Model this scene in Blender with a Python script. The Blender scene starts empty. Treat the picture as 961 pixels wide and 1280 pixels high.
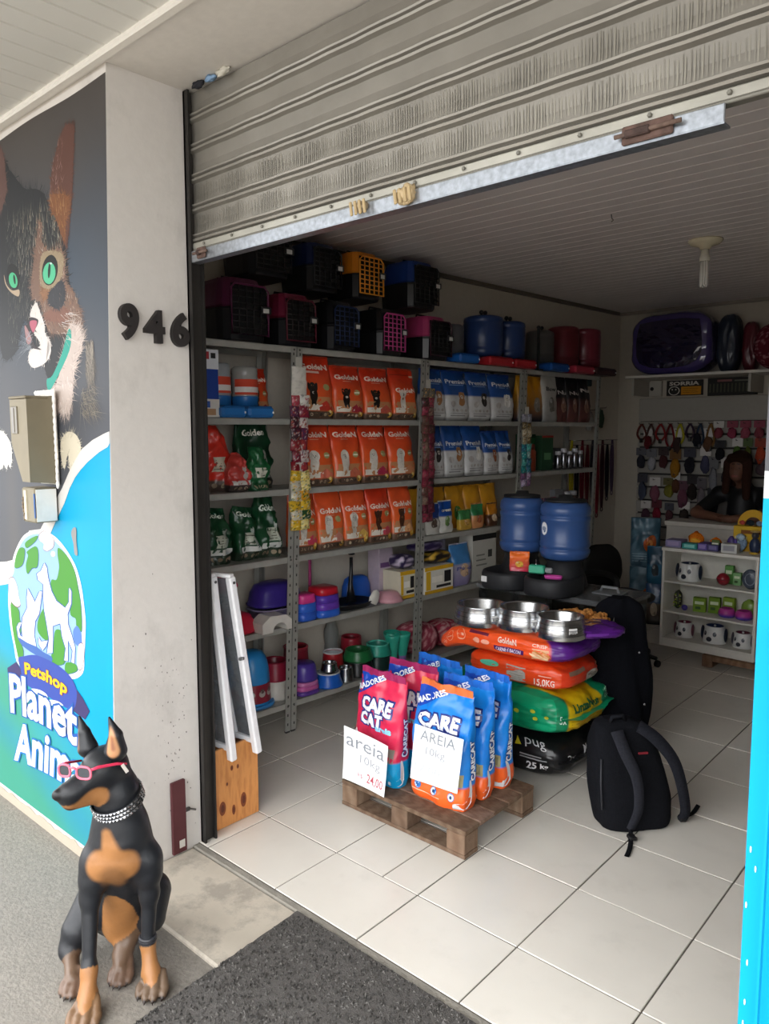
import bpy, bmesh, math, random
import numpy as np
from mathutils import Vector, Matrix, Euler, noise
random.seed(7)
PI = math.pi
C = bpy.context.scene.collection
S = bpy.context.scene
# ------------------------------------------------ camera
cam_d = bpy.data.cameras.new('camera'); cam = bpy.data.objects.new('camera', cam_d); C.objects.link(cam)
YAW, PITCH, ROLL, FPX = 0.728545, 0.10707, 0.002536, 936.14
fw = Vector((-math.sin(YAW)*math.cos(PITCH), math.cos(YAW)*math.cos(PITCH), -math.sin(PITCH)))
rt = Vector((math.cos(YAW), math.sin(YAW), 0)); dn = fw.cross(rt)
rt2 = math.cos(ROLL)*rt + math.sin(ROLL)*dn; dn2 = -math.sin(ROLL)*rt + math.cos(ROLL)*dn
cam.matrix_world = Matrix(((rt2.x, -dn2.x, -fw.x, 0), (rt2.y, -dn2.y, -fw.y, 0), (rt2.z, -dn2.z, -fw.z, 1.6), (0, 0, 0, 1)))
cam_d.sensor_fit = 'VERTICAL'; cam_d.sensor_height = 36; cam_d.lens = 36*FPX/1280
cam_d.clip_start = .05; cam_d.clip_end = 300
S.camera = cam
# ------------------------------------------------ sky, light, exposure
w = bpy.data.worlds.new('sky'); S.world = w; w.use_nodes = True
nt = w.node_tree; bg = nt.nodes['Background']
tc = nt.nodes.new('ShaderNodeTexCoord'); sx = nt.nodes.new('ShaderNodeSeparateXYZ'); cr_ = nt.nodes.new('ShaderNodeValToRGB')
nt.links.new(tc.outputs['Generated'], sx.inputs[0]); nt.links.new(sx.outputs['Z'], cr_.inputs[0]); nt.links.new(cr_.outputs[0], bg.inputs[0])
cr_.color_ramp.elements[0].color = (.335, .338, .345, 1); cr_.color_ramp.elements[1].color = (.985, .99, 1.0, 1)   # overcast: zenith three times the horizon
bg.inputs[1].default_value = 5.2
S.view_settings.view_transform = 'Standard'; S.view_settings.look = 'None'; S.view_settings.gamma = 1
S.view_settings.exposure = 1.06
S.view_settings.use_curve_mapping = False
S.cycles.use_denoising = True
S.cycles.max_bounces = 10; S.cycles.diffuse_bounces = 6; S.cycles.transmission_bounces = 8; S.cycles.transparent_max_bounces = 12
S.cycles.caustics_reflective = False; S.cycles.caustics_refractive = False
S.cycles.sample_clamp_indirect = 8
def portal(loc, rot, sx, sy):
    l = bpy.data.lights.new('sky_portal', 'AREA'); l.shape = 'RECTANGLE'; l.size = sx; l.size_y = sy; l.cycles.is_portal = True
    o = bpy.data.objects.new('sky_portal', l); C.objects.link(o); o.location = loc; o.rotation_euler = rot; return o
portal((-1.35, 1.3, 1.3), (-PI/2, 0, 0), 2.1, 2.7)
# ------------------------------------------------ colours and materials
def lin(c):
    return tuple((x/12.92 if x <= .04045 else ((x+.055)/1.055)**2.4) for x in c)
def hx(h):
    if isinstance(h, str): return lin(tuple(int(h[i:i+2], 16)/255 for i in (0, 2, 4)))
    return tuple(h)
def mixc(a, b, t):
    a = hx(a); b = hx(b); return tuple(a[i]*(1-t)+b[i]*t for i in range(3))
MATS = {}
def mat(name, rough=.5, metal=0., trans=0., alpha=1., nscale=30., namt=.08, bump=0., bscale=60., spec=.5, emit=0., ior=1.45, coat=0., col=None, kind=None):
    """one node material: the mesh's own colour attribute, broken up with noise"""
    if name in MATS: return MATS[name]
    m = bpy.data.materials.new(name); m.use_nodes = True; n = m.node_tree.nodes; l = m.node_tree.links
    b = n['Principled BSDF']
    if col is None:
        a = n.new('ShaderNodeAttribute'); a.attribute_name = 'Col'; src = a.outputs['Color']
    else:
        a = n.new('ShaderNodeRGB'); a.outputs[0].default_value = (*hx(col), 1); src = a.outputs[0]
    tcn = n.new('ShaderNodeTexCoord')
    nz = n.new('ShaderNodeTexNoise'); nz.inputs['Scale'].default_value = nscale; nz.inputs['Detail'].default_value = 5
    l.new(tcn.outputs['Object'], nz.inputs['Vector'])
    mr = n.new('ShaderNodeMapRange'); mr.inputs['To Min'].default_value = 1-namt; mr.inputs['To Max'].default_value = 1+namt
    mr.inputs['From Min'].default_value = .3; mr.inputs['From Max'].default_value = .7
    l.new(nz.outputs[0], mr.inputs[0])
    vm = n.new('ShaderNodeVectorMath'); vm.operation = 'SCALE'; l.new(src, vm.inputs[0]); l.new(mr.outputs[0], vm.inputs['Scale'])
    l.new(vm.outputs[0], b.inputs['Base Color'])
    b.inputs['Roughness'].default_value = rough; b.inputs['Metallic'].default_value = metal
    b.inputs['Transmission Weight'].default_value = trans; b.inputs['Alpha'].default_value = alpha
    b.inputs['IOR'].default_value = ior; b.inputs['Specular IOR Level'].default_value = spec; b.inputs['Coat Weight'].default_value = coat
    if emit: l.new(vm.outputs[0], b.inputs['Emission Color']); b.inputs['Emission Strength'].default_value = emit
    if bump:
        bn = n.new('ShaderNodeTexNoise'); bn.inputs['Scale'].default_value = bscale; bn.inputs['Detail'].default_value = 4
        l.new(tcn.outputs['Object'], bn.inputs['Vector'])
        bp = n.new('ShaderNodeBump'); bp.inputs['Strength'].default_value = bump; bp.inputs['Distance'].default_value = .01
        l.new(bn.outputs[0], bp.inputs['Height']); l.new(bp.outputs[0], b.inputs['Normal'])
    if kind: kind(n, l, b, src, vm, tcn)
    MATS[name] = m; return m
def dirt(scale, amt, dark, lo=.45, hi=.62, stretch=(1, 1, 1)):
    """patches of grime with a shape of their own"""
    def f(n, l, b, src, vm, tcn):
        mp = n.new('ShaderNodeMapping'); mp.inputs['Scale'].default_value = stretch; l.new(tcn.outputs['Object'], mp.inputs[0])
        z = n.new('ShaderNodeTexNoise'); z.inputs['Scale'].default_value = scale; z.inputs['Detail'].default_value = 9; z.inputs['Roughness'].default_value = .68
        l.new(mp.outputs[0], z.inputs['Vector'])
        r = n.new('ShaderNodeMapRange'); r.inputs['From Min'].default_value = lo; r.inputs['From Max'].default_value = hi
        r.inputs['To Min'].default_value = 0; r.inputs['To Max'].default_value = amt; l.new(z.outputs[0], r.inputs[0])
        mx = n.new('ShaderNodeMix'); mx.data_type = 'RGBA'; l.new(r.outputs[0], mx.inputs[0]); l.new(vm.outputs[0], mx.inputs[6]); mx.inputs[7].default_value = (*hx(dark), 1)
        l.new(mx.outputs[2], b.inputs['Base Color'])
    return f
def woodk(n, l, b, src, vm, tcn):
    wv = n.new('ShaderNodeTexWave'); wv.inputs['Scale'].default_value = 6; wv.inputs['Distortion'].default_value = 7; wv.inputs['Detail'].default_value = 3; wv.inputs['Detail Scale'].default_value = 1.2
    mp = n.new('ShaderNodeMapping'); mp.inputs['Scale'].default_value = (1, 5, 1); l.new(tcn.outputs['Object'], mp.inputs[0]); l.new(mp.outputs[0], wv.inputs[0])
    mx = n.new('ShaderNodeMix'); mx.data_type = 'RGBA'; mx.blend_type = 'MULTIPLY'
    r = n.new('ShaderNodeMapRange'); r.inputs['To Max'].default_value = .45; l.new(wv.outputs[1], r.inputs[0]); l.new(r.outputs[0], mx.inputs[0])
    l.new(vm.outputs[0], mx.inputs[6]); mx.inputs[7].default_value = (.45, .3, .2, 1); l.new(mx.outputs[2], b.inputs['Base Color'])
FILM = mat('printed_film', .33, namt=.06, bump=.12, bscale=25, coat=.15)
PAPER = mat('paper', .8, namt=.03)
PLAST = mat('plastic', .32, namt=.04)
MATTE = mat('matte_plastic', .6, namt=.08)
CLOTH = mat('fabric', .95, namt=.2, nscale=120, bump=.3, bscale=400, spec=.1)
FUR = mat('painted_resin', .42, namt=.12, nscale=18, bump=.15, bscale=40)
STEEL = mat('painted_steel', .45, metal=.3, namt=.1, nscale=15)
CHROME = mat('aluminium', .24, metal=1., namt=.1, nscale=9, bump=.03)
GALV = mat('galvanised_steel', .34, metal=.85, namt=.22, nscale=70)
SHUT = mat('shutter_steel', .42, metal=.45, namt=.1, nscale=5, kind=dirt(4, .35, '77746c', .5, .75, (1, 1, 3)))
CLEAR = mat('clear_plastic', .06, trans=1., namt=.01, ior=1.2)
LIDM = mat('clear_lid', .12, trans=.85, namt=.03, ior=1.15)
HAZY = mat('frosted_plastic', .3, trans=.75, namt=.03, ior=1.2)
PLASTER = mat('plaster', .85, namt=.02, bump=.12, bscale=30, kind=dirt(4.5, .38, '97938d', .54, .74, (1, 1, .6)))
WHITEP = mat('white_paint', .7, namt=.03, bump=.05)
CONC = mat('concrete', .9, namt=.14, nscale=14, bump=.5, bscale=70, kind=dirt(9, .4, '77756f', .42, .7))
GROUND = mat('asphalt_ground', .95, namt=.16, nscale=70, bump=.35, bscale=90, kind=dirt(5, .5, '7a756e', .42, .7))
TILE = mat('ceramic_tile', .26, namt=.03, nscale=5, kind=dirt(6, .14, '9b958a', .55, .75))
GROUT = mat('grout', .9, namt=.2)
PVC = mat('pvc_panel', .42, namt=.03, nscale=3)
WOOD = mat('pallet_wood', .85, namt=.15, nscale=20, bump=.3, bscale=50, kind=woodk)
PINE = mat('pine_board', .5, namt=.08, nscale=6, kind=woodk)
SKIN = mat('skin', .55, namt=.04)
VINYL = mat('mural_vinyl', .5, spec=.15, namt=.03, nscale=4)
RUBBER = mat('mat_loops', .95, namt=.22, nscale=260, bump=.7, bscale=330)
BULB = mat('lamp_glass', .3, namt=.01)
GLASSC = mat('glass_pane', .12, trans=.6, namt=.05, ior=1.3)
# ------------------------------------------------ mesh builder
class MB:
    def __init__(s): s.v = []; s.f = []; s.c = []; s.m = []; s.s = []; s.T = Matrix.Identity(4)
    def add(s, vs, fs, col, m=0, smooth=False):
        o = len(s.v); T = s.T
        s.v += [tuple(T @ Vector(p)) for p in vs]
        percol = isinstance(col, list)
        c1 = None if percol else hx(col)
        for i, f in enumerate(fs):
            s.f.append([o+k for k in f]); s.m.append(m); s.s.append(smooth)
            s.c.append([col[k] for k in f] if percol else c1)
    def box(s, x0, y0, z0, x1, y1, z1, col, m=0, bev=0.):
        if x0 > x1: x0, x1 = x1, x0
        if y0 > y1: y0, y1 = y1, y0
        if z0 > z1: z0, z1 = z1, z0
        b = min(bev, (x1-x0)*.45, (y1-y0)*.45, (z1-z0)*.45)
        if b <= 0:
            s.add([(x0, y0, z0), (x1, y0, z0), (x1, y1, z0), (x0, y1, z0), (x0, y0, z1), (x1, y0, z1), (x1, y1, z1), (x0, y1, z1)],
                  [(0, 3, 2, 1), (4, 5, 6, 7), (0, 1, 5, 4), (1, 2, 6, 5), (2, 3, 7, 6), (3, 0, 4, 7)], col, m); return
        X = (x0, x1); Y = (y0, y1); Z = (z0, z1); vs = []; ix = {}
        for i in (0, 1):
            for j in (0, 1):
                for k in (0, 1):
                    sx = b if i == 0 else -b; sy = b if j == 0 else -b; sz = b if k == 0 else -b
                    for a, p in enumerate(((X[i], Y[j]+sy, Z[k]+sz), (X[i]+sx, Y[j], Z[k]+sz), (X[i]+sx, Y[j]+sy, Z[k]))):
                        ix[(i, j, k, a)] = len(vs); vs.append(p)
        cx = Vector(((x0+x1)/2, (y0+y1)/2, (z0+z1)/2)); fs = []
        def q(*k):
            ff = [ix[t] for t in k]; p = [Vector(vs[t]) for t in ff]; n = (p[1]-p[0]).cross(p[2]-p[0])
            if n.dot(sum(p, Vector())/len(p)-cx) < 0: ff.reverse()
            fs.append(ff)
        for i in (0, 1):
            q((i, 0, 0, 0), (i, 1, 0, 0), (i, 1, 1, 0), (i, 0, 1, 0)); q((0, i, 0, 1), (1, i, 0, 1), (1, i, 1, 1), (0, i, 1, 1)); q((0, 0, i, 2), (1, 0, i, 2), (1, 1, i, 2), (0, 1, i, 2))
        for i in (0, 1):
            for j in (0, 1):
                q((i, j, 0, 0), (i, j, 1, 0), (i, j, 1, 1), (i, j, 0, 1)); q((i, 0, j, 0), (i, 1, j, 0), (i, 1, j, 2), (i, 0, j, 2)); q((0, i, j, 1), (1, i, j, 1), (1, i, j, 2), (0, i, j, 2))
                for k in (0, 1): q((i, j, k, 0), (i, j, k, 1), (i, j, k, 2))
        s.add(vs, fs, col, m)
    def bar(s, a, b, wx, wy, col, m=0, up=(0, 0, 1), bev=0.):
        a = Vector(a); b = Vector(b); d = b-a; L = d.length; d.normalize(); u = Vector(up)
        if abs(d.dot(u)) > .98: u = Vector((0, 1, 0))
        x = u.cross(d).normalized(); y = d.cross(x)
        T0 = s.T; s.T = T0 @ Matrix(((x.x, y.x, d.x, a.x), (x.y, y.y, d.y, a.y), (x.z, y.z, d.z, a.z), (0, 0, 0, 1)))
        s.box(-wx/2, -wy/2, 0, wx/2, wy/2, L, col, m, bev); s.T = T0
    def grid(s, P, nu, nv, col, m=0, smooth=True, closeu=False):
        """P[i][j] i<nu, j<nv ; col constant or col[i][j]"""
        vs = [P[i][j] for i in range(nu) for j in range(nv)]
        fs = []
        for i in range(nu if closeu else nu-1):
            for j in range(nv-1):
                a = i*nv+j; b = ((i+1) % nu)*nv+j; fs.append((a, b, b+1, a+1))
        cl = [col[i][j] for i in range(nu) for j in range(nv)] if isinstance(col, list) else col
        s.add(vs, fs, cl, m, smooth)
    def lathe(s, prof, n=24, col='808080', m=0, c=(0, 0, 0), sx=1, sy=1, smooth=True, cols=None, power=2):
        """prof [(r,z)] bottom->top on the outside; rings with r=0 close it"""
        vs = []; cl = []
        for k, (r, z) in enumerate(prof):
            for i in range(n):
                a = 2*PI*i/n; ca, sa = math.cos(a), math.sin(a)
                if power != 2:
                    q = (abs(ca)**power+abs(sa)**power)**(-1/power); ca *= q; sa *= q
                vs.append((c[0]+r*sx*ca, c[1]+r*sy*sa, c[2]+z)); cl.append(hx(cols[k]) if cols else None)
        fs = []
        for k in range(len(prof)-1):
            for i in range(n): j = (i+1) % n; fs.append((k*n+i, k*n+j, (k+1)*n+j, (k+1)*n+i))
        s.add(vs, fs, cl if cols else col, m, smooth)
    def sphere(s, c, r, col, m=0, n=14, k=9, sx=1, sy=1, sz=1):
        s.lathe([(r*math.sin(PI*i/k), -r*sz*math.cos(PI*i/k)) for i in range(k+1)], n, col, m, c, sx, sy)
    def cyl(s, c, r, h, col, m=0, n=20, bev=.002, r2=None):
        r2 = r if r2 is None else r2; e = min(bev, h*.3)
        s.lathe([(0, 0), (r-e, 0), (r, e), (r2, h-e), (r2-e, h), (0, h)], n, col, m, c, smooth=False)
    def tube(s, pts, r, n=8, col='808080', m=0, closed=False, sq=1.):
        pts = [Vector(p) for p in pts]; N = len(pts); rs = r if isinstance(r, (list, tuple)) else [r]*N
        rings = []; prev = None
        for i, p in enumerate(pts):
            a = pts[(i-1) % N] if (closed or i > 0) else p; b = pts[(i+1) % N] if (closed or i < N-1) else p
            d = (b-a).normalized() if (b-a).length > 1e-9 else Vector((0, 0, 1))
            if prev is None: u = Vector((0, 0, 1)) if abs(d.z) < .9 else Vector((1, 0, 0))
            else: u = prev
            x = (u-d*u.dot(d)).normalized(); y = d.cross(x); prev = x
            rings.append([tuple(p+(x*math.cos(2*PI*k/n)+y*math.sin(2*PI*k/n)*sq)*rs[i]) for k in range(n)])
        vs = [q for R in rings for q in R]; fs = []
        for i in range(N if closed else N-1):
            j = (i+1) % N
            for k in range(n): l = (k+1) % n; fs.append((i*n+k, i*n+l, j*n+l, j*n+k))
        if not closed: fs += [list(range(n))[::-1], [(N-1)*n+k for k in range(n)]]
        s.add(vs, fs, col, m, True)
    def torus(s, c, R, r, col, m=0, n=28, k=8, sx=1, sy=1, sz=1):
        s.tube([(c[0]+R*sx*math.cos(2*PI*i/n), c[1]+R*sy*math.sin(2*PI*i/n), c[2]) for i in range(n)], r, k, col, m, True)
    def prism(s, pts, z0, z1, col, m=0):
        n = len(pts); s.add([(x, y, z0) for x, y in pts]+[(x, y, z1) for x, y in pts],
                            [list(range(n))[::-1], list(range(n, 2*n))]+[(i, (i+1) % n, n+(i+1) % n, n+i) for i in range(n)], col, m)
    def flat(s, pts, fn, col, m=0):
        """pts 2D -> fn(x,y)->3D"""
        s.add([fn(x, y) for x, y in pts], [list(range(len(pts)))], col, m)
    def text(s, string, x0, y0, x1, y1, fn, col, m=0, bold=.02, wmap=None, extr=0.):
        V, F = glyphs(string, bold)
        P = [(x0+(x1-x0)*a, y0+(y1-y0)*b) for a, b in V]
        s.add([fn(a, b) for a, b in P], F, col, m)
    def build(s, name, mats, parent=None, loc=None, rot=None):
        me = bpy.data.meshes.new(name); me.from_pydata(s.v, [], s.f)
        ca = me.color_attributes.new('Col', 'FLOAT_COLOR', 'CORNER')
        buf = []
        for f, c in zip(s.f, s.c):
            if isinstance(c, list):
                for q in c: buf += (q[0], q[1], q[2], 1.)
            else: buf += (c[0], c[1], c[2], 1.)*len(f)
        ca.data.foreach_set('color', np.array(buf, dtype=np.float32))
        for q in (mats if isinstance(mats, (list, tuple)) else [mats]): me.materials.append(q)
        me.polygons.foreach_set('material_index', s.m); me.polygons.foreach_set('use_smooth', s.s)
        me.update()
        o = bpy.data.objects.new(name, me); C.objects.link(o)
        if parent: o.parent = parent
        if loc is not None: o.location = loc
        if rot is not None: o.rotation_euler = rot if isinstance(rot, (tuple, list, Euler)) else (0, 0, rot)
        return o
_g = {}
def glyphs(string, bold=.02, res=2):
    k = (string, bold, res)
    if k in _g: return _g[k]
    cu = bpy.data.curves.new('t', 'FONT'); cu.body = string; cu.size = 1; cu.offset = bold; cu.resolution_u = res
    ob = bpy.data.objects.new('t', cu); C.objects.link(ob)
    bpy.context.view_layer.update()
    me = bpy.data.meshes.new_from_object(ob.evaluated_get(bpy.context.evaluated_depsgraph_get()))
    v = np.array([x.co[:2] for x in me.vertices]); f = [list(p.vertices) for p in me.polygons]
    # face the +z side
    lo = v.min(0); hi = v.max(0); v = (v-lo)/(hi-lo+1e-9)
    bpy.data.objects.remove(ob); bpy.data.curves.remove(cu); bpy.data.meshes.remove(me)
    if res == 2:      # split long triangles so that the print can follow a curved surface
        bm = bmesh.new(); q = [bm.verts.new((p[0]*len(string)*1.2, p[1]*1.6, 0)) for p in v]
        for a in f:
            try: bm.faces.new([q[i] for i in a])
            except ValueError: pass
        bmesh.ops.triangulate(bm, faces=bm.faces[:])
        for _ in range(3):
            e = [x for x in bm.edges if x.calc_length() > .42]
            if not e: break
            bmesh.ops.subdivide_edges(bm, edges=e, cuts=1); bmesh.ops.triangulate(bm, faces=[x for x in bm.faces if len(x.verts) > 3])
        bm.verts.index_update(); v = np.array([(x.co.x/len(string)/1.2, x.co.y/1.6) for x in bm.verts]); f = [[y.index for y in x.verts] for x in bm.faces]; bm.free()
    _g[k] = (v.tolist(), f); return _g[k]
def crv(p, k=4, closed=True):
    """catmull-rom through 2D or 3D points"""
    n = len(p); o = []
    rng = range(n) if closed else range(n-1)
    for i in rng:
        P = [p[(i+d) % n] if closed else p[min(max(i+d, 0), n-1)] for d in (-1, 0, 1, 2)]
        for j in range(k):
            t = j/k
            o.append(tuple(.5*(2*b+(c-a)*t+(2*a-5*b+4*c-d)*t*t+(3*b-a-3*c+d)*t**3) for a, b, c, d in zip(*P)))
    if not closed: o.append(tuple(p[-1]))
    return o
def fine(P, mx=.13):
    bm = bmesh.new(); f = bm.faces.new([bm.verts.new((a, b, 0)) for a, b in P]); bmesh.ops.triangulate(bm, faces=[f])
    for _ in range(4):
        e = [x for x in bm.edges if x.calc_length() > mx]
        if not e: break
        bmesh.ops.subdivide_edges(bm, edges=e, cuts=1); bmesh.ops.triangulate(bm, faces=[x for x in bm.faces if len(x.verts) > 3])
    bm.verts.index_update(); r = [(x.co.x, x.co.y) for x in bm.verts], [[y.index for y in x.verts] for x in bm.faces]; bm.free(); return r
def ell(cx, cy, rx, ry, n=16, t=0):
    return [(cx+rx*math.cos(a)*math.cos(t)-ry*math.sin(a)*math.sin(t), cy+rx*math.cos(a)*math.sin(t)+ry*math.sin(a)*math.cos(t)) for a in [2*PI*i/n for i in range(n)]]
def tag(o, label=None, cat=None, group=None, kind=None):
    if label: o['label'] = label
    if cat: o['category'] = cat
    if group: o['group'] = group
    if kind: o['kind'] = kind
    return o
def thing(name, label, cat, loc=(0, 0, 0), rot=0, group=None):
    o = bpy.data.objects.new(name, None); o.empty_display_size = .05; C.objects.link(o); o.location = loc
    o.rotation_euler = rot if isinstance(rot, (tuple, list, Euler)) else (0, 0, rot)
    return tag(o, label, cat, group)
def struct(name, mb, m, parent=None, label=None):
    o = mb.build(name, m, parent); o['kind'] = 'structure'
    if label: o['label'] = label
    return o
def dup(o, loc, rot, label=None, group=None):
    r = o.copy(); C.objects.link(r); r.location = loc; r.rotation_euler = rot if isinstance(rot, (tuple, list, Euler)) else (0, 0, rot)
    if label: r['label'] = label
    if group: r['group'] = group
    for ch in list(o.children):
        c = ch.copy(); C.objects.link(c); c.parent = r
        for g in list(ch.children): d = g.copy(); C.objects.link(d); d.parent = c
    return r
# ================================================ THE SETTING
# floor: grout bed with single tiles
TS, TX, TY = .39897, -1.1458, 1.898
mb = MB(); mb.box(-3.5, 1.59, -.06, 1.3, 6.9, -.004, '5d5852')
floor = struct('floor', mb, GROUT, label='pale ceramic tiled shop floor')
xs = [TX+i*TS for i in range(-6, 7)]; ys = [1.592]+[TY+j*TS for j in range(0, 13)]
for i in range(len(xs)-1):
    for j in range(len(ys)-1):
        x0, x1, y0, y1 = max(xs[i], -3.45), min(xs[i+1], 1.25), ys[j], min(ys[j+1], 6.85)
        cuts = [(x0, x1)]
        if i == 4 and j == 1: cuts = [(x0, x0+.235), (x0+.235, x1)]
        for a, b in cuts:
            g = .0026; dz = random.uniform(-.0012, .0006); sh = random.uniform(-.012, .012)
            mb = MB(); mb.box(a+g, y0+g, -.006, b-g, y1-g, dz, tuple(q*(1+sh) for q in hx('dfdad0')), 0, .0015); mb.build('tile', TILE, floor)
# threshold strip and sill slab
mb = MB(); mb.box(-2.40, 1.563, -.08, .4, 1.592, -.002, '8f8a80', 0, .004); struct('trim_1', mb, CONC, label='worn cement edge under the shutter line')
mb = MB(); mb.box(-2.40, 1.232, -.08, .4, 1.563, -.008, 'c0b7a8', 0, .006); struct('trim_2', mb, mat('sill_slab', .6, namt=.1, nscale=7, kind=dirt(7, .6, '7f7a72', .47, .62)), label='stained pale stone sill at the shop entrance')
mb = MB(); mb.box(-12, -14, -.3, 12, 1.3, -.022, '7f7a72'); struct('floor_outside', mb, GROUND, label='grey rough sidewalk in front of the shop')
# facade wall with mural (slightly battered), reveal and lintel
def wy(z): return 1.25+.025*z
mb = MB(); zt = 2.795
V = [(-6, wy(-.1), -.1), (-2.415, wy(-.1), -.1), (-2.385, wy(zt), zt), (-6, wy(zt), zt), (-2.400, 1.665, -.1), (-2.378, 1.665, zt), (-3.9, 1.665, -.1), (-3.9, 1.665, zt), (-6, 1.665, -.1), (-6, 1.665, zt)]
mb.add(V, [(0, 1, 2, 3), (1, 4, 5, 2), (4, 8, 9, 5), (8, 0, 3, 9), (3, 2, 5, 9), (0, 8, 4, 1)], 'cfcac4')
wall_front = struct('wall_front', mb, PLASTER, label='off-white plaster wall and door reveal, grimy near the ground')
mb = MB()
mb.add([(-.325, 1.25, -.1), (.1, 1.25, -.1), (.1, 1.66, -.1), (-.325, 1.62, -.1), (-.345, 1.30, 2.795), (.1, 1.30, 2.795), (.1, 1.66, 2.795), (-.345, 1.62, 2.795)],
       [(0, 1, 5, 4), (1, 2, 6, 5), (2, 3, 7, 6), (3, 0, 4, 7), (0, 3, 2, 1), (4, 5, 6, 7)], 'cfcac4')
mb.box(.1, 1.25, -.1, 6, 1.66, 2.795, 'cfcac4')
wall_right_front = struct('wall_front_right', mb, PLASTER, label='painted wall end on the right of the opening')
# painted print on the right wall end
mb = MB()
def rp(x, z): return (x-.0069*z-.0005, 1.2475+.0172*z+.0005, z)
for z0, z1, c in ((0, 1.494, '109cc8'), (1.494, 1.537, 'c4c6c8'), (1.537, 2.78, '56565a')):
    mb.add([rp(-.3262, z0), rp(0.1, z0), rp(.1, z1), rp(-.3262, z1)], [(0, 1, 2, 3)], c)
mb.add([(rp(-.3262, 0)[0], 1.249, 0), (rp(-.3262, 1.494)[0], 1.2745, 1.494), (rp(-.3262, 1.494)[0], 1.33, 1.494), (rp(-.3262, 0)[0], 1.32, 0)], [(0, 1, 2, 3)], '109cc8')
mb.box(-.300, 1.236, 0, -.296, 1.25, 1.3, '1295bf')
for k in range(14):
    z = random.uniform(0.1, 1.1); x = -.322+random.uniform(0, .012)
    mb.T = Matrix.Translation((0, -.0015, 0)); mb.flat(ell(x, z, .0015, .006, 7), lambda a, b: rp(a, b), 'd8e6ea'); mb.T = Matrix.Identity(4)
tag(mb.build('painted_panel', VINYL), 'bright cyan mural print with white band on right wall end', 'mural')
# lintel soffit (outside part) and beam over the opening
mb = MB(); mb.box(-6, 1.285, 2.795, 6, 1.70, 3.2, 'd2cdc6'); struct('trim_3', mb, WHITEP, label='smooth white soffit above the shutter')
mb = MB(); mb.bar((-6, 1.288, 2.797), (6, 1.288, 2.797), .035, .03, 'd8d3ca', 0, bev=.006); struct('trim_4', mb, WHITEP)
# outside awning ceiling of pvc planks along Y
mb = MB(); mb.box(-7, -.7, 2.83, 7, 1.285, 3.0, '9a9892'); ceil_out = struct('ceiling_outside', mb, WHITEP, label='white panelled awning ceiling over the sidewalk')
for i in range(-36, 12):
    x = -2.345+i*.1+1.0
    if x < -5.5 or x > 1.4: continue
    mb = MB(); mb.box(x-.0485, -.7, 2.80, x+.0485, 1.283, 2.83, 'cfcdc6', 0, .004); mb.build('plank', PVC, ceil_out)
# inner walls
RA = math.atan(.0655)
def wl(y): return -3.20+.0655*(y-4.27)
mb = MB(); mb.add([(wl(1.6), 1.6, -.05), (wl(6.7), 6.7, -.05), (wl(6.7), 6.7, 2.8), (wl(1.6), 1.6, 2.8), (wl(1.6)-.15, 1.6, -.05), (wl(6.7)-.15, 6.7, -.05), (wl(6.7)-.15, 6.7, 2.8), (wl(1.6)-.15, 1.6, 2.8)],
                  [(3, 2, 1, 0), (4, 5, 6, 7), (0, 1, 5, 4), (2, 3, 7, 6), (0, 4, 7, 3), (1, 2, 6, 5)], 'c9c2b4')
struct('wall_left', mb, WHITEP, label='cream plaster side wall behind the shelf racks')
mb = MB(); mb.box(-3.2, 6.66, -.05, 1.5, 6.8, 2.8, 'b0a89a'); struct('wall_back', mb, WHITEP, label='cream back wall of the shop')
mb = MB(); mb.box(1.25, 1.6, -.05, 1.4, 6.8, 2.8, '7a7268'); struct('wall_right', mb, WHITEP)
mb = MB(); mb.box(-.33, 1.66, -.05, 1.4, 1.72, 2.8, 'b9b2a6'); struct('wall_inner', mb, WHITEP)
mb = MB(); mb.box(-3.5, 1.70, 2.68, 1.4, 6.8, 2.8, '6f675f'); ceiling = struct('ceiling', mb, PVC, label='inner ceiling of narrow pale panels')
y = 1.70
while y < 6.65:
    mb = MB(); mb.box(-3.45, y+.0015, 2.668, 1.25, y+.0985, 2.681, 'e4dedd', 0, .003); mb.build('plank', PVC, ceiling); y += .1
mb = MB(); mb.bar((wl(1.7)+.012, 1.7, 2.655), (wl(6.6)+.012, 6.6, 2.655), .022, .03, '6a6258'); struct('trim_5', mb, PVC)
mb = MB(); mb.box(-3.05, 6.635, 2.64, 1.2, 6.66, 2.668, '8a8278'); struct('trim_6', mb, PVC)
mb = MB(); mb.box(-3.4, 1.675, 2.66, 1.4, 1.70, 3.1, '6f675f'); struct('trim_7', mb, WHITEP)
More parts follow.
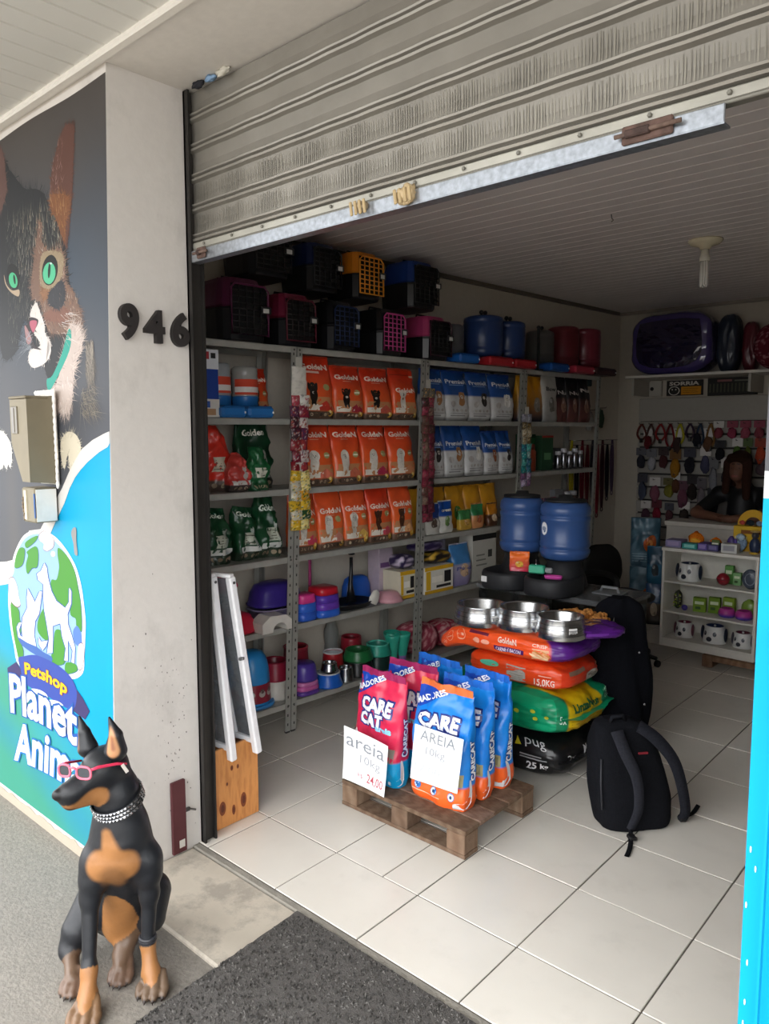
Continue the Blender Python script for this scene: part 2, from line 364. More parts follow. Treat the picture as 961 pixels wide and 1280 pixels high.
# ================================================ ROLLING SHUTTER
sh = thing('rolling_shutter', 'grey ribbed steel roller shutter half raised over the shop entrance', 'shutter', (-1.34, 1.628, 2.212))
X0, X1 = -1.035, 1.03
def prof_slat(z0, z1):
    h = z1-z0; P = [(0, z0), (-.002, z0+.001), (-.015, z0+.005), (-.018, z0+.011), (-.006, z0+.017), (-.004, z0+.019), (-.014, z0+.023), (-.016, z0+.028), (-.004, z0+.033), (0, z0+.034), (.002, z0+h*.6), (0, z1)]
    return P
zz = [2.262, 2.365, 2.468, 2.57, 2.672, 2.775]
for k in range(5):
    mb = MB(); P = prof_slat(zz[k], zz[k+1]); n = 40; lo = k < 2
    G = []
    for i in range(n+1):
        x = X0+(X1-X0)*i/n; G.append([(x, a+.0012*math.sin(i*1.7), b-2.2) for a, b in P])
    mb.grid(G, n+1, len(P), '918d85', 0, False)
    # thickness behind
    G2 = [[(p[0], p[1]+.004, p[2]) for p in reversed(r)] for r in G]; mb.grid(G2, n+1, len(P), '8e8c84', 0, False)
    if lo:      # streaky ribbing on the lowest plates
        for i in range(230):
            x = X0+.02+i*.0088+random.uniform(-.002, .002); a = P[9][1]-2.2+.002; b = P[11][1]-2.2-.003-random.uniform(0, .012)
            mb.box(x, .0, a, x+.0035, -.00015, b, '989489' if i % 2 else '8c887f')
    mb.build('slat', SHUT, sh)
mb = MB(); mb.box(X0, -.004, .052, X1, .004, .066, '5a5850'); mb.box(X0, -.016, .036, X1, -.004, .060, 'b0aea4', 0, .003); mb.box(X0, -.020, .028, X1, .006, .036, '87857c', 0, .002)
mb.build('bottom_rail', SHUT, sh)
mb = MB(); mb.box(X0+.02, -.026, -.008, X1-.22, -.020, .030, 'aab0b8', 0, .002); mb.box(X0+.02, -.026, -.010, X1-.22, .01, -.006, '9aa0a8'); mb.build('galvanised_strip', GALV, sh)['label'] = 'bright mottled galvanised strip'
for k in range(13):
    mb = MB(); x = X0+.09+k*.16; mb.T = Matrix.Translation((x, -.0165, .049)) @ Matrix.Rotation(PI/2, 4, 'X'); mb.cyl((0, 0, 0), .0055, .006, '7d7b72', n=6); mb.build('bolt', STEEL, sh)
def blob(mb, c, sx, sy, sz, col, seed=0, amp=.3, m=0, n=16, k=10):
    vs = []; 
    for j in range(k+1):
        for i in range(n):
            th = PI*j/k; a = 2*PI*i/n; d = Vector((math.sin(th)*math.cos(a), math.sin(th)*math.sin(a), math.cos(th)))
            q = 1+amp*(noise.noise(d*1.8+Vector((seed*7.3, 0, 0)))+.5*noise.noise(d*5+Vector((seed, 3, 0)))); vs.append((c[0]+d.x*sx*q, c[1]+d.y*sy*q, c[2]+d.z*sz*q))
    fs = [(j*n+i, (j+1)*n+i, (j+1)*n+(i+1) % n, j*n+(i+1) % n) for j in range(k) for i in range(n)]
    mb.add(vs, fs, col, m, True)
for x, s_, c, c2 in ((-.005+.34-.34, .03, 'c2ab84', 'tape'), (-.17, .018, 'a8977e', 'tape')):
    mb = MB(); blob(mb, (x, -.028, .02), s_*1.25, .018, s_*.85, c, x*9, .35)
    for q in range(4): mb.torus((0, 0, 0), 0, 0, c) if False else mb.bar((x-.03+q*.017, -.045, .035), (x-.024+q*.017, -.045, -.004), .010, .006, 'b09a72', bev=.002)
    mb.build('tape_wrap', MATTE, sh)['label'] = 'beige masking tape wound round the latch'
for x, wd in ((-.97, .05), (.60, .11)):
    mb = MB(); mb.box(x, -.034, -.004, x+wd, -.026, .034, '5f4a42', 0, .003); mb.box(x+.01, -.046, .006, x+wd*.6, -.034, .022, '4a3934', 0, .003); mb.tube([(x-.012, -.04, .014), (x+wd+.02, -.04, .014)], .005, 8, '6e5a50')
    mb.build('latch', mat('rusty_iron', .8, namt=.35, nscale=40, bump=.4), sh)['label'] = 'rusty sliding bolt latch'
# guide channel
mb = MB(); mb.T[0][2] = .00787; mb.box(-2.396, 1.600, 0, -2.368, 1.608, 2.79, '2c2a28'); mb.box(-2.396, 1.648, 0, -2.368, 1.655, 2.79, '2c2a28'); mb.box(-2.396, 1.600, 0, -2.386, 1.655, 2.79, '35322f')
struct('door_frame_1', mb, STEEL, label='dark vertical steel guide channel of the shutter')
mb = MB(); mb.box(-.36, 1.605, 0, -.325, 1.675, 2.79, '35322f'); struct('door_frame_2', mb, STEEL)
# rags on top of the shutter
for x, y, z, a, c, lb, g in ((-2.28, 1.6, 2.785, .03, '24242a', 'small black crumpled scrap wedged above the shutter end', 1), (-2.21, 1.6, 2.785, .026, '7f9dbd', 'small pale blue crumpled wrapper above the shutter', 2), (-2.14, 1.6, 2.785, .034, 'c9c5b8', 'crumpled whitish wrapper beside the blue one above the shutter', 3)):
    mb = MB(); blob(mb, (0, 0, 0), a, .012, .010, c, g, .6); tag(mb.build('crumpled_scrap', PAPER, loc=(x, y, z)), lb, 'litter')
# red latch plate low on the reveal
mb = MB(); mb.box(0, -.03, 0, .014, .03, .285, '5a2f33', 0, .002); mb.box(.0141, -.004, .02, .0146, .02, .05, 'd8d4cc')
t = thing('floor_bolt_plate', 'dark red painted steel plate low on the white reveal', 'latch', (-2.4, 1.50, 0)); mb.build('plate', STEEL, t)
mb = MB(); mb.box(.002, .03, .15, .010, .05, .163, '4b4644'); mb.tube([(.008, .05, .156), (.03, .062, .156)], .004, 7, '55504c'); mb.build('hook', STEEL, t)
# black mould flecks and scuffs low on the reveal
mb = MB(); rg = random.Random(11)
for k in range(85):
    y = 1.49+rg.gauss(0, .035) if k < 60 else rg.uniform(1.30, 1.58); z = rg.uniform(.30, .78) if k < 60 else rg.uniform(.05, 1.1); x = -2.40+.022*z/2.795+.0012; s_ = rg.uniform(.0006, .0028)
    mb.flat([(y+s_*rg.uniform(.5, 1.2)*math.cos(a), z+s_*rg.uniform(.7, 2.2)*math.sin(a)) for a in (0, 1, 2, 3, 4, 5)], lambda a, b: (x, a, b), rg.choice(['4a4642', '6e6962', '85807a']))
o = mb.build('mould_flecks', PLASTER, wall_front); o['kind'] = 'stuff'
# house numbers
def sx3(o, v, f): pass
for ch, y0, z0, y1, z1 in (('9', 1.337, 1.912, 1.406, 2.034), ('4', 1.429, 1.910, 1.506, 2.024), ('6', 1.535, 1.905, 1.607, 2.026)):
    V, F = glyphs('9' if ch == '6' else ch, .04, 6); V = [(1-a, 1-b) for a, b in V] if ch == '6' else V; mb = MB(); P = [(y0-.008+(y1-y0)*a, z0+(z1-z0)*b) for a, b in V]; n = len(P); xo = -2.370; xb = -2.390
    mb.add([(xo, a, b) for a, b in P], F, '2b2726')
    ed = {}
    for f in F:
        for i in range(len(f)): e = (f[i], f[(i+1) % len(f)]); ed[e] = 1
    for (a, b) in ed:
        if (b, a) not in ed: mb.add([(xo, *P[a]), (xb, *P[a]), (xb, *P[b]), (xo, *P[b])], [(0, 1, 2, 3)], '1f1c1b')
    tag(mb.build('house_number_digit', MATTE), {'9': 'thick black curly digit 9 on the white reveal', '4': 'thick black digit 4 between the other two house numbers', '6': 'thick black digit 6 nearest the shutter'}[ch], 'house number', 'house number 946')
# ================================================ MURAL (flat print on the wall)
MURAL_SHAPES=[('2c2e31',1,[(-3.24,2.641),(-3.148,2.629),(-3.022,2.533),(-2.885,2.496),(-2.785,2.407),(-2.702,2.313),(-2.677,2.198),(-2.653,2.055),(-2.61,1.939),(-2.653,1.801),(-2.795,1.75),(-2.953,1.938),(-3.055,2.039),(-3.138,1.921),(-3.292,1.965)]),
('6b4f48',1,[(-3.234,2.723),(-3.197,2.69),(-3.186,2.629),(-3.176,2.565),(-3.202,2.524),(-3.251,2.497)]),
('7a5347',1,[(-2.684,2.666),(-2.612,2.658),(-2.609,2.607),(-2.618,2.529),(-2.629,2.437),(-2.65,2.359),(-2.679,2.265),(-2.703,2.286),(-2.76,2.394),(-2.803,2.422),(-2.792,2.513),(-2.756,2.588)]),
('a8703f',1,[(-2.795,2.453),(-2.721,2.45),(-2.66,2.425),(-2.653,2.384),(-2.681,2.349),(-2.693,2.287),(-2.719,2.308),(-2.762,2.372),(-2.797,2.412)]),
('9a7a64',1,[(-2.89,2.379),(-2.88,2.309),(-2.824,2.266),(-2.731,2.26),(-2.697,2.206),(-2.696,2.14),(-2.662,2.111),(-2.616,2.065),(-2.584,2.009),(-2.595,1.958),(-2.71,1.96),(-2.831,1.971),(-2.876,2.039),(-2.903,2.09),(-2.962,2.114),(-2.98,2.16),(-2.954,2.235),(-2.93,2.3),(-2.907,2.356)]),
('b98458',1,[(-2.87,2.146),(-2.756,2.131),(-2.785,2.11),(-2.833,2.103),(-2.873,2.095),(-2.891,2.123)]),
('a8705a',1,[(-2.866,2.043),(-2.742,2.055),(-2.679,2.032),(-2.699,2.001),(-2.829,2.013)]),
('3c3d42',1,[(-2.813,2.126),(-2.719,2.143),(-2.704,2.075),(-2.76,2.049),(-2.834,2.082)]),
('c3b091',1,[(-2.878,2.262),(-2.805,2.264),(-2.714,2.237),(-2.712,2.187),(-2.736,2.154),(-2.813,2.13),(-2.889,2.149),(-2.901,2.206)]),
('20211f',0,[(-2.754,2.184),(-2.761,2.169),(-2.775,2.156),(-2.792,2.146),(-2.812,2.142),(-2.833,2.143),(-2.852,2.149),(-2.868,2.16),(-2.879,2.174),(-2.883,2.191),(-2.881,2.208),(-2.873,2.224),(-2.859,2.237),(-2.841,2.246),(-2.821,2.25),(-2.8,2.249),(-2.782,2.242),(-2.767,2.231),(-2.756,2.217),(-2.752,2.201)]),
('5fcf9f',0,[(-2.772,2.177),(-2.777,2.166),(-2.787,2.156),(-2.8,2.15),(-2.815,2.146),(-2.831,2.147),(-2.847,2.152),(-2.86,2.159),(-2.87,2.17),(-2.875,2.182),(-2.875,2.194),(-2.869,2.206),(-2.86,2.215),(-2.846,2.222),(-2.831,2.225),(-2.814,2.224),(-2.799,2.219),(-2.786,2.211),(-2.777,2.201),(-2.772,2.189)]),
('173029',0,[(-2.812,2.193),(-2.814,2.185),(-2.817,2.178),(-2.821,2.172),(-2.825,2.169),(-2.828,2.168),(-2.831,2.17),(-2.833,2.174),(-2.834,2.18),(-2.834,2.188),(-2.833,2.197),(-2.83,2.205),(-2.827,2.212),(-2.824,2.218),(-2.82,2.221),(-2.816,2.222),(-2.814,2.22),(-2.811,2.215),(-2.81,2.209),(-2.811,2.201)]),
('d8f5ee',0,[(-2.798,2.217),(-2.799,2.216),(-2.8,2.215),(-2.802,2.215),(-2.805,2.215),(-2.808,2.215),(-2.811,2.216),(-2.813,2.217),(-2.815,2.218),(-2.817,2.219),(-2.817,2.22),(-2.817,2.221),(-2.815,2.222),(-2.813,2.223),(-2.81,2.223),(-2.807,2.222),(-2.805,2.222),(-2.802,2.221),(-2.8,2.22),(-2.799,2.219)]),
('c3ae93',1,[(-3.227,2.236),(-3.203,2.193),(-3.151,2.164),(-3.087,2.159),(-3.096,2.134),(-3.168,2.16),(-3.216,2.197)]),
('191b1b',0,[(-3.079,2.212),(-3.078,2.196),(-3.082,2.183),(-3.092,2.172),(-3.107,2.166),(-3.125,2.165),(-3.144,2.168),(-3.163,2.177),(-3.179,2.189),(-3.192,2.205),(-3.199,2.221),(-3.2,2.237),(-3.195,2.251),(-3.185,2.262),(-3.17,2.268),(-3.152,2.269),(-3.133,2.264),(-3.114,2.256),(-3.098,2.243),(-3.086,2.228)]),
('4fc690',0,[(-3.102,2.2),(-3.1,2.19),(-3.103,2.182),(-3.109,2.175),(-3.118,2.171),(-3.13,2.171),(-3.142,2.173),(-3.155,2.178),(-3.166,2.185),(-3.175,2.195),(-3.18,2.205),(-3.181,2.214),(-3.179,2.223),(-3.172,2.23),(-3.163,2.233),(-3.151,2.234),(-3.139,2.232),(-3.126,2.227),(-3.115,2.219),(-3.107,2.21)]),
('122a22',0,[(-3.118,2.203),(-3.117,2.197),(-3.117,2.192),(-3.118,2.188),(-3.12,2.185),(-3.123,2.184),(-3.126,2.186),(-3.13,2.189),(-3.133,2.193),(-3.136,2.199),(-3.138,2.205),(-3.139,2.211),(-3.139,2.216),(-3.138,2.22),(-3.136,2.223),(-3.133,2.223),(-3.13,2.222),(-3.126,2.219),(-3.123,2.215),(-3.12,2.209)]),
('efe6e0',1,[(-2.935,2.091),(-2.905,2.051),(-2.873,2.005),(-2.868,1.97),(-2.824,1.927),(-2.844,1.957),(-2.823,1.904),(-2.867,1.864),(-2.971,1.848),(-3.018,1.874),(-3.002,1.917),(-2.909,1.931),(-2.972,1.985),(-2.929,1.979),(-2.959,2.0),(-2.927,2.023),(-2.995,2.047),(-2.969,2.08)]),
('3a3133',1,[(-2.997,2.043),(-2.931,2.03),(-2.927,2.014),(-2.96,1.986),(-2.972,1.957),(-2.953,1.933),(-2.903,1.912),(-3.025,1.939),(-3.047,2.008),(-3.02,2.019)]),
('c4667a',1,[(-2.993,2.029),(-2.939,2.024),(-2.943,2.005),(-2.97,1.983),(-2.997,2.01)]),
('b58a8b',1,[(-3.046,2.017),(-3.006,1.986),(-2.987,1.958),(-3.009,1.942),(-3.033,1.953)]),
('d9c8be',1,[(-2.661,1.984),(-2.6,1.967),(-2.58,1.92),(-2.618,1.863),(-2.645,1.803),(-2.678,1.696),(-2.727,1.672),(-2.782,1.683),(-2.828,1.756),(-2.787,1.778),(-2.72,1.877),(-2.683,1.944)]),
('2fae9b',1,[(-2.682,1.967),(-2.659,1.95),(-2.679,1.89),(-2.787,1.794),(-2.85,1.755),(-2.865,1.798),(-2.816,1.812),(-2.737,1.886)]),
('f0ede6',1,[(-3.394,1.618),(-3.319,1.61),(-3.26,1.593),(-3.209,1.554),(-3.202,1.491),(-3.22,1.456),(-3.239,1.47),(-3.259,1.447),(-3.288,1.466),(-3.314,1.446),(-3.407,1.45)]),
('e6dcc4',1,[(-2.69,1.602),(-2.636,1.589),(-2.606,1.551),(-2.621,1.517),(-2.688,1.459),(-2.697,1.493),(-2.711,1.521),(-2.734,1.466),(-2.757,1.492),(-2.763,1.562),(-2.733,1.589)]),
('ebe8e2',0,[(-2.347,1.607),(-2.383,1.603),(-2.442,1.594),(-2.519,1.573),(-2.6,1.54),(-2.651,1.5),(-2.704,1.452),(-2.759,1.393),(-2.852,1.314),(-2.952,1.222),(-3.056,1.207),(-3.214,1.071),(-3.288,1.055),(-3.414,1.037),(-3.521,1.027),(-3.53,0.918),(-3.423,0.932),(-3.371,0.941),(-3.27,0.962),(-3.123,1.049),(-2.867,1.212),(-2.815,1.267),(-2.744,1.337),(-2.698,1.396),(-2.654,1.437),(-2.611,1.466),(-2.554,1.497),(-2.475,1.531),(-2.414,1.55),(-2.349,1.563)]),
('f4f6f6',1,[(-3.279,0.928),(-3.27,0.996),(-3.236,1.015),(-3.224,1.072),(-3.175,1.132),(-3.114,1.18),(-3.045,1.205),(-2.969,1.217),(-2.865,1.212),(-2.787,1.189),(-2.712,1.147),(-2.658,1.1),(-2.624,1.038),(-2.609,0.979),(-2.598,0.914),(-2.604,0.847),(-2.613,0.778),(-2.63,0.712),(-2.726,0.668),(-2.929,0.642),(-3.186,0.622),(-3.24,0.703),(-3.271,0.785),(-3.283,0.866)]),
('9cc4ee',1,[(-3.248,0.932),(-3.237,0.995),(-3.218,1.017),(-3.202,1.069),(-3.158,1.126),(-3.103,1.168),(-3.041,1.191),(-2.97,1.202),(-2.876,1.197),(-2.802,1.176),(-2.731,1.141),(-2.677,1.093),(-2.647,1.035),(-2.627,0.971),(-2.623,0.91),(-2.629,0.842),(-2.636,0.773),(-2.667,0.713),(-2.764,0.678),(-2.928,0.657),(-3.161,0.642),(-3.215,0.713),(-3.246,0.79),(-3.256,0.87)]),
('2f5a86',1,[(-3.093,1.15),(-3.042,1.175),(-2.974,1.193),(-2.999,1.167),(-3.078,1.133)]),
('4f9a3c',1,[(-3.099,1.152),(-3.047,1.176),(-2.979,1.194),(-3.004,1.168),(-3.083,1.134)]),
('2f5a86',1,[(-3.152,1.122),(-3.103,1.13),(-3.1,1.099),(-3.128,1.056),(-3.199,1.037),(-3.19,1.079)]),
('4f9a3c',1,[(-3.158,1.124),(-3.108,1.131),(-3.106,1.1),(-3.134,1.057),(-3.205,1.038),(-3.196,1.08)]),
('2f5a86',1,[(-3.079,1.118),(-3.0,1.148),(-2.974,1.131),(-2.977,1.083),(-2.994,1.062),(-3.033,1.055),(-3.079,1.027),(-3.091,1.06),(-3.069,1.102)]),
('4f9a3c',1,[(-3.084,1.119),(-3.005,1.149),(-2.979,1.133),(-2.982,1.085),(-3.0,1.064),(-3.038,1.057),(-3.084,1.028),(-3.097,1.062),(-3.074,1.103)]),
('2f5a86',1,[(-2.793,1.163),(-2.722,1.135),(-2.671,1.088),(-2.646,1.029),(-2.628,0.965),(-2.626,0.872),(-2.664,0.879),(-2.672,0.909),(-2.709,0.916),(-2.717,0.951),(-2.746,0.935),(-2.815,0.945),(-2.854,0.968),(-2.872,1.002),(-2.86,1.032),(-2.82,1.037),(-2.798,1.077),(-2.796,1.1),(-2.806,1.14)]),
('4f9a3c',1,[(-2.798,1.164),(-2.727,1.137),(-2.675,1.089),(-2.65,1.03),(-2.632,0.966),(-2.63,0.873),(-2.669,0.88),(-2.676,0.91),(-2.714,0.917),(-2.722,0.952),(-2.751,0.936),(-2.819,0.947),(-2.859,0.969),(-2.877,1.003),(-2.865,1.033),(-2.825,1.038),(-2.803,1.078),(-2.801,1.101),(-2.811,1.141)]),
('2f5a86',1,[(-2.934,0.908),(-2.985,0.857),(-3.0,0.82),(-2.984,0.794),(-2.915,0.78),(-2.887,0.826),(-2.91,0.869)]),
('4f9a3c',1,[(-2.939,0.909),(-2.991,0.858),(-3.006,0.821),(-2.989,0.795),(-2.921,0.781),(-2.892,0.827),(-2.916,0.87)]),
('2f5a86',1,[(-2.841,0.834),(-2.79,0.843),(-2.767,0.815),(-2.755,0.771),(-2.777,0.715),(-2.884,0.698),(-2.859,0.774)]),
('4f9a3c',1,[(-2.846,0.835),(-2.795,0.844),(-2.772,0.816),(-2.759,0.772),(-2.782,0.716),(-2.889,0.699),(-2.864,0.775)]),
('2f5a86',1,[(-3.249,0.884),(-3.175,0.865),(-3.166,0.826),(-3.145,0.795),(-3.17,0.74),(-3.138,0.696),(-3.155,0.644),(-3.185,0.646),(-3.226,0.73),(-3.248,0.803)]),
('4f9a3c',1,[(-3.255,0.885),(-3.181,0.866),(-3.172,0.827),(-3.151,0.796),(-3.176,0.741),(-3.144,0.696),(-3.161,0.645),(-3.19,0.646),(-3.232,0.731),(-3.253,0.804)]),
('2f5a86',1,[(-2.757,0.724),(-2.68,0.735),(-2.672,0.71),(-2.759,0.682)]),
('4f9a3c',1,[(-2.762,0.725),(-2.685,0.736),(-2.676,0.711),(-2.764,0.683)]),
('5f86d6',1,[(-2.698,0.857),(-2.664,0.885),(-2.633,0.859),(-2.633,0.814),(-2.681,0.814)]),
('7b5560',1,[(-2.969,1.197),(-2.923,1.218),(-2.883,1.204),(-2.84,1.198),(-2.839,1.164),(-2.894,1.14),(-2.933,1.145),(-2.926,1.166),(-2.964,1.177)]),
('f8f8f8',1,[(-2.965,1.196),(-2.922,1.216),(-2.884,1.203),(-2.844,1.197),(-2.843,1.165),(-2.895,1.142),(-2.931,1.147),(-2.925,1.166),(-2.961,1.177)]),
('7b5560',1,[(-3.268,0.984),(-3.22,0.996),(-3.185,0.963),(-3.173,0.922),(-3.157,0.887),(-3.197,0.871),(-3.256,0.888),(-3.276,0.929)]),
('f8f8f8',1,[(-3.265,0.981),(-3.22,0.993),(-3.186,0.961),(-3.175,0.923),(-3.16,0.89),(-3.198,0.875),(-3.253,0.891),(-3.272,0.929)]),
('7b5560',1,[(-2.658,0.812),(-2.618,0.825),(-2.613,0.778),(-2.635,0.726),(-2.668,0.727)]),
('f8f8f8',1,[(-2.658,0.81),(-2.62,0.822),(-2.616,0.777),(-2.637,0.728),(-2.668,0.73)]),
('f8f8f8',0,[(-2.829,1.137),(-2.83,1.133),(-2.833,1.13),(-2.837,1.127),(-2.842,1.125),(-2.848,1.124),(-2.854,1.124),(-2.859,1.125),(-2.863,1.127),(-2.865,1.13),(-2.866,1.133),(-2.865,1.136),(-2.862,1.14),(-2.858,1.143),(-2.852,1.145),(-2.847,1.146),(-2.841,1.146),(-2.836,1.145),(-2.832,1.143),(-2.83,1.14)]),
('3f66b0',0,[(-3.075,0.966),(-3.052,0.95),(-3.012,0.919),(-2.968,0.968),(-2.944,0.972),(-2.961,0.922),(-2.977,0.876),(-3.014,0.841),(-3.029,0.785),(-3.012,0.738),(-3.09,0.738),(-3.147,0.737),(-3.181,0.744),(-3.193,0.786),(-3.171,0.807),(-3.144,0.814),(-3.173,0.779),(-3.163,0.755),(-3.14,0.752),(-3.143,0.794),(-3.135,0.836),(-3.086,0.883),(-3.086,0.928)]),
('3f66b0',0,[(-3.091,0.967),(-3.067,0.951),(-3.027,0.92),(-2.983,0.969),(-2.959,0.973),(-2.976,0.923),(-2.992,0.877),(-3.03,0.841),(-3.044,0.785),(-3.027,0.738),(-3.106,0.738),(-3.163,0.737),(-3.198,0.745),(-3.209,0.786),(-3.188,0.807),(-3.16,0.814),(-3.19,0.779),(-3.179,0.755),(-3.156,0.752),(-3.159,0.794),(-3.151,0.836),(-3.102,0.884),(-3.102,0.928)]),
('3f66b0',0,[(-3.077,0.972),(-3.053,0.955),(-3.014,0.925),(-2.97,0.974),(-2.946,0.978),(-2.963,0.928),(-2.978,0.882),(-3.016,0.847),(-3.031,0.79),(-3.014,0.743),(-3.092,0.744),(-3.149,0.743),(-3.183,0.75),(-3.195,0.791),(-3.173,0.813),(-3.146,0.82),(-3.175,0.785),(-3.165,0.761),(-3.142,0.758),(-3.145,0.8),(-3.136,0.841),(-3.088,0.889),(-3.088,0.933)]),
('3f66b0',0,[(-2.917,1.089),(-2.897,1.073),(-2.888,1.037),(-2.861,0.984),(-2.822,0.953),(-2.749,0.936),(-2.716,0.964),(-2.712,1.019),(-2.696,1.008),(-2.699,0.962),(-2.731,0.916),(-2.728,0.876),(-2.701,0.84),(-2.678,0.799),(-2.686,0.736),(-2.708,0.735),(-2.697,0.781),(-2.734,0.82),(-2.738,0.734),(-2.766,0.73),(-2.752,0.78),(-2.779,0.821),(-2.792,0.87),(-2.858,0.849),(-2.859,0.797),(-2.867,0.739),(-2.914,0.73),(-2.892,0.791),(-2.909,0.849),(-2.927,0.899),(-2.935,0.955),(-2.932,1.003),(-2.979,1.015),(-2.985,1.039),(-2.948,1.055)]),
('3f66b0',0,[(-2.931,1.09),(-2.911,1.074),(-2.903,1.038),(-2.875,0.985),(-2.836,0.953),(-2.763,0.937),(-2.73,0.965),(-2.725,1.02),(-2.709,1.008),(-2.713,0.963),(-2.744,0.917),(-2.742,0.876),(-2.715,0.84),(-2.691,0.799),(-2.699,0.736),(-2.722,0.735),(-2.71,0.781),(-2.747,0.82),(-2.752,0.734),(-2.78,0.73),(-2.766,0.78),(-2.793,0.821),(-2.806,0.871),(-2.872,0.849),(-2.873,0.797),(-2.881,0.739),(-2.929,0.73),(-2.906,0.791),(-2.924,0.85),(-2.942,0.899),(-2.949,0.955),(-2.947,1.003),(-2.994,1.016),(-3.0,1.04),(-2.963,1.056)]),
('3f66b0',0,[(-2.918,1.094),(-2.898,1.078),(-2.89,1.042),(-2.862,0.99),(-2.824,0.958),(-2.751,0.941),(-2.718,0.969),(-2.713,1.024),(-2.698,1.013),(-2.701,0.967),(-2.733,0.922),(-2.73,0.881),(-2.703,0.845),(-2.68,0.804),(-2.687,0.741),(-2.71,0.741),(-2.698,0.786),(-2.736,0.825),(-2.74,0.739),(-2.768,0.736),(-2.754,0.785),(-2.781,0.826),(-2.793,0.876),(-2.86,0.854),(-2.861,0.802),(-2.869,0.745),(-2.916,0.735),(-2.894,0.796),(-2.911,0.855),(-2.929,0.904),(-2.937,0.96),(-2.934,1.008),(-2.981,1.021),(-2.987,1.044),(-2.95,1.061)]),
('3f66b0',0,[(-2.988,0.78),(-2.965,0.766),(-2.906,0.782),(-2.923,0.756),(-2.953,0.733),(-2.984,0.749)]),
('3f66b0',0,[(-3.003,0.78),(-2.98,0.766),(-2.921,0.782),(-2.938,0.756),(-2.968,0.733),(-2.999,0.749)]),
('3f66b0',0,[(-2.989,0.786),(-2.967,0.772),(-2.908,0.787),(-2.925,0.761),(-2.955,0.739),(-2.986,0.755)]),
('f8fafa',0,[(-3.083,0.968),(-3.059,0.952),(-3.019,0.921),(-2.975,0.97),(-2.952,0.974),(-2.968,0.924),(-2.984,0.878),(-3.022,0.843),(-3.036,0.786),(-3.019,0.739),(-3.097,0.739),(-3.155,0.739),(-3.189,0.746),(-3.201,0.787),(-3.179,0.809),(-3.152,0.816),(-3.181,0.78),(-3.171,0.757),(-3.148,0.754),(-3.151,0.796),(-3.142,0.837),(-3.094,0.885),(-3.094,0.929)]),
('f8fafa',0,[(-2.924,1.091),(-2.904,1.075),(-2.896,1.038),(-2.868,0.986),(-2.829,0.954),(-2.756,0.938),(-2.723,0.966),(-2.718,1.021),(-2.703,1.009),(-2.706,0.964),(-2.738,0.918),(-2.735,0.877),(-2.708,0.841),(-2.684,0.8),(-2.692,0.737),(-2.715,0.737),(-2.703,0.783),(-2.741,0.821),(-2.745,0.735),(-2.773,0.732),(-2.759,0.781),(-2.786,0.822),(-2.799,0.872),(-2.865,0.85),(-2.866,0.798),(-2.874,0.741),(-2.921,0.731),(-2.899,0.792),(-2.917,0.851),(-2.935,0.9),(-2.942,0.956),(-2.939,1.004),(-2.986,1.017),(-2.992,1.04),(-2.955,1.057)]),
('f8fafa',0,[(-2.995,0.782),(-2.972,0.768),(-2.913,0.783),(-2.93,0.757),(-2.96,0.735),(-2.992,0.751)]),
('4a6fb5',1,[(-3.189,0.746),(-3.097,0.739),(-3.019,0.739),(-2.955,0.729),(-2.882,0.724),(-2.894,0.702),(-3.033,0.703),(-3.145,0.716),(-3.184,0.734)]),
('433d6e',0,[(-3.312,0.588),(-3.218,0.634),(-3.132,0.59),(-3.167,0.563),(-3.31,0.565)]),
('433d6e',0,[(-2.722,0.632),(-2.676,0.638),(-2.633,0.618),(-2.581,0.58),(-2.618,0.539),(-2.672,0.544),(-2.726,0.552)]),
('3f55ac',1,[(-3.195,0.654),(-3.138,0.675),(-3.029,0.702),(-2.907,0.705),(-2.792,0.696),(-2.711,0.67),(-2.677,0.625),(-2.707,0.557),(-2.8,0.547),(-2.936,0.555),(-3.06,0.554),(-3.151,0.564),(-3.175,0.61)]),
('f4f6f6',1,[(-3.076,0.55),(-2.996,0.564),(-2.936,0.56),(-2.926,0.543),(-2.961,0.549),(-3.013,0.539)]),
('f4f6f6',1,[(-2.927,0.539),(-2.838,0.556),(-2.79,0.549),(-2.858,0.542),(-2.898,0.523)]),
('9a9a98',1,[(-2.694,1.229),(-2.674,1.251),(-2.653,1.248),(-2.654,1.202),(-2.647,1.154),(-2.67,1.154),(-2.677,1.191)])]
MURAL_Q={'petshop':[(-3.133,0.651),(-2.746,0.649),(-2.761,0.585),(-3.129,0.586)],'planet':[(-3.294,0.569),(-2.672,0.584),(-2.685,0.411),(-3.288,0.395)],'animal':[(-3.237,0.366),(-2.591,0.401),(-2.607,0.227),(-3.267,0.189)]}
SWOOSH=[(-2.37,1.562),(-2.475,1.535),(-2.57,1.487),(-2.654,1.437),(-2.744,1.337),(-2.867,1.212),(-3.27,0.962),(-3.371,0.941),(-3.53,0.918)]

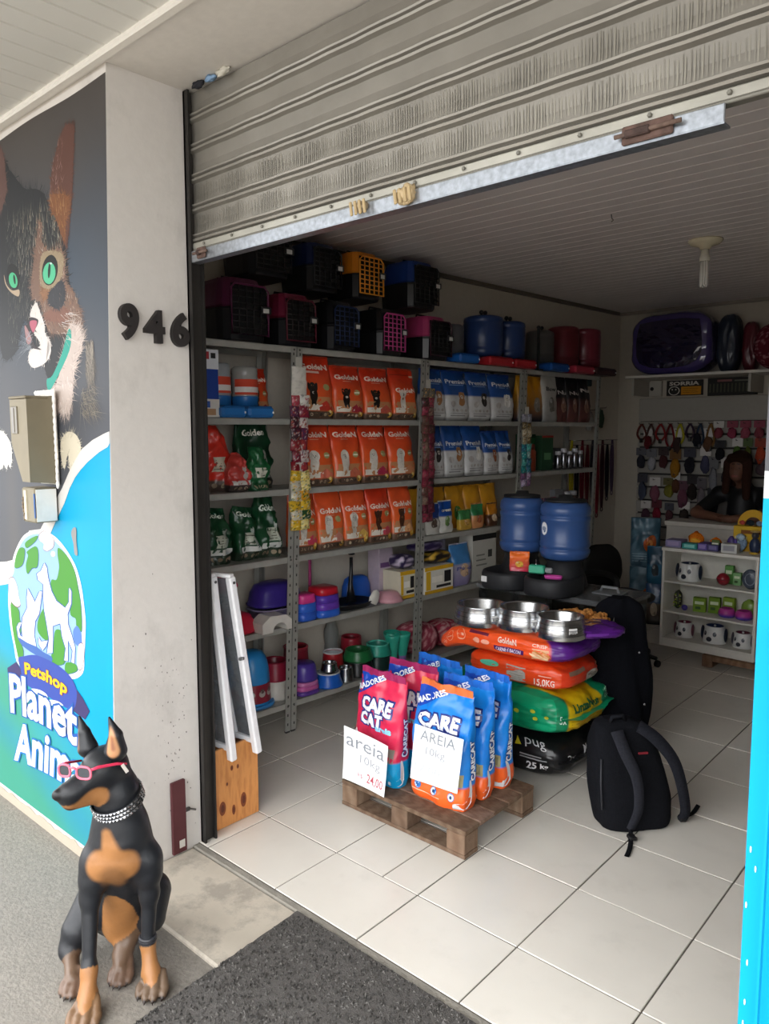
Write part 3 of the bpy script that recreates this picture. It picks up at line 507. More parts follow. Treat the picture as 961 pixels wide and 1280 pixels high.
class PMB(MB):      # all print colours darkened evenly so the brightly lit wall doesn't overexpose
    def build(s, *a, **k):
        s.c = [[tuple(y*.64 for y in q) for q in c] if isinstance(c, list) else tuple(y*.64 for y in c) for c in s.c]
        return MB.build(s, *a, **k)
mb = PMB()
LAY = [0]
def mp(x, z, off=None):
    o = LAY[0]*.000024+.0013 if off is None else off
    return (x, wy(z)-o, z)
def swz(x):
    P = SWOOSH
    if x >= P[0][0]: return P[0][1]+.01
    for a, b in zip(P, P[1:]):
        if b[0] <= x <= a[0]:
            t = (a[0]-x)/(a[0]-b[0]+1e-9); return a[1]+(b[1]-a[1])*t
    return P[-1][1]
def edge(z): return -2.4185+.0115*z
nx, nz = 70, 160; G = []; K = []
for i in range(nx+1):
    gcol = []; gp = []
    for j in range(nz+1):
        z = .035+(2.765-.035)*j/nz; x = -4.1+(edge(z)+4.1)*(1-(1-i/nx)**1.6)
        if j == nz: z = 2.762-.004*math.sin(x*9)
        n1 = noise.noise(Vector((x*2.5, z*2.5, 0))); n2 = noise.noise(Vector((x*7, z*1.5, 4)))
        s_ = swz(x)
        if z > s_+.02:
            t = min(1, max(0, (z-1.55)/1.0)); a = mixc('5c5e64', '58524e', t)
            q = math.exp(-((z-2.15)/.33)**2)*.8; a = mixc(a, '465a6e', q*(.7+.5*n1)); 
            q2 = max(0, min(1, (2.0-z)/.9))*max(0, n2+.1); a = mixc(a, '6e6a66', q2*.7)
        else:
            a = mixc('00a2da', '04b0e4', min(1, z/1.4))
            u_ = (-2.42-x); q = max(0, min(1, (u_*1.05+(.62-z)*.9)/.95-.1+.5*n1)) if z < .78 else 0
            q *= min(1, (.78-z)/.25) if z < .78 else 0
            a = mixc(a, '4ba184', min(.95, q)); q3 = max(0, 1-abs((z-.12-.25*(u_-.2)))/.13); a = mixc(a, '2f8fbf', q3*.45)
        gp.append(mp(x, z, .001)); gcol.append(a)
    G.append(gp); K.append(gcol)
mb.grid(G, nx+1, nz+1, K, 0, False)
rng = random.Random(3)
def strokes(n, xr, zr, cols, L, ang, w=.0012, inside=None, jit=.35):
    for _ in range(n):
        x = rng.uniform(*xr); z = rng.uniform(*zr)
        if inside and not inside(x, z): continue
        a = ang(x, z)+rng.gauss(0, jit) if callable(ang) else ang+rng.gauss(0, jit)
        l = L*rng.uniform(.5, 1.3); dx, dz = math.cos(a)*l, math.sin(a)*l; px, pz = -math.sin(a)*w, math.cos(a)*w
        LAY[0] += .004
        mb.add([mp(x+px, z+pz), mp(x-px, z-pz), mp(x+dx*.6, z+dz*.6), mp(x+dx, z+dz)], [(0, 1, 2, 3)], rng.choice(cols))
def pin(poly):
    def f(x, z):
        c = False; n = len(poly)
        for i in range(n):
            x1, z1 = poly[i]; x2, z2 = poly[(i+1) % n]
            if (z1 > z) != (z2 > z) and x < (x2-x1)*(z-z1)/(z2-z1)+x1: c = not c
        return c
    return f
clipx = lambda p: [(min(x, edge(z)-.001), z) for x, z in p]
BIG = {}
FR = {0: (260, .045), 1: (60, .03), 2: (170, .022), 3: (120, .03), 4: (300, .035), 5: (90, .03), 6: (90, .03), 7: (110, .02), 8: (70, .014), 17: (70, .02), 21: (320, .05), 23: (50, .02), 24: (60, .03)}
for k, (c, sm, P) in enumerate(MURAL_SHAPES):
    LAY[0] += 1
    P = clipx(crv(P, 4) if sm else P); c = {'7a5347': '6a473d', 'a8703f': '8a5a3a', '9a7a64': '86695a', 'b98458': '9a6e4e', 'a8705a': '8d6252', 'c3b091': 'a89578'}.get(c, c); BIG[k] = P
    mb.flat(P, mp, c)
    if k in FR:
        n_, L0 = FR[k]; cx = sum(p[0] for p in P)/len(P); cz = sum(p[1] for p in P)/len(P)
        for _ in range(n_):
            i = rng.randrange(len(P)); a, b = P[i], P[(i+1) % len(P)]; t = rng.random(); x = a[0]+(b[0]-a[0])*t; z = a[1]+(b[1]-a[1])*t
            if x > -2.44: continue
            dx, dz = x-cx, z-cz; n = math.hypot(dx, dz)+1e-6; an = math.atan2(dz*.6+rng.gauss(0, .3)*n, dx+rng.gauss(0, .3)*n); l = L0*rng.uniform(.4, 1.2)
            px, pz = -math.sin(an)*.0022, math.cos(an)*.0022; ex, ez = x+math.cos(an)*l, z+math.sin(an)*l; bx, bz = x-math.cos(an)*l*.7, z-math.sin(an)*l*.7; LAY[0] += .002
            f_ = rng.uniform(.75, 1.2); mb.add([mp(bx+px, bz+pz), mp(bx-px, bz-pz), mp(ex, ez)], [(0, 1, 2)], tuple(q*f_ for q in hx(c)))
    if k == 0: strokes(900, (-3.2, -2.72), (1.95, 2.45), ['45484c', '55564f', '25282b', '6f6f66', '8a8878'], .05, lambda x, z: PI/2+(x+2.95)*1.5, .0011, pin(P))
    if k == 2: strokes(420, (-2.86, -2.70), (2.2, 2.64), ['8f6a5c', '6a443a', 'a98a80', 'b08f86', '5c3d33'], .035, lambda x, z: PI*.42, .0012, pin(P), .5)
    if k == 3: strokes(260, (-2.90, -2.68), (2.2, 2.45), ['c08a4e', '8a5830', 'd0a070', '6a4026'], .05, PI*.55, .0011, pin(P), .2)
    if k == 0: strokes(160, (-3.1, -2.72), (2.2, 2.42), ['8d8a80', 'a8a498', 'b8a890'], .06, lambda x, z: PI/2+(x+2.9)*1.2, .0014, pin(P), .2)
    if k == 4: strokes(1500, (-2.9, -2.45), (1.8, 2.45), ['c8b09a', '7c5a48', 'b08c74', '5e4a40', 'd8c8b8', '4a4644', 'b4825c'], .04, lambda x, z: -PI*.3 if z < 2.05 else PI*.5, .0012, pin(P), .45)
    if k == 7: strokes(200, (-2.8, -2.55), (1.9, 2.2), ['2c2d32', '585a60', '83705f'], .025, -PI*.35, .0011, pin(P))
    if k == 8: strokes(90, (-2.85, -2.6), (2.0, 2.35), ['e0d4bc', '8f7a60'], .02, PI*.5, .0010, pin(P))
    if MURAL_SHAPES[k][0] in ('d9c8be', 'efe6e0'): strokes(260, (-2.95, -2.45), (1.65, 2.15), ['f4ece6', 'c4b0a4', 'fbf6f2', 'b89a8c'], .045, -PI*.45, .0012, pin(P), .3)
LAY[0] = 45
strokes(26, (-2.74, -2.66), (1.93, 2.03), ['f0e4da', 'ffffff', 'e0c8ba'], .13, lambda x, z: -.35, .0009, None, .28)      # whiskers right
strokes(22, (-3.02, -2.97), (1.92, 1.99), ['b8c0c8', '8c949c'], .14, lambda x, z: PI+.25, .0008, None, .3)
strokes(240, (-2.56, -2.50), (1.80, 1.92), ['8d857c', '6c665f', 'a89e90'], .10, lambda x, z: -PI*.45-(x+2.53)*12, .0011, None, .3)
strokes(120, (-2.60, -2.50), (1.66, 1.76), ['9d9588', '7a736b'], .09, lambda x, z: -PI*.22, .0011, None, .5)
LAY[0] = 130
def quad(Q):
    (ax, az), (bx, bz), (cx, cz), (dx, dz) = Q     # TL TR BR BL
    def f(u, v, bow=0.): 
        x = (1-u)*((1-v)*dx+v*ax)+u*((1-v)*cx+v*bx); z = (1-u)*((1-v)*dz+v*az)+u*((1-v)*cz+v*bz)+bow*4*u*(1-u)
        return x, z
    return f
for word, key, c, cb, bow in (('Petshop', 'petshop', 'ffd21e', '8a3f5c', .012), ('Planet', 'planet', 'fbfcfc', '2f62b4', .02), ('Animal', 'animal', 'fbfcfc', '2f7cc4', .02)):
    q = quad(MURAL_Q[key])
    for dx, dz, cc, bo, lay in ((0, 0, cb, .075 if key != 'petshop' else .06, 132), (0, 0, c, .03 if key != 'petshop' else .03, 136)):
        LAY[0] = lay
        e = .03 if cc == cb else 0
        mb.text(word, -e*.5, -e, 1+e*.5, 1+e, lambda a, b: mp(*q(a, b, bow)), cc, bold=bo)
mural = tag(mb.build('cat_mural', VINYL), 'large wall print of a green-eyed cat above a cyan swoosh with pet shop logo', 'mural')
# strip of bare plaster under and over the print: ragged edge
mb = MB()
for i in range(46):
    x = -3.95+i*.034; a = .022+.022*noise.noise(Vector((i*.6, 0, 0)))
    mb.add([(x, wy(0)-.0022, -.03), (x+.034, wy(0)-.0022, -.03), (x+.034, wy(0)-.0022, .022+.022*noise.noise(Vector((i*.6+.6, 0, 0)))), (x, wy(0)-.0022, a)], [(0, 1, 2, 3)], 'a29888')
struct('baseboard_front', mb, PLASTER, label='ragged strip of bare plaster under the mural')
# electricity meter box
t = thing('meter_box', 'beige electricity meter box with small window mounted over the cat mural', 'meter box', (-2.76, 1.280, 1.41))
mb = MB(); mb.box(-.155, -.012, -.005, -.006+.0, .0, .335, 'e4e1da', 0, .004)
for i in range(9): blob(mb, (-.15+i*.017, -.010, .338), .011, .006, .009, 'efece6', i, .3)
for i in range(14): blob(mb, (-.006, -.010, -.003+i*.026), .007, .006, .016, 'efece6', i+20, .3)
mb.build('back_plate', PLASTER, t)['label'] = 'flaking white back plate'
Bc = '7d745f'; mb = MB()
P = [(-.150, .325), (-.012, .325), (-.012, .0), (-.085, .0), (-.150, .145)]
Pf = [(-.146, .31), (.0, .31), (.0, .01), (-.065, .01), (-.146, .150)]
V = [(x, -.01, z) for x, z in P]+[(x*.98-.002, -.112, z) for x, z in Pf]
mb.add(V, [(0, 1, 6, 5), (1, 2, 7, 6), (2, 3, 8, 7), (3, 4, 9, 8), (4, 0, 5, 9), (5, 6, 7, 8, 9)], Bc)
mb.build('housing', mat('meter_shell', .6, namt=.07, nscale=9), t)
mb = MB(); mb.box(-.128, -.1165, .185, -.078, -.110, .285, '5f5745', 0, .002); mb.box(-.124, -.118, .19, -.100, -.1165, .28, '5b5343'); mb.build('window', FILM, t)['label'] = 'small sunken reading window'
mb = MB(); mb.box(-.148, -.115, .312, -.004, -.03, .322, '746b57', 0, .003); mb.build('lid', MATTE, t)
t2 = thing('meter_connection_box', 'stained beige terminal box directly below the meter box', 'junction box', (-2.79, 1.277, 1.265))
mb = MB(); mb.box(-.11, -.085, 0, .0, 0, .13, '7f7763', 0, .006); mb.build('body', MATTE, t2)
mb = MB(); mb.box(.0005, -.08, .005, .003, -.005, .125, 'dfdcd4'); mb.box(-.006, -.0865, .02, .0, -.083, .11, '47679a'); mb.build('side_patch', PLASTER, t2)
mb = MB(); mb.box(-.085, -.088, .01, -.065, -.084, .12, 'c9bfa6'); 
for i in range(6): blob(mb, (-.095+random.uniform(-.01, .01), -.086, .015+i*.014), .008, .004, .008, '6a5a45', i+3, .5)
mb.build('rust_stain', MATTE, t2)
# ================================================ BAG BUILDERS
def se(a, n):   # superellipse edge factor
    return max(0., 1-abs(a)**n)**(1/n)
class Bag:
    """standing flat-bottom bag, local: width x, front to -y, up z. F(a,b): a -0.5..0.5, b 0..1 on the front"""
    def __init__(s, w, h, d, top=.03, pinch=.0, crink=.004, seed=0, lean=0., sag=0., mid=1.):
        s.w, s.h, s.d, s.top, s.pinch, s.crink, s.seed, s.lean, s.sag, s.mid = w, h, d, top, pinch, crink, seed, lean, sag, mid
    def prof(s, b):
        t = 1-(1-s.top)*(max(0, (b-.45)/.55)**1.5) if b > .45 else 1.
        lo = min(1, .80+b*2.2)
        hw = s.w/2*(1-s.pinch*max(0, (b-.5)/.5))*min(1, .93+b*.9)
        hd = s.d/2*t*lo*(1+(s.mid-1)*math.sin(PI*min(1, b/.8)))
        n = 5-2.6*b
        return hw, hd, max(2.1, n)
    def P(s, th, b):
        hw, hd, n = s.prof(b); ca, sa = math.cos(th), math.sin(th)
        q = (abs(ca)**n+abs(sa)**n)**(-1/n); x, y = hw*ca*q, hd*sa*q
        return s.post(x, y, b)
    def post(s, x, y, b, off=0.):
        v = Vector((x/s.w*3.1+s.seed*5.7, y*9, b*4.5)); k = s.crink*(noise.noise(v)+.5*noise.noise(v*2.7))
        v2 = noise.noise(Vector((s.seed*3.1+b*2, x*5, 1)))
        yy = y+k*2.2*(1 if y < 0 else .6)-off+s.lean*b*b; zz = s.h*b*(1+ (s.sag*v2*b if b > .8 else 0))
        return (x*(1+.03*noise.noise(Vector((b*5, s.seed, 0)))), yy, zz)
    def F(s, a, b, off=.0016):
        hw, hd, n = s.prof(b); x = 2*a*hw; r = se(min(.999, abs(2*a)), n)
        return s.post(x, -hd*r, b, off)
    def side(s, a, b, off=.002, sgn=1):     # a -.5..+.5 along depth on the +x side
        hw, hd, n = s.prof(b); y = 2*a*hd; r = se(min(.97, abs(2*a)), n); p = s.post(sgn*hw*r, y, b)
        return (p[0]+sgn*off, p[1], p[2])
    def mesh(s, colf, nth=40, nb=22, fin=.0, fincol='c0c0c0'):
        mb = MB(); G = []; K = []
        for i in range(nth):
            th = 2*PI*(i+.5)/nth; G.append([s.P(th, j/nb) for j in range(nb+1)]); K.append([hx(colf(math.cos(th), math.sin(th), j/nb)) for j in range(nb+1)])
        mb.grid(G, nth, nb+1, K, 0, True, closeu=True)
        mb.add([g[0] for g in G], [list(range(nth))[::-1]], K[0][0]); mb.add([g[-1] for g in G], [list(range(nth))], K[0][-1])
        if fin:
            n = 12; t = [s.F(-.5+i/n, 1, 0) for i in range(n+1)]
            V = [(p[0], (p[1])*0+s.lean, p[2]) for p in t]+[(p[0]*.985, s.lean+.004*math.sin(i*1.3+s.seed), p[2]+fin) for i, p in enumerate(t)]
            V2 = [(x, y+.003, z) for x, y, z in V]; m = n+1
            mb.add(V+V2, [(i, i+1, m+i+1, m+i) for i in range(n)]+[(2*m+i, 3*m+i, 3*m+i+1, 2*m+i+1) for i in range(n)]+[(m+i, m+i+1, 3*m+i+1, 3*m+i) for i in range(n)], fincol)
        return mb
    def poly(s, mb, P, c, off=.0018, g=None):
        fn = (g or s.F); V, F = fine(P) if max(p[0] for p in P)-min(p[0] for p in P) > .12 else (P, [list(range(len(P)))]); mb.add([fn(a, b, off) for a, b in V], F, c)
    def rect(s, mb, a0, b0, a1, b1, c, off=.0016, n=6, k=2, fn=None):
        fn = fn or s.F
        mb.grid([[fn(a0+(a1-a0)*i/n, b0+(b1-b0)*j/k, off) for j in range(k+1)] for i in range(n+1)], n+1, k+1, c, 0, True)
    def text(s, mb, t, a0, b0, a1, b1, c, off=.0026, bold=.02, fn=None):
        fn = fn or s.F; mb.text(t, a0, b0, a1, b1, lambda a, b: fn(a, b, off), c, bold=bold)
def golden(seed, w, h, d, pet, bandc, logo_b=.80, badge=True, sub=False, fold=False, c0='d0361c'):
    B = Bag(w, h, d, top=.05, crink=.005, seed=seed, lean=.015)
    def col(ca, sa, b):
        r = hx(c0) if b > .35 else mixc('c98a4a', c0, b/.35)
        r = mixc(r, mixc(c0, 'f08038', .35), .5+.5*math.sin(b*5))
        if b < .14: r = hx('6b5242')
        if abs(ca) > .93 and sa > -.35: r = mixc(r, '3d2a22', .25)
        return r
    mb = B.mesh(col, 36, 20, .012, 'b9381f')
    if badge is not None: B.rect(mb, -.46, .135, .46, .36, mixc('b89368', 'd06a38', .35), .0012, 8, 3)
    # bowl ribbon
    B.rect(mb, -.44, .14, .12, .24, 'e6dfd2', .0018); 
    B.poly(mb, [(.02, .14), (.40, .13), (.42, .20), (.22, .30), (.02, .22)], bandc, .0022)
    B.rect(mb, -.45, .02, .45, .12, '57463a', .0014)
    for i in range(5): B.poly(mb, ell(-.34+i*.13, .07, .045, .028, 10), random.choice(['8d7a62', 'a6957c', '3a3029', 'c2b49a']), .002)
    B.poly(mb, ell(.33, .10, .09, .06, 10), 'c99a34', .0026); B.poly(mb, ell(.33, .12, .04, .03, 8), 'e8d28a', .003)
    if pet == 'poodle':
        c1, c2 = 'd9d2c6', 'b9b0a4'
        for P in (ell(-.14, .39, .14, .15), ell(-.14, .52, .13, .09), ell(-.23, .50, .06, .08), ell(-.05, .50, .06, .08), ell(-.20, .28, .05, .06), ell(-.08, .28, .05, .06)): B.poly(mb, P, c1, .0020)
        B.poly(mb, ell(-.14, .50, .08, .055), c2, .0024)
        for a in (-.17, -.11): B.poly(mb, ell(a, .515, .012, .010, 8), '1d1a18', .0028)
        B.poly(mb, ell(-.14, .49, .014, .010, 8), '1d1a18', .0028)
    else:
        c1 = {'black': '1d1715', 'brown': '4d2c1c', 'white': 'e3ddd2'}[pet]
        for P in (ell(-.14, .38, .12, .14), ell(-.14, .53, .09, .065), ell(-.24, .52, .045, .075, 12, .4), ell(-.04, .52, .045, .075, 12, -.4), ell(-.19, .28, .04, .06), ell(-.08, .28, .04, .06)): B.poly(mb, P, c1, .0020)
        B.poly(mb, ell(-.14, .505, .045, .028), '3a2a20' if pet != 'white' else '40302a', .0024); B.poly(mb, ell(-.14, .425, .05, .022), 'd9d5cc' if pet == 'black' else '8a5a38', .0026)
        for a in (-.17, -.11): B.poly(mb, ell(a, .545, .010, .008, 8), 'b98a50', .0028)
    if badge: B.poly(mb, ell(.24, .52, .10, .055, 14), 'a5a06a', .0022); B.rect(mb, .16, .505, .32, .53, 'e4e0cc', .0026, 2, 1)
    B.text(mb, 'GoldeN', -.42, logo_b-.035, .40, logo_b+.06, 'f2ded0', bold=.035)
    if sub: B.rect(mb, -.34, logo_b-.095, .12, logo_b-.06, 'ecc9b8', .002, 3, 1)
    else: B.rect(mb, -.2, logo_b-.075, .1, logo_b-.06, 'e79a7c', .002, 3, 1)
    if fold: B.rect(mb, -.44, .90, .30, .915, '9c2413', .002, 5, 1); B.rect(mb, .30, .86, .46, .90, 'e7c9b0', .002, 2, 1)
    return mb
def premier(seed, w, h, d, pet, logo_b=.80):
    B = Bag(w, h, d, top=.05, crink=.005, seed=seed, lean=.015)
    def col(ca, sa, b): return hx('1f4c90') if b > .52 else hx('c9c9c8') if b > .04 else hx('9a9a98')
    mb = B.mesh(col, 36, 26, .012, '1c3c80')
    B.text(mb, 'PremieR', -.42, logo_b-.04, .42, logo_b+.05, 'dfe4ea', bold=.03); B.rect(mb, -.3, logo_b-.075, .25, logo_b-.06, '8fb0dc', .002, 3, 1)
    c = {'tan': 'a5754c', 'black': '2b2624', 'white': 'e4e2dd', 'brown': '8a4f30'}[pet]
    for P in (ell(.12, .40, .13, .10), ell(.12, .52, .10, .075), ell(.03, .53, .035, .06), ell(.21, .53, .035, .06)): B.poly(mb, P, c, .0022)
    B.poly(mb, ell(.12, .49, .055, .04), 'd8d0c4', .0026)
    for a in (.085, .155): B.poly(mb, ell(a, .54, .012, .010, 8), '141210', .003)
    B.poly(mb, ell(.12, .50, .015, .011, 8), '141210', .003)
    B.poly(mb, ell(-.25, .34, .11, .065), 'b5b0ac', .002); B.rect(mb, -.38, .14, .38, .155, '9a9a9a', .002, 5, 1); B.rect(mb, -.38, .09, .2, .11, '8a8a8a', .002, 5, 1)
    for i in range(4): B.poly(mb, ell(-.26+i*.17, .21, .05, .03), 'a8a29c' if i % 2 else 'b8b4ae', .002)
    return mb
def gussy(seed, w, h, d, c0, c1, bot, logo, c_logo='e8e4da', lb=.74, tw=.4, animal=None, label=None, twist=.5):
    """soft open bag whose top slumps"""
    B = Bag(w, h, d, top=.12, pinch=twist, crink=.016, seed=seed, lean=random.uniform(-.02, .03), sag=.1)
    def col(ca, sa, b):
        if b < .16: return hx(bot)
        return mixc(c0, c1, .5+.5*noise.noise(Vector((ca*2, sa*2+seed, b*3))))
    mb = B.mesh(col, 40, 26)
    if logo: B.text(mb, logo, -tw, lb-.045, tw, lb+.045, c_logo, bold=.03)
    if label: B.rect(mb, -.2, .30, .22, .52, label, .003, 4, 3); [B.rect(mb, -.16, .33+.045*i, .16, .345+.045*i, '6a6a5c', .0036, 3, 1) for i in range(4)]
    if animal:
        for P in (ell(.22, .40, .07, .12), ell(.22, .54, .06, .05), ell(.17, .58, .02, .04), ell(.27, .58, .02, .04)): B.poly(mb, P, animal, .003)
        B.rect(mb, -.4, .17, .44, .27, 'd5d8d4', .003, 6, 2)
    for i in range(4): B.poly(mb, ell(-.3+.2*i, .09, .06, .04, 10), '8b7b66' if i % 2 else 'a89880', .003)
    return mb
# ================================================ STEEL RACKS ALONG THE LEFT WALL
RKA = math.atan(.0617); RO = Vector((-2.951, 2.546, 0)); RDY = Vector((math.sin(RKA), math.cos(RKA), 0)); RDX = Vector((math.cos(RKA), -math.sin(RKA), 0))
def rk(ly, z, out=0.): return RO+RDY*(ly+.04*z)+RDX*out+Vector((0, 0, z))
RROT = -RKA; RBAG = PI/2-RKA
SHZ = [.165, .58, .948, 1.305, 1.668, 2.035]
GREY = 'a3a39c'
def rack(y0, y1, label):
    L = y1-y0; D = .30
    t = thing('steel_rack', label, 'rack', rk(y0, 0), RROT, 'grey steel racks along the left wall')
    def post(yy, xx, sy, sxx):
        mb = MB(); K = Matrix.Identity(4); K[1][2] = .04; mb.T = K
        mb.box(min(xx, xx+sxx*.036), yy, 0, max(xx, xx+sxx*.036), yy+sy*.002, 2.035, '92928c') if False else None
        x2 = xx+sxx*.034; y2 = yy+sy*.034
        mb.box(xx, yy, .01, xx-sxx*.002, y2, 2.03, GREY); mb.box(xx, yy, .01, x2, yy+sy*.002, 2.03, '8f8f89')
        fx = xx+(.0008 if sxx < 0 else -.0008-.002*0)
        if sxx < 0:
            for k in range(40): z = .04+k*.05; mb.add([(xx+.0029, yy+sy*.014, z), (xx+.0029, yy+sy*.022, z), (xx+.0029, yy+sy*.022, z+.014), (xx+.0029, yy+sy*.014, z+.014)], [(0, 1, 2, 3)], '3f3f3c')
        return mb.build('post', STEEL, t)
    post(.002, 0, 1, -1); post(L-.002, 0, -1, -1); post(.002, -D, 1, 1); post(L-.002, -D, -1, 1)
    for z in SHZ:
        mb = MB(); K = Matrix.Translation((0, .04*z, 0)); mb.T = K; a, b = .003, L-.003
        mb.box(-D+.003, a, z-.004, -.0025, b, z, 'a8a8a1'); mb.box(-.0045, a, z-.032, -.0025, b, z, 'b0b0a9', 0); mb.box(-D+.003, a, z-.032, -D+.005, b, z-.004, GREY)
        mb.box(-.016, a, z-.032, -.0045, b, z-.030, '8c8c86')
        for yy in (.017, L-.017): mb.T = Matrix.Translation((0, .04*z, 0)) @ Matrix.Translation((.0005, yy, z-.016)) @ Matrix.Rotation(PI/2, 4, 'Y'); mb.cyl((0, 0, 0), .006, .004, '55554f', n=6)
        mb.build('shelf', STEEL, t)
    for yy in (.017, L-.017):
        mb = MB(); mb.box(-.012, yy-.015, 0, .003, yy+.015, .012, '2e2d2b', 0, .003); mb.build('foot', MATTE, t)
    return t
rack(-1.02, -.001, 'grey steel rack nearest the shutter with drink feeders and green bags')
rack(.001, .984, 'grey steel rack holding three rows of red-orange dog food bags')
rack(.987, 2.02, 'grey steel rack holding two rows of blue and white food bags')
rack(2.023, 3.08, 'grey steel rack at the far end beside the hanging leashes')
def put(mb_or_obj, name, mats, ly, z, out=-.1, rot=None, label=None, cat=None, group=None, dz=0.):
    p = rk(ly, z, out); p.z = z+dz+.0012
    if isinstance(mb_or_obj, MB): o = mb_or_obj.build(name, mats, loc=p, rot=RBAG if rot is None else rot)
    else:
        o = mb_or_obj.copy(); C.objects.link(o); o.location = p; o.rotation_euler = (0, 0, RBAG if rot is None else rot)
    return tag(o, label, cat, group)
ORD = ['first', 'second', 'third', 'fourth', 'fifth']
GG = 'red-orange dog food bags'
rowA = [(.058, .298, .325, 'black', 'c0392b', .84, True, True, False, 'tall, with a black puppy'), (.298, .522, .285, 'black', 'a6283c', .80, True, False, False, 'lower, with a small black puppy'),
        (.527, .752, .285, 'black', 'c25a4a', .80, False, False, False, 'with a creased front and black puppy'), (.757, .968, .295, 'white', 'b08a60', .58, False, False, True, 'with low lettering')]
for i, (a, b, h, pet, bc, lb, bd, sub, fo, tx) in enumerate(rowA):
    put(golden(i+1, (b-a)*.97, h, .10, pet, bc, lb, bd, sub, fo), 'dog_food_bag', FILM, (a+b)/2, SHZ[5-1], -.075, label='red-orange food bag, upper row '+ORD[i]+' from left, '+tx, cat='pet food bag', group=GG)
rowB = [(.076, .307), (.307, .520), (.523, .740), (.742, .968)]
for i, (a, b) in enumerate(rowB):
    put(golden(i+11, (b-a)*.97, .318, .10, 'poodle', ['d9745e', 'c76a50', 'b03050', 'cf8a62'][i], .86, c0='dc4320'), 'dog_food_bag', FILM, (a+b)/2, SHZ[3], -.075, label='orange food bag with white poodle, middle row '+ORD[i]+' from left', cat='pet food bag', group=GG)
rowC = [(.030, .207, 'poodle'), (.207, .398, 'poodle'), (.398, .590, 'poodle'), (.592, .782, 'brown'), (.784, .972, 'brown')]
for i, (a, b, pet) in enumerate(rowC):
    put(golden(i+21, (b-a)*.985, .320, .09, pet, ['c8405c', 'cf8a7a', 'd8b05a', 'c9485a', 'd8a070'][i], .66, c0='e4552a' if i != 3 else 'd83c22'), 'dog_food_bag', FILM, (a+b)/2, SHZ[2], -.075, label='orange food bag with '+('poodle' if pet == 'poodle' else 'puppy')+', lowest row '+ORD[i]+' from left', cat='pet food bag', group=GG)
GP = 'blue and white pet food bags'
for i, (a, b, pet) in enumerate([(1.03, 1.24, 'tan'), (1.235, 1.475, 'tan'), (1.475, 1.71, 'black'), (1.715, 1.975, 'white')]):
    put(premier(i+31, (b-a)*.96, .31, .10, pet), 'pet_food_bag', FILM, (a+b)/2, SHZ[4], -.075, label='blue and white food bag, upper blue row '+ORD[i]+' from left', cat='pet food bag', group=GP)
for i, (a, b, pet) in enumerate([(1.06, 1.25, 'black'), (1.25, 1.455, 'tan'), (1.455, 1.66, 'white'), (1.66, 1.83, 'brown'), (1.83, 1.99, 'black')]):
    put(premier(i+41, (b-a)*.97, .325 if i < 3 else .285, .09, pet, .66 if i < 3 else .7), 'pet_food_bag', FILM, (a+b)/2, SHZ[3], -.075, label='blue and white food bag, lower blue row '+ORD[i]+' from left', cat='pet food bag', group=GP)
# ================================================ MORE GOODS ON THE RACKS
def T_(ly, z, out=-.1, rot=RBAG, lift=.0012):
    p = rk(ly, z, out); p.z = z+lift; return dict(loc=p, rot=rot)
# ---- top of the racks: pet carriers
def carrier(name_label, ly, z, wd, h, d, upper, door, body='17171a', out=-.15, lw=.003, rim=None, rounded=False, rz=0.):
    t = thing('pet_carrier', name_label, 'pet carrier', group='pet carriers on top of the racks', **T_(ly, z, out, RBAG+rz))
    x = wd/2; y = d/2; hm = h*.52
    def shell(z0, z1, c, nm, top):
        mb = MB(); P = 4.2
        f0, f1 = (1.0, .97) if not top else (.99, .84)
        n = 28; prof = [(0, z0), (.93, z0), (1*f0, z0+.012), (f0*.5+f1*.5, (z0+z1)/2), (f1, z1-.02), (f1-.06, z1), (0, z1)] if top else [(0, z0), (.90, z0), (.94, z0+.01), (1.0, z1-.012), (1.03, z1-.006), (1.03, z1), (0, z1)]
        mb.lathe([(r, q) for r, q in prof], n, c, 0, (0, 0, 0), x, y, False, power=P)
        if top:
            for k in (-1, 1): mb.box(-x*.8, k*y*.35-.004, z1-.004, x*.8, k*y*.35+.004, z1+.002, c, 0, .002)
        return mb.build(nm, PLAST, t)
    shell(0, hm, body, 'lower_shell', False); u = shell(hm+.001, h, upper, 'upper_shell', True)
    if upper != body: u['label'] = 'coloured upper shell'
    mb = MB(); dw = x*.78; z0, z1 = h*.10, h*.88; yy = -y*1.0-.006
    R = [(-dw, z0), (dw, z0), (dw, z1-.02), (dw-.02, z1), (-dw+.02, z1), (-dw, z1-.02)]
    mb.tube([(a, yy, b) for a, b in R], .005, 6, rim or door, closed=True)
    nx_ = 5; nz_ = 8
    for i in range(1, nx_): mb.tube([(-dw+2*dw*i/nx_, yy, z0), (-dw+2*dw*i/nx_, yy, z1)], lw, 5, door)
    for i in range(1, nz_): mb.tube([(-dw, yy, z0+(z1-z0)*i/nz_), (dw, yy, z0+(z1-z0)*i/nz_)], lw*.85, 5, door)
    dr = mb.build('door', PLAST, t)
    mb = MB(); mb.box(dw*.55, yy-.014, h*.45, dw*1.1, yy-.004, h*.45+.035, '2a2a2c', 0, .003); mb.box(dw*.62, yy-.017, h*.46, dw*.95, yy-.013, h*.46+.022, 'd8d8d6', 0, .002); mb.build('latch', PLAST, dr)
    mb = MB(); mb.box(-dw*.97, -y*.995, z0, dw*.97, -y*.97, z1, '0a0a0b'); mb.build('opening', MATTE, t)
    mb = MB(); mb.tube([(-.05, 0, h), (-.045, 0, h+.022), (.045, 0, h+.022), (.05, 0, h)], .006, 6, body); mb.build('handle', PLAST, t)
    return t
Z0 = 2.0355; FEED = mat('milky_plastic', .25, trans=.25, namt=.03)
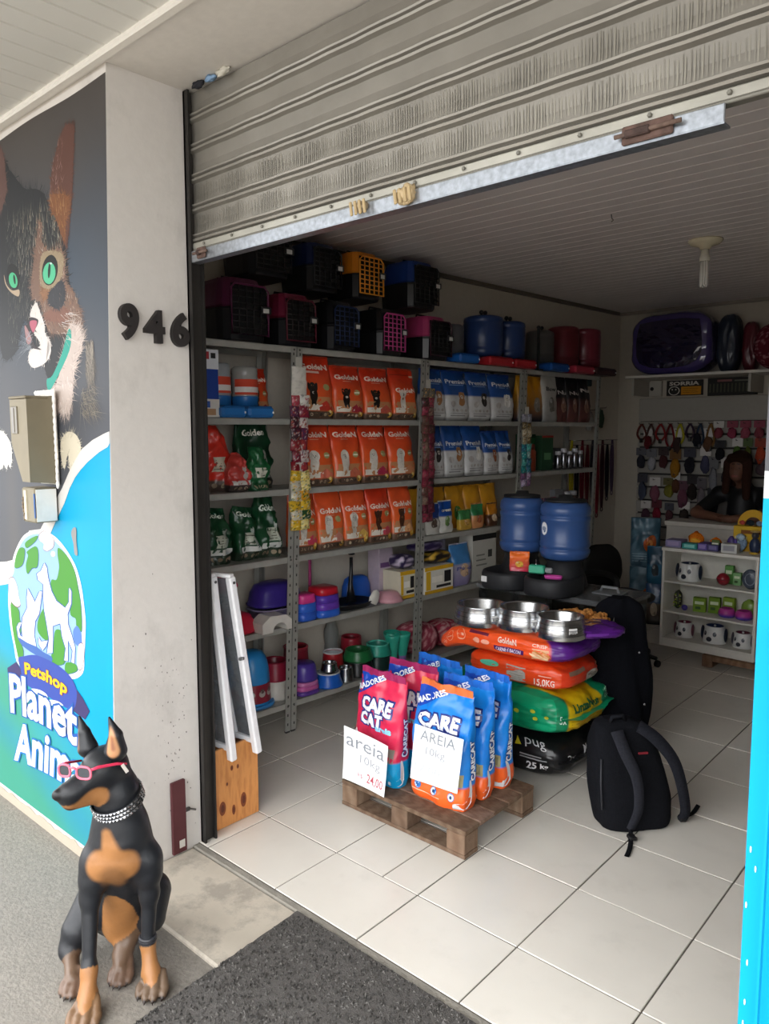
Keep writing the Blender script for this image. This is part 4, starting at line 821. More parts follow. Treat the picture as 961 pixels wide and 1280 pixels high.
carrier('black pet carrier with dark magenta top, lower left end of the rack top', -.30, Z0, .27, .30, .34, '57203f', '1a1418', rim='6a2750')
carrier('small black pet carrier with dark red top beside the magenta one', .02, Z0, .24, .265, .32, '74203a', '1c1214', rim='5c1b2c')
carrier('black pet carrier with navy grid door, left of the pink grid door', .335, Z0, .22, .265, .32, '131316', '202f55', lw=.0035)
carrier('black pet carrier with bright pink grid door on the rack top', .705, Z0, .22, .265, .32, '131316', 'c84a90', lw=.0035)
carrier('black pet carrier with pink upper shell, rightmost lower one', 1.11, Z0, .25, .265, .32, 'a83a68', '16161a', rim='3a1a28')
carrier('dark plum pet carrier stacked on the two leftmost carriers', -.15, Z0+.333, .27, .25, .30, '2c1830', '1a1418')
carrier('dark blue-black pet carrier stacked between plum and orange ones', .20, Z0+.30, .24, .25, .30, '16224a', '15161c')
carrier('pet carrier with orange upper shell and orange grid door, stacked high', .52, Z0+.30, .23, .255, .30, 'd9821e', 'e8952a', lw=.004)
carrier('rounded black pet carrier with blue upper shell stacked near the ceiling', .98, Z0+.30, .27, .275, .30, '1c3a80', '18181b')
# ---- gravity feeders standing on the rack top
def feeder(label, ly, z, r, jar, tray, jm=PLAST, h=.27, cap='1a1a1c', tw=1.2, out=-.13, group='feeders on top of the racks', band=None, traylen=.15, name='pet_feeder', capm=True):
    t = thing(name, label, 'pet feeder', group=group, **T_(ly, z, out))
    mb = MB(); mb.box(-r*tw, -r-traylen*.55, 0, r*tw, r*.9, .055, tray, 0, .012); mb.box(-r*tw*.85, -r-traylen*.5, .0551, r*tw*.85, -r*.9, .057, mixc(tray, '000000', .5), 0, .0)
    mb.box(r*tw*.8, -r-traylen*.57, .02, r*tw*.9, -r-traylen*.55, .03, 'e8e8e8'); mb.build('tray', PLAST, t)
    mb = MB(); pr = [(0, .056), (r*.8, .056), (r*.98, .075), (r, .10), (r, .12), (r*.965, .128), (r, .136), (r, h-.05), (r*.965, h-.042), (r, h-.034), (r*.97, h-.01), (r*.8, h), (0, h)]
    mb.lathe(pr, 24, jar, 0); mb.build('jar', jm, t)
    if band:
        mb = MB(); G = [[(1.006*r*math.cos(a), 1.006*r*math.sin(a), q) for q in (h*.45, h*.6, h*.75)] for a in [-PI*.95+PI*.9*i/14 for i in range(15)]]
        mb.grid(G, 15, 3, band, 0); mb.grid([[(p[0]*1.006, p[1]*1.006, h*.45+.012+(p[2]-h*.45)*.35) for p in g] for g in G], 15, 3, 'dcd7d2', 0); mb.build('label', PAPER, t)
    if jm is FEED: mb = MB(); mb.lathe([(r*.9, .0565), (r*1.0, .06), (r*1.02, .098), (r*1.035, .106), (r*1.0, .108)], 24, tray); mb.build('neck', PLAST, t)
    if capm:
        mb = MB(); 
        for k in (-1, 1): mb.tube([(k*.022, 0, h), (k*.022, 0, h+.02)], .006, 7, cap); mb.sphere((k*.022, 0, h+.03), .015, cap)
        mb.build('cap_knob', PLAST, t)
    return t
feeder('clear jar feeder on a blue tray, nearest the carriers', 1.375, Z0, .085, '9aa0a6', '1f5fae', HAZY, .25, capm=False)
feeder('dark blue jug feeder on a red tray, left of its twin', 1.70, Z0, .135, '243a68', 'b3262f', PLAST, .335, tw=1.0, out=-.12, traylen=.06)
feeder('dark blue jug feeder on a red tray, right of its twin', 1.985, Z0, .122, '243a68', 'b3262f', PLAST, .325, tw=1.05, out=-.12, traylen=.08)
feeder('clear jar feeder on a blue tray with a black upright', 2.40, Z0, .105, '8c8c8a', '1b4f96', HAZY, .30)
feeder('pinkish clear jug feeder on a pink tray near the back corner', 2.72, Z0, .12, 'a84a55', 'a83246', HAZY, .36, capm=False)
feeder('large dark pink jug at the very end of the racks', 3.03, Z0, .13, '6e2634', '3a2224', PLAST, .37, capm=False)
mb = MB(); mb.box(-.008, -.008, 0, .008, .008, .30, '141414', 0, .002); mb.box(-.03, -.03, 0, .03, .03, .01, '141414'); tag(mb.build('black_upright', MATTE, **T_(2.23, Z0, -.03)), 'thin black upright stand beside the clear feeder', 'stand')
# ---- left bay, upper row
t = thing('feeder_box', 'blue and white carton at the left end of the top shelf', 'box', **T_(-.55, SHZ[4], -.10))
mb = MB(); mb.box(-.10, -.09, 0, .10, .09, .315, '1f3f8f', 0, .002)
mb.box(-.101, -.0915, .225, .101, -.089, .316, 'd9dce2'); mb.box(-.101, -.0915, 0, .101, -.089, .085, 'd5d2cb'); mb.build('carton', PAPER, t)
mb = MB(); mb.box(-.02, -.0925, .27, .05, -.0915, .305, 'a8323a'); mb.box(-.08, -.0925, .235, .03, -.0915, .25, '6f88b8'); mb.box(.06, -.0925, .275, .085, -.0915, .30, '2a2a2a'); mb.box(-.08, -.0925, .045, .05, -.0915, .075, '31569e'); mb.box(.0, -.0925, .01, .08, -.0915, .04, 'b08a68'); mb.box(-.08, -.0925, .01, -.01, -.0915, .03, '8d8a84'); mb.build('print', PAPER, t)
feeder('clear jar drink feeder with blue top, left of the pair', -.385, SHZ[4], .062, 'a4aab0', '2a6db0', FEED, .265, band='c9472f', group='drink feeders on the upper left shelf', tw=1.1, out=-.12, capm=False, name='drink_feeder')
feeder('clear jar drink feeder with red label, right of the pair', -.235, SHZ[4], .066, 'b0b0ac', '2a6db0', FEED, .255, band='c9472f', group='drink feeders on the upper left shelf', tw=1.15, out=-.11, capm=False, name='drink_feeder')
put(golden(51, .13, .25, .08, 'brown', 'a03030'), 'dog_food_bag', FILM, -.105, SHZ[4], -.20, label='small dark red bag behind the drink feeders', cat='pet food bag')
# ---- left bay, second row
put(gussy(61, .15, .26, .10, 'c8281e', 'e03a2a', '50443c', '', twist=.7), 'cat_food_bag', FILM, -.555, SHZ[3], -.10, label='bright red pet food bag partly hidden by the door pillar', cat='pet food bag', group='slumped food bags')
put(gussy(62, .19, .33, .11, 'c22a20', 'dd3c2b', '5a4a42', '', label='d3cdb8', twist=.72), 'cat_food_bag', FILM, -.40, SHZ[3], -.14, label='tall bright red food bag with pinched top and pale label', cat='pet food bag', group='slumped food bags')
put(gussy(63, .13, .20, .08, 'b03634', 'c84a40', '3a3230', '', animal='a8a4a0', twist=.8), 'cat_food_bag', FILM, -.315, SHZ[3], -.05, label='small red bag with grey cat picture leaning by the green one', cat='pet food bag', group='slumped food bags')
put(gussy(64, .22, .325, .09, '12241a', '17452a', '33302a', 'Golden', lb=.88, tw=.3, animal='a8a8a2', twist=.1), 'cat_food_bag', FILM, -.145, SHZ[3], -.17, label='dark green and black cat food bag with white script on top', cat='pet food bag', group='slumped food bags')
put(gussy(65, .12, .22, .09, '174a2b', '1f6a3c', '1c4a2c', '', label='cfcfbf', twist=.4), 'cat_food_bag', FILM, -.205, SHZ[3], -.045, label='green side of a food bag with pale label on second shelf', cat='pet food bag', group='slumped food bags')
# ---- left bay, third row
for i, (ly, wd, h) in enumerate([(-.56, .17, .27), (-.40, .17, .275), (-.235, .16, .27), (-.10, .17, .30)]):
    put(gussy(70+i, wd*.9, h, .12, '112c1c', '17512f', '2c3a2c', 'Golden', 'dfe8dc', .86, .36, animal='9fa8a0', label='c3c8b8' if i else None, twist=.15), 'cat_food_bag', FILM, ly, SHZ[2], -.11, label='dark green food bag on third shelf, '+ORD[i]+' from the door pillar', cat='pet food bag', group='dark green food bags')
put(golden(75, .10, .22, .07, 'brown', 'c04030'), 'dog_food_bag', FILM, .0, SHZ[2], -.22, label='narrow orange bag squeezed behind the rack post', cat='pet food bag')
# ---- third row right: yellow bags and small pouches
def pouch(seed, wd, h, d, c0, c1, top=None, logo='', lc='f0ead8', lb=.72, pic=None):
    B = Bag(wd, h, d, top=.06, crink=.005, seed=seed)
    mb = B.mesh(lambda ca, sa, b: hx(top) if (top and b > .55) else mixc(c0, c1, min(1, b*1.3)), 28, 16, .008, c1)
    if logo: B.text(mb, logo, -.36, lb-.04, .36, lb+.05, lc, bold=.03)
    if pic: B.poly(mb, ell(0, .38, .2, .17), pic, .002); B.poly(mb, ell(-.08, .46, .07, .05), mixc(pic, 'ffffff', .3), .0026); B.poly(mb, ell(.1, .28, .1, .05), mixc(pic, '000000', .4), .0026)
    return mb
YG = 'yellow pet snack bags on the third shelf'
for i, (ly, wd) in enumerate([(1.12, .17), (1.30, .19), (1.50, .19), (1.69, .18), (1.87, .18)]):
    put(pouch(80+i, wd, .275, .08, 'b8741c', 'd89a26', None, '', pic=['7a4a20', '9a6a30', '3f7a3a', 'b05a28', '8a5a2a'][i]), 'snack_bag', FILM, ly, SHZ[2], -.17, label='golden yellow snack bag standing at the back, '+ORD[i]+' from left', cat='snack bag', group=YG)
for i, (ly, wd, h, c, tp, pc) in enumerate([(1.14, .13, .19, 'c2c0b8', '1b3f8c', '5a4a40'), (1.27, .13, .20, 'c9c8c0', '1a4a9c', '6a8a50'), (1.47, .12, .13, 'b8923a', '3a7a44', 'c99a50'), (1.60, .12, .16, 'c88a58', '2f7a4a', 'a85a34'), (1.77, .11, .15, '5a3a28', 'c9801e', 'd8c0a0')]):
    put(pouch(90+i, wd, h, .05, c, c, tp, 'treat' if i == 1 else '', pic=pc), 'snack_pouch', FILM, ly, SHZ[2], -.05, label=['blue topped snack pouch beside the red sachet strip', 'blue topped snack pouch with white lettering', 'small green and golden pouch in front of yellow bags', 'pouch with green top and tan treats picture', 'dark brown pouch near the blue barrel feeder'][i], cat='snack pouch', group='small pouches in front of the yellow bags')
# ---- fourth bay
for i, (ly, wd, c, c2) in enumerate([(2.12, .13, 'c98a1c', 'd99a22'), (2.27, .20, 'b87a1c', 'd8921c')]):
    put(pouch(100+i, wd, .32, .08, '1c2440', c2, None, '', pic='8a8478'), 'pet_food_bag', FILM, ly, SHZ[4], -.09, label=['yellow food bag beside the third rack post', 'yellow and navy food bag left of the white one'][i], cat='pet food bag', group='yellow bags in the last rack')
put(pouch(103, .18, .335, .08, '8f8f8c', 'b9b7b0', None, 'Baw', '2a2a2a', .72, pic='6f6c66'), 'pet_food_bag', FILM, 2.44, SHZ[4], -.07, label='white and grey food bag left of the black bags', cat='pet food bag')
for i, ly in enumerate([2.60, 2.77, 2.94]):
    put(pouch(105+i, .165, .335, .09, '6a3c38', '15141a', '100f14', 'Nu', 'd8d4d0', .66 if i < 2 else .74, pic='8c6a5a'), 'pet_food_bag', FILM, ly, SHZ[4], -.08, label='black food bag with white lettering, '+ORD[i]+' from left of the three', cat='pet food bag', group='black food bags')
def carton(name, label, ly, z, wd, h, d, c, prints=(), out=-.08, cat='box', group=None, m=PAPER, rz=0., dzz=0.):
    t = thing(name, label, cat, group=group, **T_(ly, z, out, RBAG+rz, .0012+dzz))
    mb = MB(); mb.box(-wd/2, -d/2, 0, wd/2, d/2, h, c, 0, .0015); mb.build('body', m, t)
    if prints:
        for (a0, b0, a1, b1, cc) in prints: mb = MB(); mb.box(wd*a0, -d/2-.001, h*b0, wd*a1, -d/2+.001, h*b1, cc); mb.build('print', m, t)
    return t
def pot(name, label, ly, z, r, h, c, out=-.08, lid=None, cat='jar', group=None, m=PLAST, dzz=0.):
    t = thing(name, label, cat, group=group, **T_(ly, z, out, RBAG, .0012+dzz))
    mb = MB(); mb.lathe([(0, 0), (r*.9, 0), (r, .006), (r, h*.72), (r*.8, h*.8), (0, h*.8)], 18, c); mb.build('body', m, t)
    mb = MB(); mb.lathe([(0, h*.8), (r*.85, h*.8), (r*.85, h*.98), (r*.7, h), (0, h)], 18, lid or mixc(c, 'ffffff', .3)); mb.build('lid', PLAST, t); return t
pot('spice_toy_jar', 'orange patterned jar on the shelf beside teal sachets', 2.24, SHZ[3], .06, .20, 'a2482c', -.09, '7a3424')
carton('green_box', 'dark green box standing under the yellow bags', 2.34, SHZ[3], .12, .27, .10, '1d4a2e', ((-.4, .6, .4, .9, '2c6a40'),), -.18)
carton('green_box', 'dark green carton with red edge in the last rack', 2.47, SHZ[3], .15, .26, .10, '244a30', ((-.5, .94, .5, 1, 'a03028'), (-.3, .3, .3, .5, '5a8a60')), -.12)
carton('shampoo_carton', 'grey carton holding silver bottles, last rack', 2.68, SHZ[3], .22, .16, .10, '55565a', ((-.4, .2, .4, .3, '8a8a8c'),), -.19)
for i, ly in enumerate([2.60, 2.68, 2.76, 2.84, 2.92]):
    pot('small_bottle', 'small silvery bottle on the shelf, '+ORD[i]+' from left', ly, SHZ[3], .026, .14+.02*(i % 2), '8b8c92', -.06, 'c2c2c8', 'bottle', 'silvery bottles in the last rack', CHROME)
for i, ly in enumerate([2.10, 2.19, 2.28, 2.37, 2.46, 2.55]):
    t = put(pouch(120+i, .085, .14, .03, '6a1f3c', '98284e' if i % 2 else '5a3060', None, '', pic='c0a0a8'), 'treat_sachet', FILM, ly, SHZ[2], -.05, label='small pink and purple treat sachet, number '+['one', 'two', 'three', 'four', 'five', 'six'][i]+' from the post in the low row', cat='sachet', group='pink treat sachets in the last rack')
carton('display_card', 'grey triangular display card beside the pink sachets', 2.64, SHZ[2], .12, .20, .05, '77787c', ((-.3, .2, .3, .3, '4a4a4e'),), -.08)
for i, ly in enumerate([2.76, 2.86]): pot('silver_cup', ['silver cup left on the low shelf of the last rack', 'silver cup right on the low shelf of the last rack'][i], ly, SHZ[2], .035, .18, '8f9094', -.07, 'b0b0b4', 'cup', 'silver cups in the last rack', CHROME)
# ---- hanging sachet strips in front of the posts
def strip(label, ly, out, z1, pieces, wd, seed, group='hanging strips of treat sachets'):
    """pieces: list of (height, colours)"""
    rg = random.Random(seed); H = sum(p[0] for p in pieces); t = thing('sachet_strip', label, 'sachet strip', group=group, loc=rk(ly, z1, out), rot=RBAG); z = 0
    mb = MB(); mb.tube([(0, .006, .02), (0, .006, -H*.9)], .0015, 5, 'b0b0a8'); mb.build('cord', MATTE, t)
    mb = MB(); mb.box(-wd*.2, -.002, -.03, wd*.2, .002, .05, 'b9b7ae', 0, .001); mb.build('hook_card', PAPER, t)
    for h, cols in pieces:
        for s_ in ((-1, 1) if wd > .09 and h < .07 else (0,)):
            mb = MB(); w2 = wd*(.30 if s_ else .5)*rg.uniform(.85, 1.05); n = 11; base = rg.choice(cols)
            G = []; K = []
            for i in range(n):
                gx = []; kx = []
                for j in range(n):
                    u, v = i/(n-1)*2-1, j/(n-1)*2-1; b = (1-u*u)*(1-v*v)
                    gx.append((u*w2, -.012*b-.002+.003*noise.noise(Vector((u*3, v*3, seed+z*40))), v*h*.5)); kx.append(hx(base if noise.noise(Vector((u*2.4+seed, v*2.4+z*31, s_*4.))) < .10 else rg.choice(cols)))
                G.append(gx); K.append(kx)
            mb.grid(G, n, n, K); mb.grid([[(p[0], .004, p[2]) for p in g] for g in G], n, n, base)
            mb.build('sachet', FILM, t, loc=(s_*wd*.24+rg.uniform(-.006, .006), rg.uniform(-.006, .002), z-h/2), rot=(rg.uniform(-.1, .1), rg.uniform(-.12, .12), rg.uniform(-.15, .15)))
        z -= h*.93
    return t
red = ['7c2034', '9c3438', 'b8aca8', '54284a', 'a85a3a', '84202a', 'c8beb8', '3c1c28']; yel = ['d8b02c', '2f6a34', 'e8d890', '1f4a26', 'c9c4b4', 'e0a020']
strip('sachet strip with white cards above red and purple sachets on the first post', -.01, .03, 1.93, [(.075, ['dcd8ce', 'ccc8be'])]*2+[(.06, ['d4d0c8', '8d8a84', 'b04050'])]+[(.062, red)]*6, .10, 3)
strip('yellow and green sachet strip hanging below the red one', .005, .035, 1.40, [(.055, yel)]*6, .12, 4)
strip('red and pink sachet strip hanging on the second post', .985, .03, 1.86, [(.06, ['d8a860', '4a3a30', '6a6458'])]+[(.058, ['5a2030', '7c2c3c', '4a2a2c', '94384c', '5a4238', '806a5c', '3a2a28'])]*14, .10, 5)
strip('grey gold and teal sachet strip hanging on the third post', 2.03, .03, 1.72, [(.06, ['8a8a94', '5a5a78', 'b0b0b4'])]+[(.055, ['8a6a30', 'b89a60', '6a5a40', 'c0b8a0'])]*3+[(.055, ['1f8a8c', '4fb0a8', '2a5a7a', 'b0d0cc'])]*4+[(.05, ['8a5a80', '5a5a8a', 'b8a8c0'])]*2, .11, 6)
# ---- fourth shelf: trays and scoops
def lying(p, a): return dict(loc=p, rot=a)
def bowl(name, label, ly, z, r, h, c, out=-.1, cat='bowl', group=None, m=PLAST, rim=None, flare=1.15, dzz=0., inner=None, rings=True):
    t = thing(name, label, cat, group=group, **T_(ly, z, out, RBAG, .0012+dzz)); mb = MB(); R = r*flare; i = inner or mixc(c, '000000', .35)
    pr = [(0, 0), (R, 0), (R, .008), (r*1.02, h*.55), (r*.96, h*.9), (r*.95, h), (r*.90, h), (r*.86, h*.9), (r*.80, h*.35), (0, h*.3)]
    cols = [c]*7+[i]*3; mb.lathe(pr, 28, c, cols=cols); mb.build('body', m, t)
    if rim: mb = MB(); mb.torus((0, 0, h), r*.93, .005, rim, n=28, k=6); mb.build('rim', m, t)
    return t
def tray(name, label, ly, z, wd, d, h, c, out=-.12, cat='tray', group=None, up=None, dzz=0., dome=False, dx=0.):
    t = thing(name, label, cat, group=group, **T_(ly, z, out, RBAG, .0012+dzz)); mb = MB()
    if dome: pr = [(0, 0), (1, 0), (1.03, .012), (.97, .02), (.90, h*.6), (.75, h*.9), (.5, h), (0, h)]
    else: pr = [(0, 0), (.82, 0), (.86, .006), (.97, h*.9), (1.03, h*.92), (1.03, h), (.95, h), (.84, .015), (0, .012)]
    mb.lathe(pr, 32, c, 0, (0, 0, 0), wd/2, d/2, True, power=3.2); mb.build('body', PLAST, t)
    if up: mb = MB(); mb.lathe([(0, h*.98), (.92, h*.98), (.95, h*1.02), (.8, h*1.1), (0, h*1.1)], 32, up, 0, (0, 0, 0), wd/2, d/2, True, power=3.2); mb.build('upper_layer', PLAST, t)
    return t
Z4 = SHZ[1]; Z5 = SHZ[0]
tray('litter_tray', 'glossy red domed litter tray beside the leaning frames', -.30, Z4, .23, .19, .10, 'c0203a', -.11, dome=True)
t = thing('pet_ramp', 'white plastic arched cradle right of the red tray', 'pet item', **T_(-.125, Z4, .0)); mb = MB()
A = [(.06*math.cos(a), .055*math.sin(a)) for a in [PI*i/10 for i in range(11)]]
Q = [(-.10, 0), (-.10, .05), (-.05, .085), (.05, .08), (.085, .05), (.085, 0)]
prof = [(x, 0, z) for x, z in Q]+[(x*.75+.01, 0, z*.8) for x, z in A]
n = len(prof); mb.add([(p[0], -.05, p[2]) for p in prof]+[(p[0], .05, p[2]) for p in prof], [list(range(n))[::-1], list(range(n, 2*n))]+[(i, (i+1) % n, n+(i+1) % n, n+i) for i in range(n)], 'd8d4cc'); mb.build('body', PLAST, t)
t = thing('pet_ball_launcher', 'hot pink funnel-shaped scoop standing on the pet shelf', 'scoop', **T_(-.30, Z4, -.25)); mb = MB()
mb.tube([(0, 0, 0), (0, 0, .18)], .012, 8, 'b0b0ac'); mb.build('stem', PLAST, t)
mb = MB(); mb.T = Matrix.Translation((.02, -.02, .21)) @ Matrix.Rotation(.9, 4, 'Y'); mb.lathe([(0, -.07), (.018, -.06), (.03, -.02), (.055, .03), (.06, .06), (.055, .06), (.025, 0), (0, -.01)], 20, 'e22a6e'); mb.build('funnel', PLAST, t)
mb = MB(); mb.T = Matrix.Translation((.02, -.02, .21)) @ Matrix.Rotation(.9, 4, 'Y'); mb.torus((0, 0, .03), .056, .004, 'f0a8c8'); mb.build('band', PLAST, t)
t = tray('covered_litter_tray', 'clear based tray with purple top behind the first post', -.0, Z4, .30, .20, .085, '8f86a4', -.15); 
tray('covered_litter_tray', 'dark purple domed lid stacked on the clear tray', -.0, Z4, .30, .20, .12, '3c2c86', -.15, dome=True, dzz=.0955)
def stack(label, ly, z, wd, cols, hh, out=-.06, grp='stacks of plastic food bowls', d=None):
    t = thing('bowl_stack', label, 'bowls', group=grp, **T_(ly, z, out)); zz_ = 0
    for i, c in enumerate(cols):
        mb = MB(); s_ = 1-.03*i; last = i == len(cols)-1
        pr = [(0, zz_), (.9*s_, zz_), (1*s_, zz_+.006), (.94*s_, zz_+hh*.9), (.88*s_, zz_+hh), (0, zz_+hh)] if last else [(0, zz_), (.94*s_, zz_), (1*s_, zz_+.004), (.96*s_, zz_+hh), (0, zz_+hh)]
        mb.lathe(pr, 28, c, 0, (0, 0, 0), wd/2, (d or wd)/2, True, power=3.5); mb.build('bowl', PLAST, t); zz_ += hh+.0004
    return t
stack('stack of pink over blue plastic bowls beside the first post', .125, Z4, .125, ['2f5cc0', '3566cc', 'd8408c'], .047)
stack('stack of red over purple and blue plastic bowls', .265, Z4, .165, ['2f62c8', '6a3fb0', '5a3aa8', 'c01f30'], .040)
t = thing('dustpan', 'black dustpan tray with upright handle on the fourth shelf', 'scoop', **T_(.50, Z4, -.10)); mb = MB()
mb.lathe([(0, 0), (.8, 0), (1, .03), (1.02, .034), (.96, .034), (.78, .006), (0, .006)], 28, '17171a', 0, (0, 0, 0), .15, .10, True, power=3); mb.build('pan', PLAST, t)
mb = MB(); mb.tube([(.03, .02, .02), (.035, .03, .12), (.05, .04, .20), (.055, .045, .28)], [.03, .014, .010, .010], 8, '17171a'); mb.torus((.057, .045, .30), .016, .005, '17171a', n=14); mb.build('handle', PLAST, t)
t = thing('cat_head_scoop', 'white rounded scoop resting against the black dustpan', 'scoop', **T_(.60, Z4, -.02)); mb = MB(); mb.T = Matrix.Rotation(.5, 4, 'Y'); mb.lathe([(0, 0), (.035, .004), (.042, .03), (.03, .075), (0, .09)], 16, 'd8d6cc', 0, (0, 0, .012), .9, .45); mb.build('body', PLAST, t)
t = thing('pink_scoop', 'pink handled litter scoop standing behind the stacked bowls', 'scoop', **T_(.30, Z4, -.22)); mb = MB(); mb.tube([(0, 0, .10), (.002, 0, .27)], [.010, .008], 8, 'b0407a'); mb.box(-.006, -.006, .26, .012, .006, .30, 'c0508a', 0, .003); mb.build('handle', PLAST, t)
mb = MB(); mb.lathe([(0, 0), (.03, .002), (.04, .05), (.035, .11), (0, .12)], 16, 'd0ccc8', 0, (.0, 0, 0), 1, .5); mb.build('scoop_head', PLAST, t)
tray('blue_tray', 'bright blue oval tray leaning at the back of the shelf', .68, Z4, .22, .09, .14, '1d57b8', -.24, dome=True)
t = thing('pink_bowl', 'pale pink star-edged bowl near the yellow boxes', 'bowl', **T_(.775, Z4, -.05)); mb = MB(); mb.lathe([(0, .06), (.05, .055), (.07, .02), (.085, 0), (.08, 0), (.06, .03), (0, .05)], 20, 'd09aa4', power=2.8); mb.build('body', PLAST, t)
def padbox(label, ly, wd, h, d, out, rz=0., grp='training pad packages', c='d6cfb8'):
    return carton('training_pad_box', label, ly, Z4, wd, h, d, c, ((-.5, .0, .5, .12, 'c99c1c'), (-.5, .86, .5, 1, 'd8a81c'), (-.46, .14, -.30, .84, 'd9ac24'), (.18, .35, .42, .78, '1c1a1c'), (-.26, .40, .12, .62, 'efeade'), (-.1, .18, .42, .28, '2b2826')), out, group=grp, rz=rz)
padbox('yellow and white training pad box left of the second post', .90, .13, .17, .16, -.09)
padbox('white and yellow training pad box right of the second post', 1.17, .27, .17, .16, -.07, c='dcd8cc')
t = carton('training_pad_pack', 'white and lilac wrapped pack on top behind the second post', .86, Z4, .12, .30, .10, 'b9aab8', ((-.4, .6, .4, .7, '6a4a78'),), -.21, m=FILM)
def slab(name, label, ly, z0, wd, h, d, c, c2, out=-.1, seed=0, grp=None, tilt=0.):
    t = thing(name, label, 'bag', group=grp, **T_(ly, z0, out)); mb = MB(); P = []; K = []
    n = 20; m_ = 8
    for i in range(n):
        a = 2*PI*i/n; r_ = []; k_ = []
        for j in range(m_+1):
            q = PI*j/m_; x, y, zz_ = math.sin(q)**.5*abs(math.cos(a))**.5*(1 if math.cos(a) > 0 else -1), math.sin(q)**.5*abs(math.sin(a))**.5*(1 if math.sin(a) > 0 else -1), -math.cos(q)
            nz_ = noise.noise(Vector((x*2+seed, y*2, zz_*2))); r_.append((x*wd/2*(1+.1*nz_), y*d/2, h/2+zz_*h/2*(1+.1*nz_)*.97+x*tilt*wd)); k_.append(hx(c) if nz_ < .12 else hx(c2))
        P.append(r_); K.append(k_)
    mb.grid(P, n, m_+1, K, 0, True, closeu=True); mb.build('body', FILM, t); return t
slab('wrapped_pack', 'crumpled black and gold wrapped pack on the pad box', 1.22, Z4+.173, .22, .08, .14, '1d181a', 'c9a23a', -.08, 3, 'wrapped packs over the pad boxes')
slab('wrapped_pack', 'dark purple wrapped pack lying on the black and gold one', 1.13, Z4+.255, .24, .07, .16, '2c2148', '8a80a0', -.09, 5, 'wrapped packs over the pad boxes')
slab('wrapped_pack', 'dark purple pack lying on the left pad box', .92, Z4+.173, .13, .09, .14, '2c2148', 'c9bcd0', -.09, 8, 'wrapped packs over the pad boxes')
put(pouch(140, .19, .27, .11, '8a80ac', 'bcb8c4', '3f7cb4', 'Pad', '5a5a9a', .42, pic='c7a889'), 'training_pad_pack', FILM, 1.45, Z4, -.07, label='wrapped pad pack with bright blue top', cat='bag')
put(pouch(141, .13, .29, .10, '9a8ec0', 'b8b4c8', None, ''), 'training_pad_pack', FILM, 1.40, Z4, -.20, label='pale lilac pad pack behind the blue topped one', cat='bag')
carton('white_carton', 'tall white carton with black heading strip by the barrel feeder', 1.70, Z4, .26, .34, .12, 'b9b7ae', ((-.5, .82, .5, .93, '1c1b1a'), (.15, .45, .32, .6, '3a3a38'), (-.35, .3, .1, .33, '7a7a74'), (-.35, .4, .05, .43, '7a7a74'), (-.35, .5, .0, .53, '7a7a74')), -.10)
# ---- bottom shelf: bowls
t = thing('bell_feeder', 'sky blue bell shaped feeder with printed red band, lowest left shelf', 'pet feeder', **T_(-.165, Z5, -.12)); mb = MB(); mb.lathe([(0, 0), (.95, 0), (1, .01), (.97, .022), (.8, .012), (0, .012)], 32, '3c84c4', 0, (0, -.0, 0), .108, .115, True, power=2.6); mb.build('dish', PLAST, t)
mb = MB(); mb.lathe([(0, .0125), (.098, .0125), (.099, .02), (.094, .13), (.096, .135), (.090, .20), (.078, .255), (.060, .283), (.03, .292), (0, .293)], 36, '2f8fd4'); mb.build('bell', PLAST, t)
mb = MB(); G = [[((.1005-.04*(q-.02))*math.cos(a), (.1005-.04*(q-.02))*math.sin(a), q) for q in (.03, .08, .128)] for a in [-PI+PI*i/16 for i in range(17)]]
mb.grid(G, 17, 3, '8e2036', 0)
for a in (-2.2, -1.6, -1.1): 
    for (u, v, r, c) in ((0, 0, .018, 'b0a8a4'), (.0, .014, .012, '5a4a48')): mb.flat(ell(u, .09+v, r, r, 10), lambda x, z: (1.01*.0995*math.cos(a+x/.09), 1.01*.0995*math.sin(a+x/.09), z-.01), c)
mb.build('printed_band', FILM, t)
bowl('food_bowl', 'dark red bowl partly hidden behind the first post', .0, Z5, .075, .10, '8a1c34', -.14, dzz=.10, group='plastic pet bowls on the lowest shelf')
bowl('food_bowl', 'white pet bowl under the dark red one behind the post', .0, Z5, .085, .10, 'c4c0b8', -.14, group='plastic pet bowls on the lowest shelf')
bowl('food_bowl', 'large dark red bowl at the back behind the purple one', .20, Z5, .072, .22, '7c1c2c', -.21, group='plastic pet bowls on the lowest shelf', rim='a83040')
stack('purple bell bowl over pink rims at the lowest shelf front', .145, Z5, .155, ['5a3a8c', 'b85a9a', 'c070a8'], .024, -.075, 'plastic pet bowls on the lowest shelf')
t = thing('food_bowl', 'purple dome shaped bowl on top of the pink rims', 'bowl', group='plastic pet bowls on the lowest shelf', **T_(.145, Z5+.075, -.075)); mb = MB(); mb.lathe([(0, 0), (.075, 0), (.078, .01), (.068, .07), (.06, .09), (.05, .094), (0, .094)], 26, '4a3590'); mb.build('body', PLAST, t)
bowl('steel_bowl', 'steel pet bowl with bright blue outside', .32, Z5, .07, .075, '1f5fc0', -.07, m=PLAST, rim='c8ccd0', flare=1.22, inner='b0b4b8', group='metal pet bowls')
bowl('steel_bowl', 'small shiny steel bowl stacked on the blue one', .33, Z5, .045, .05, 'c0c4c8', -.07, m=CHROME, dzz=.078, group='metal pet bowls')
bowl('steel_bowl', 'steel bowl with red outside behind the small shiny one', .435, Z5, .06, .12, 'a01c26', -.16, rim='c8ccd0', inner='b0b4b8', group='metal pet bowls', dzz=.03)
bowl('steel_bowl', 'small steel bowl with black foot at shelf front', .435, Z5, .042, .085, 'b4b8bc', -.045, m=CHROME, group='metal pet bowls')
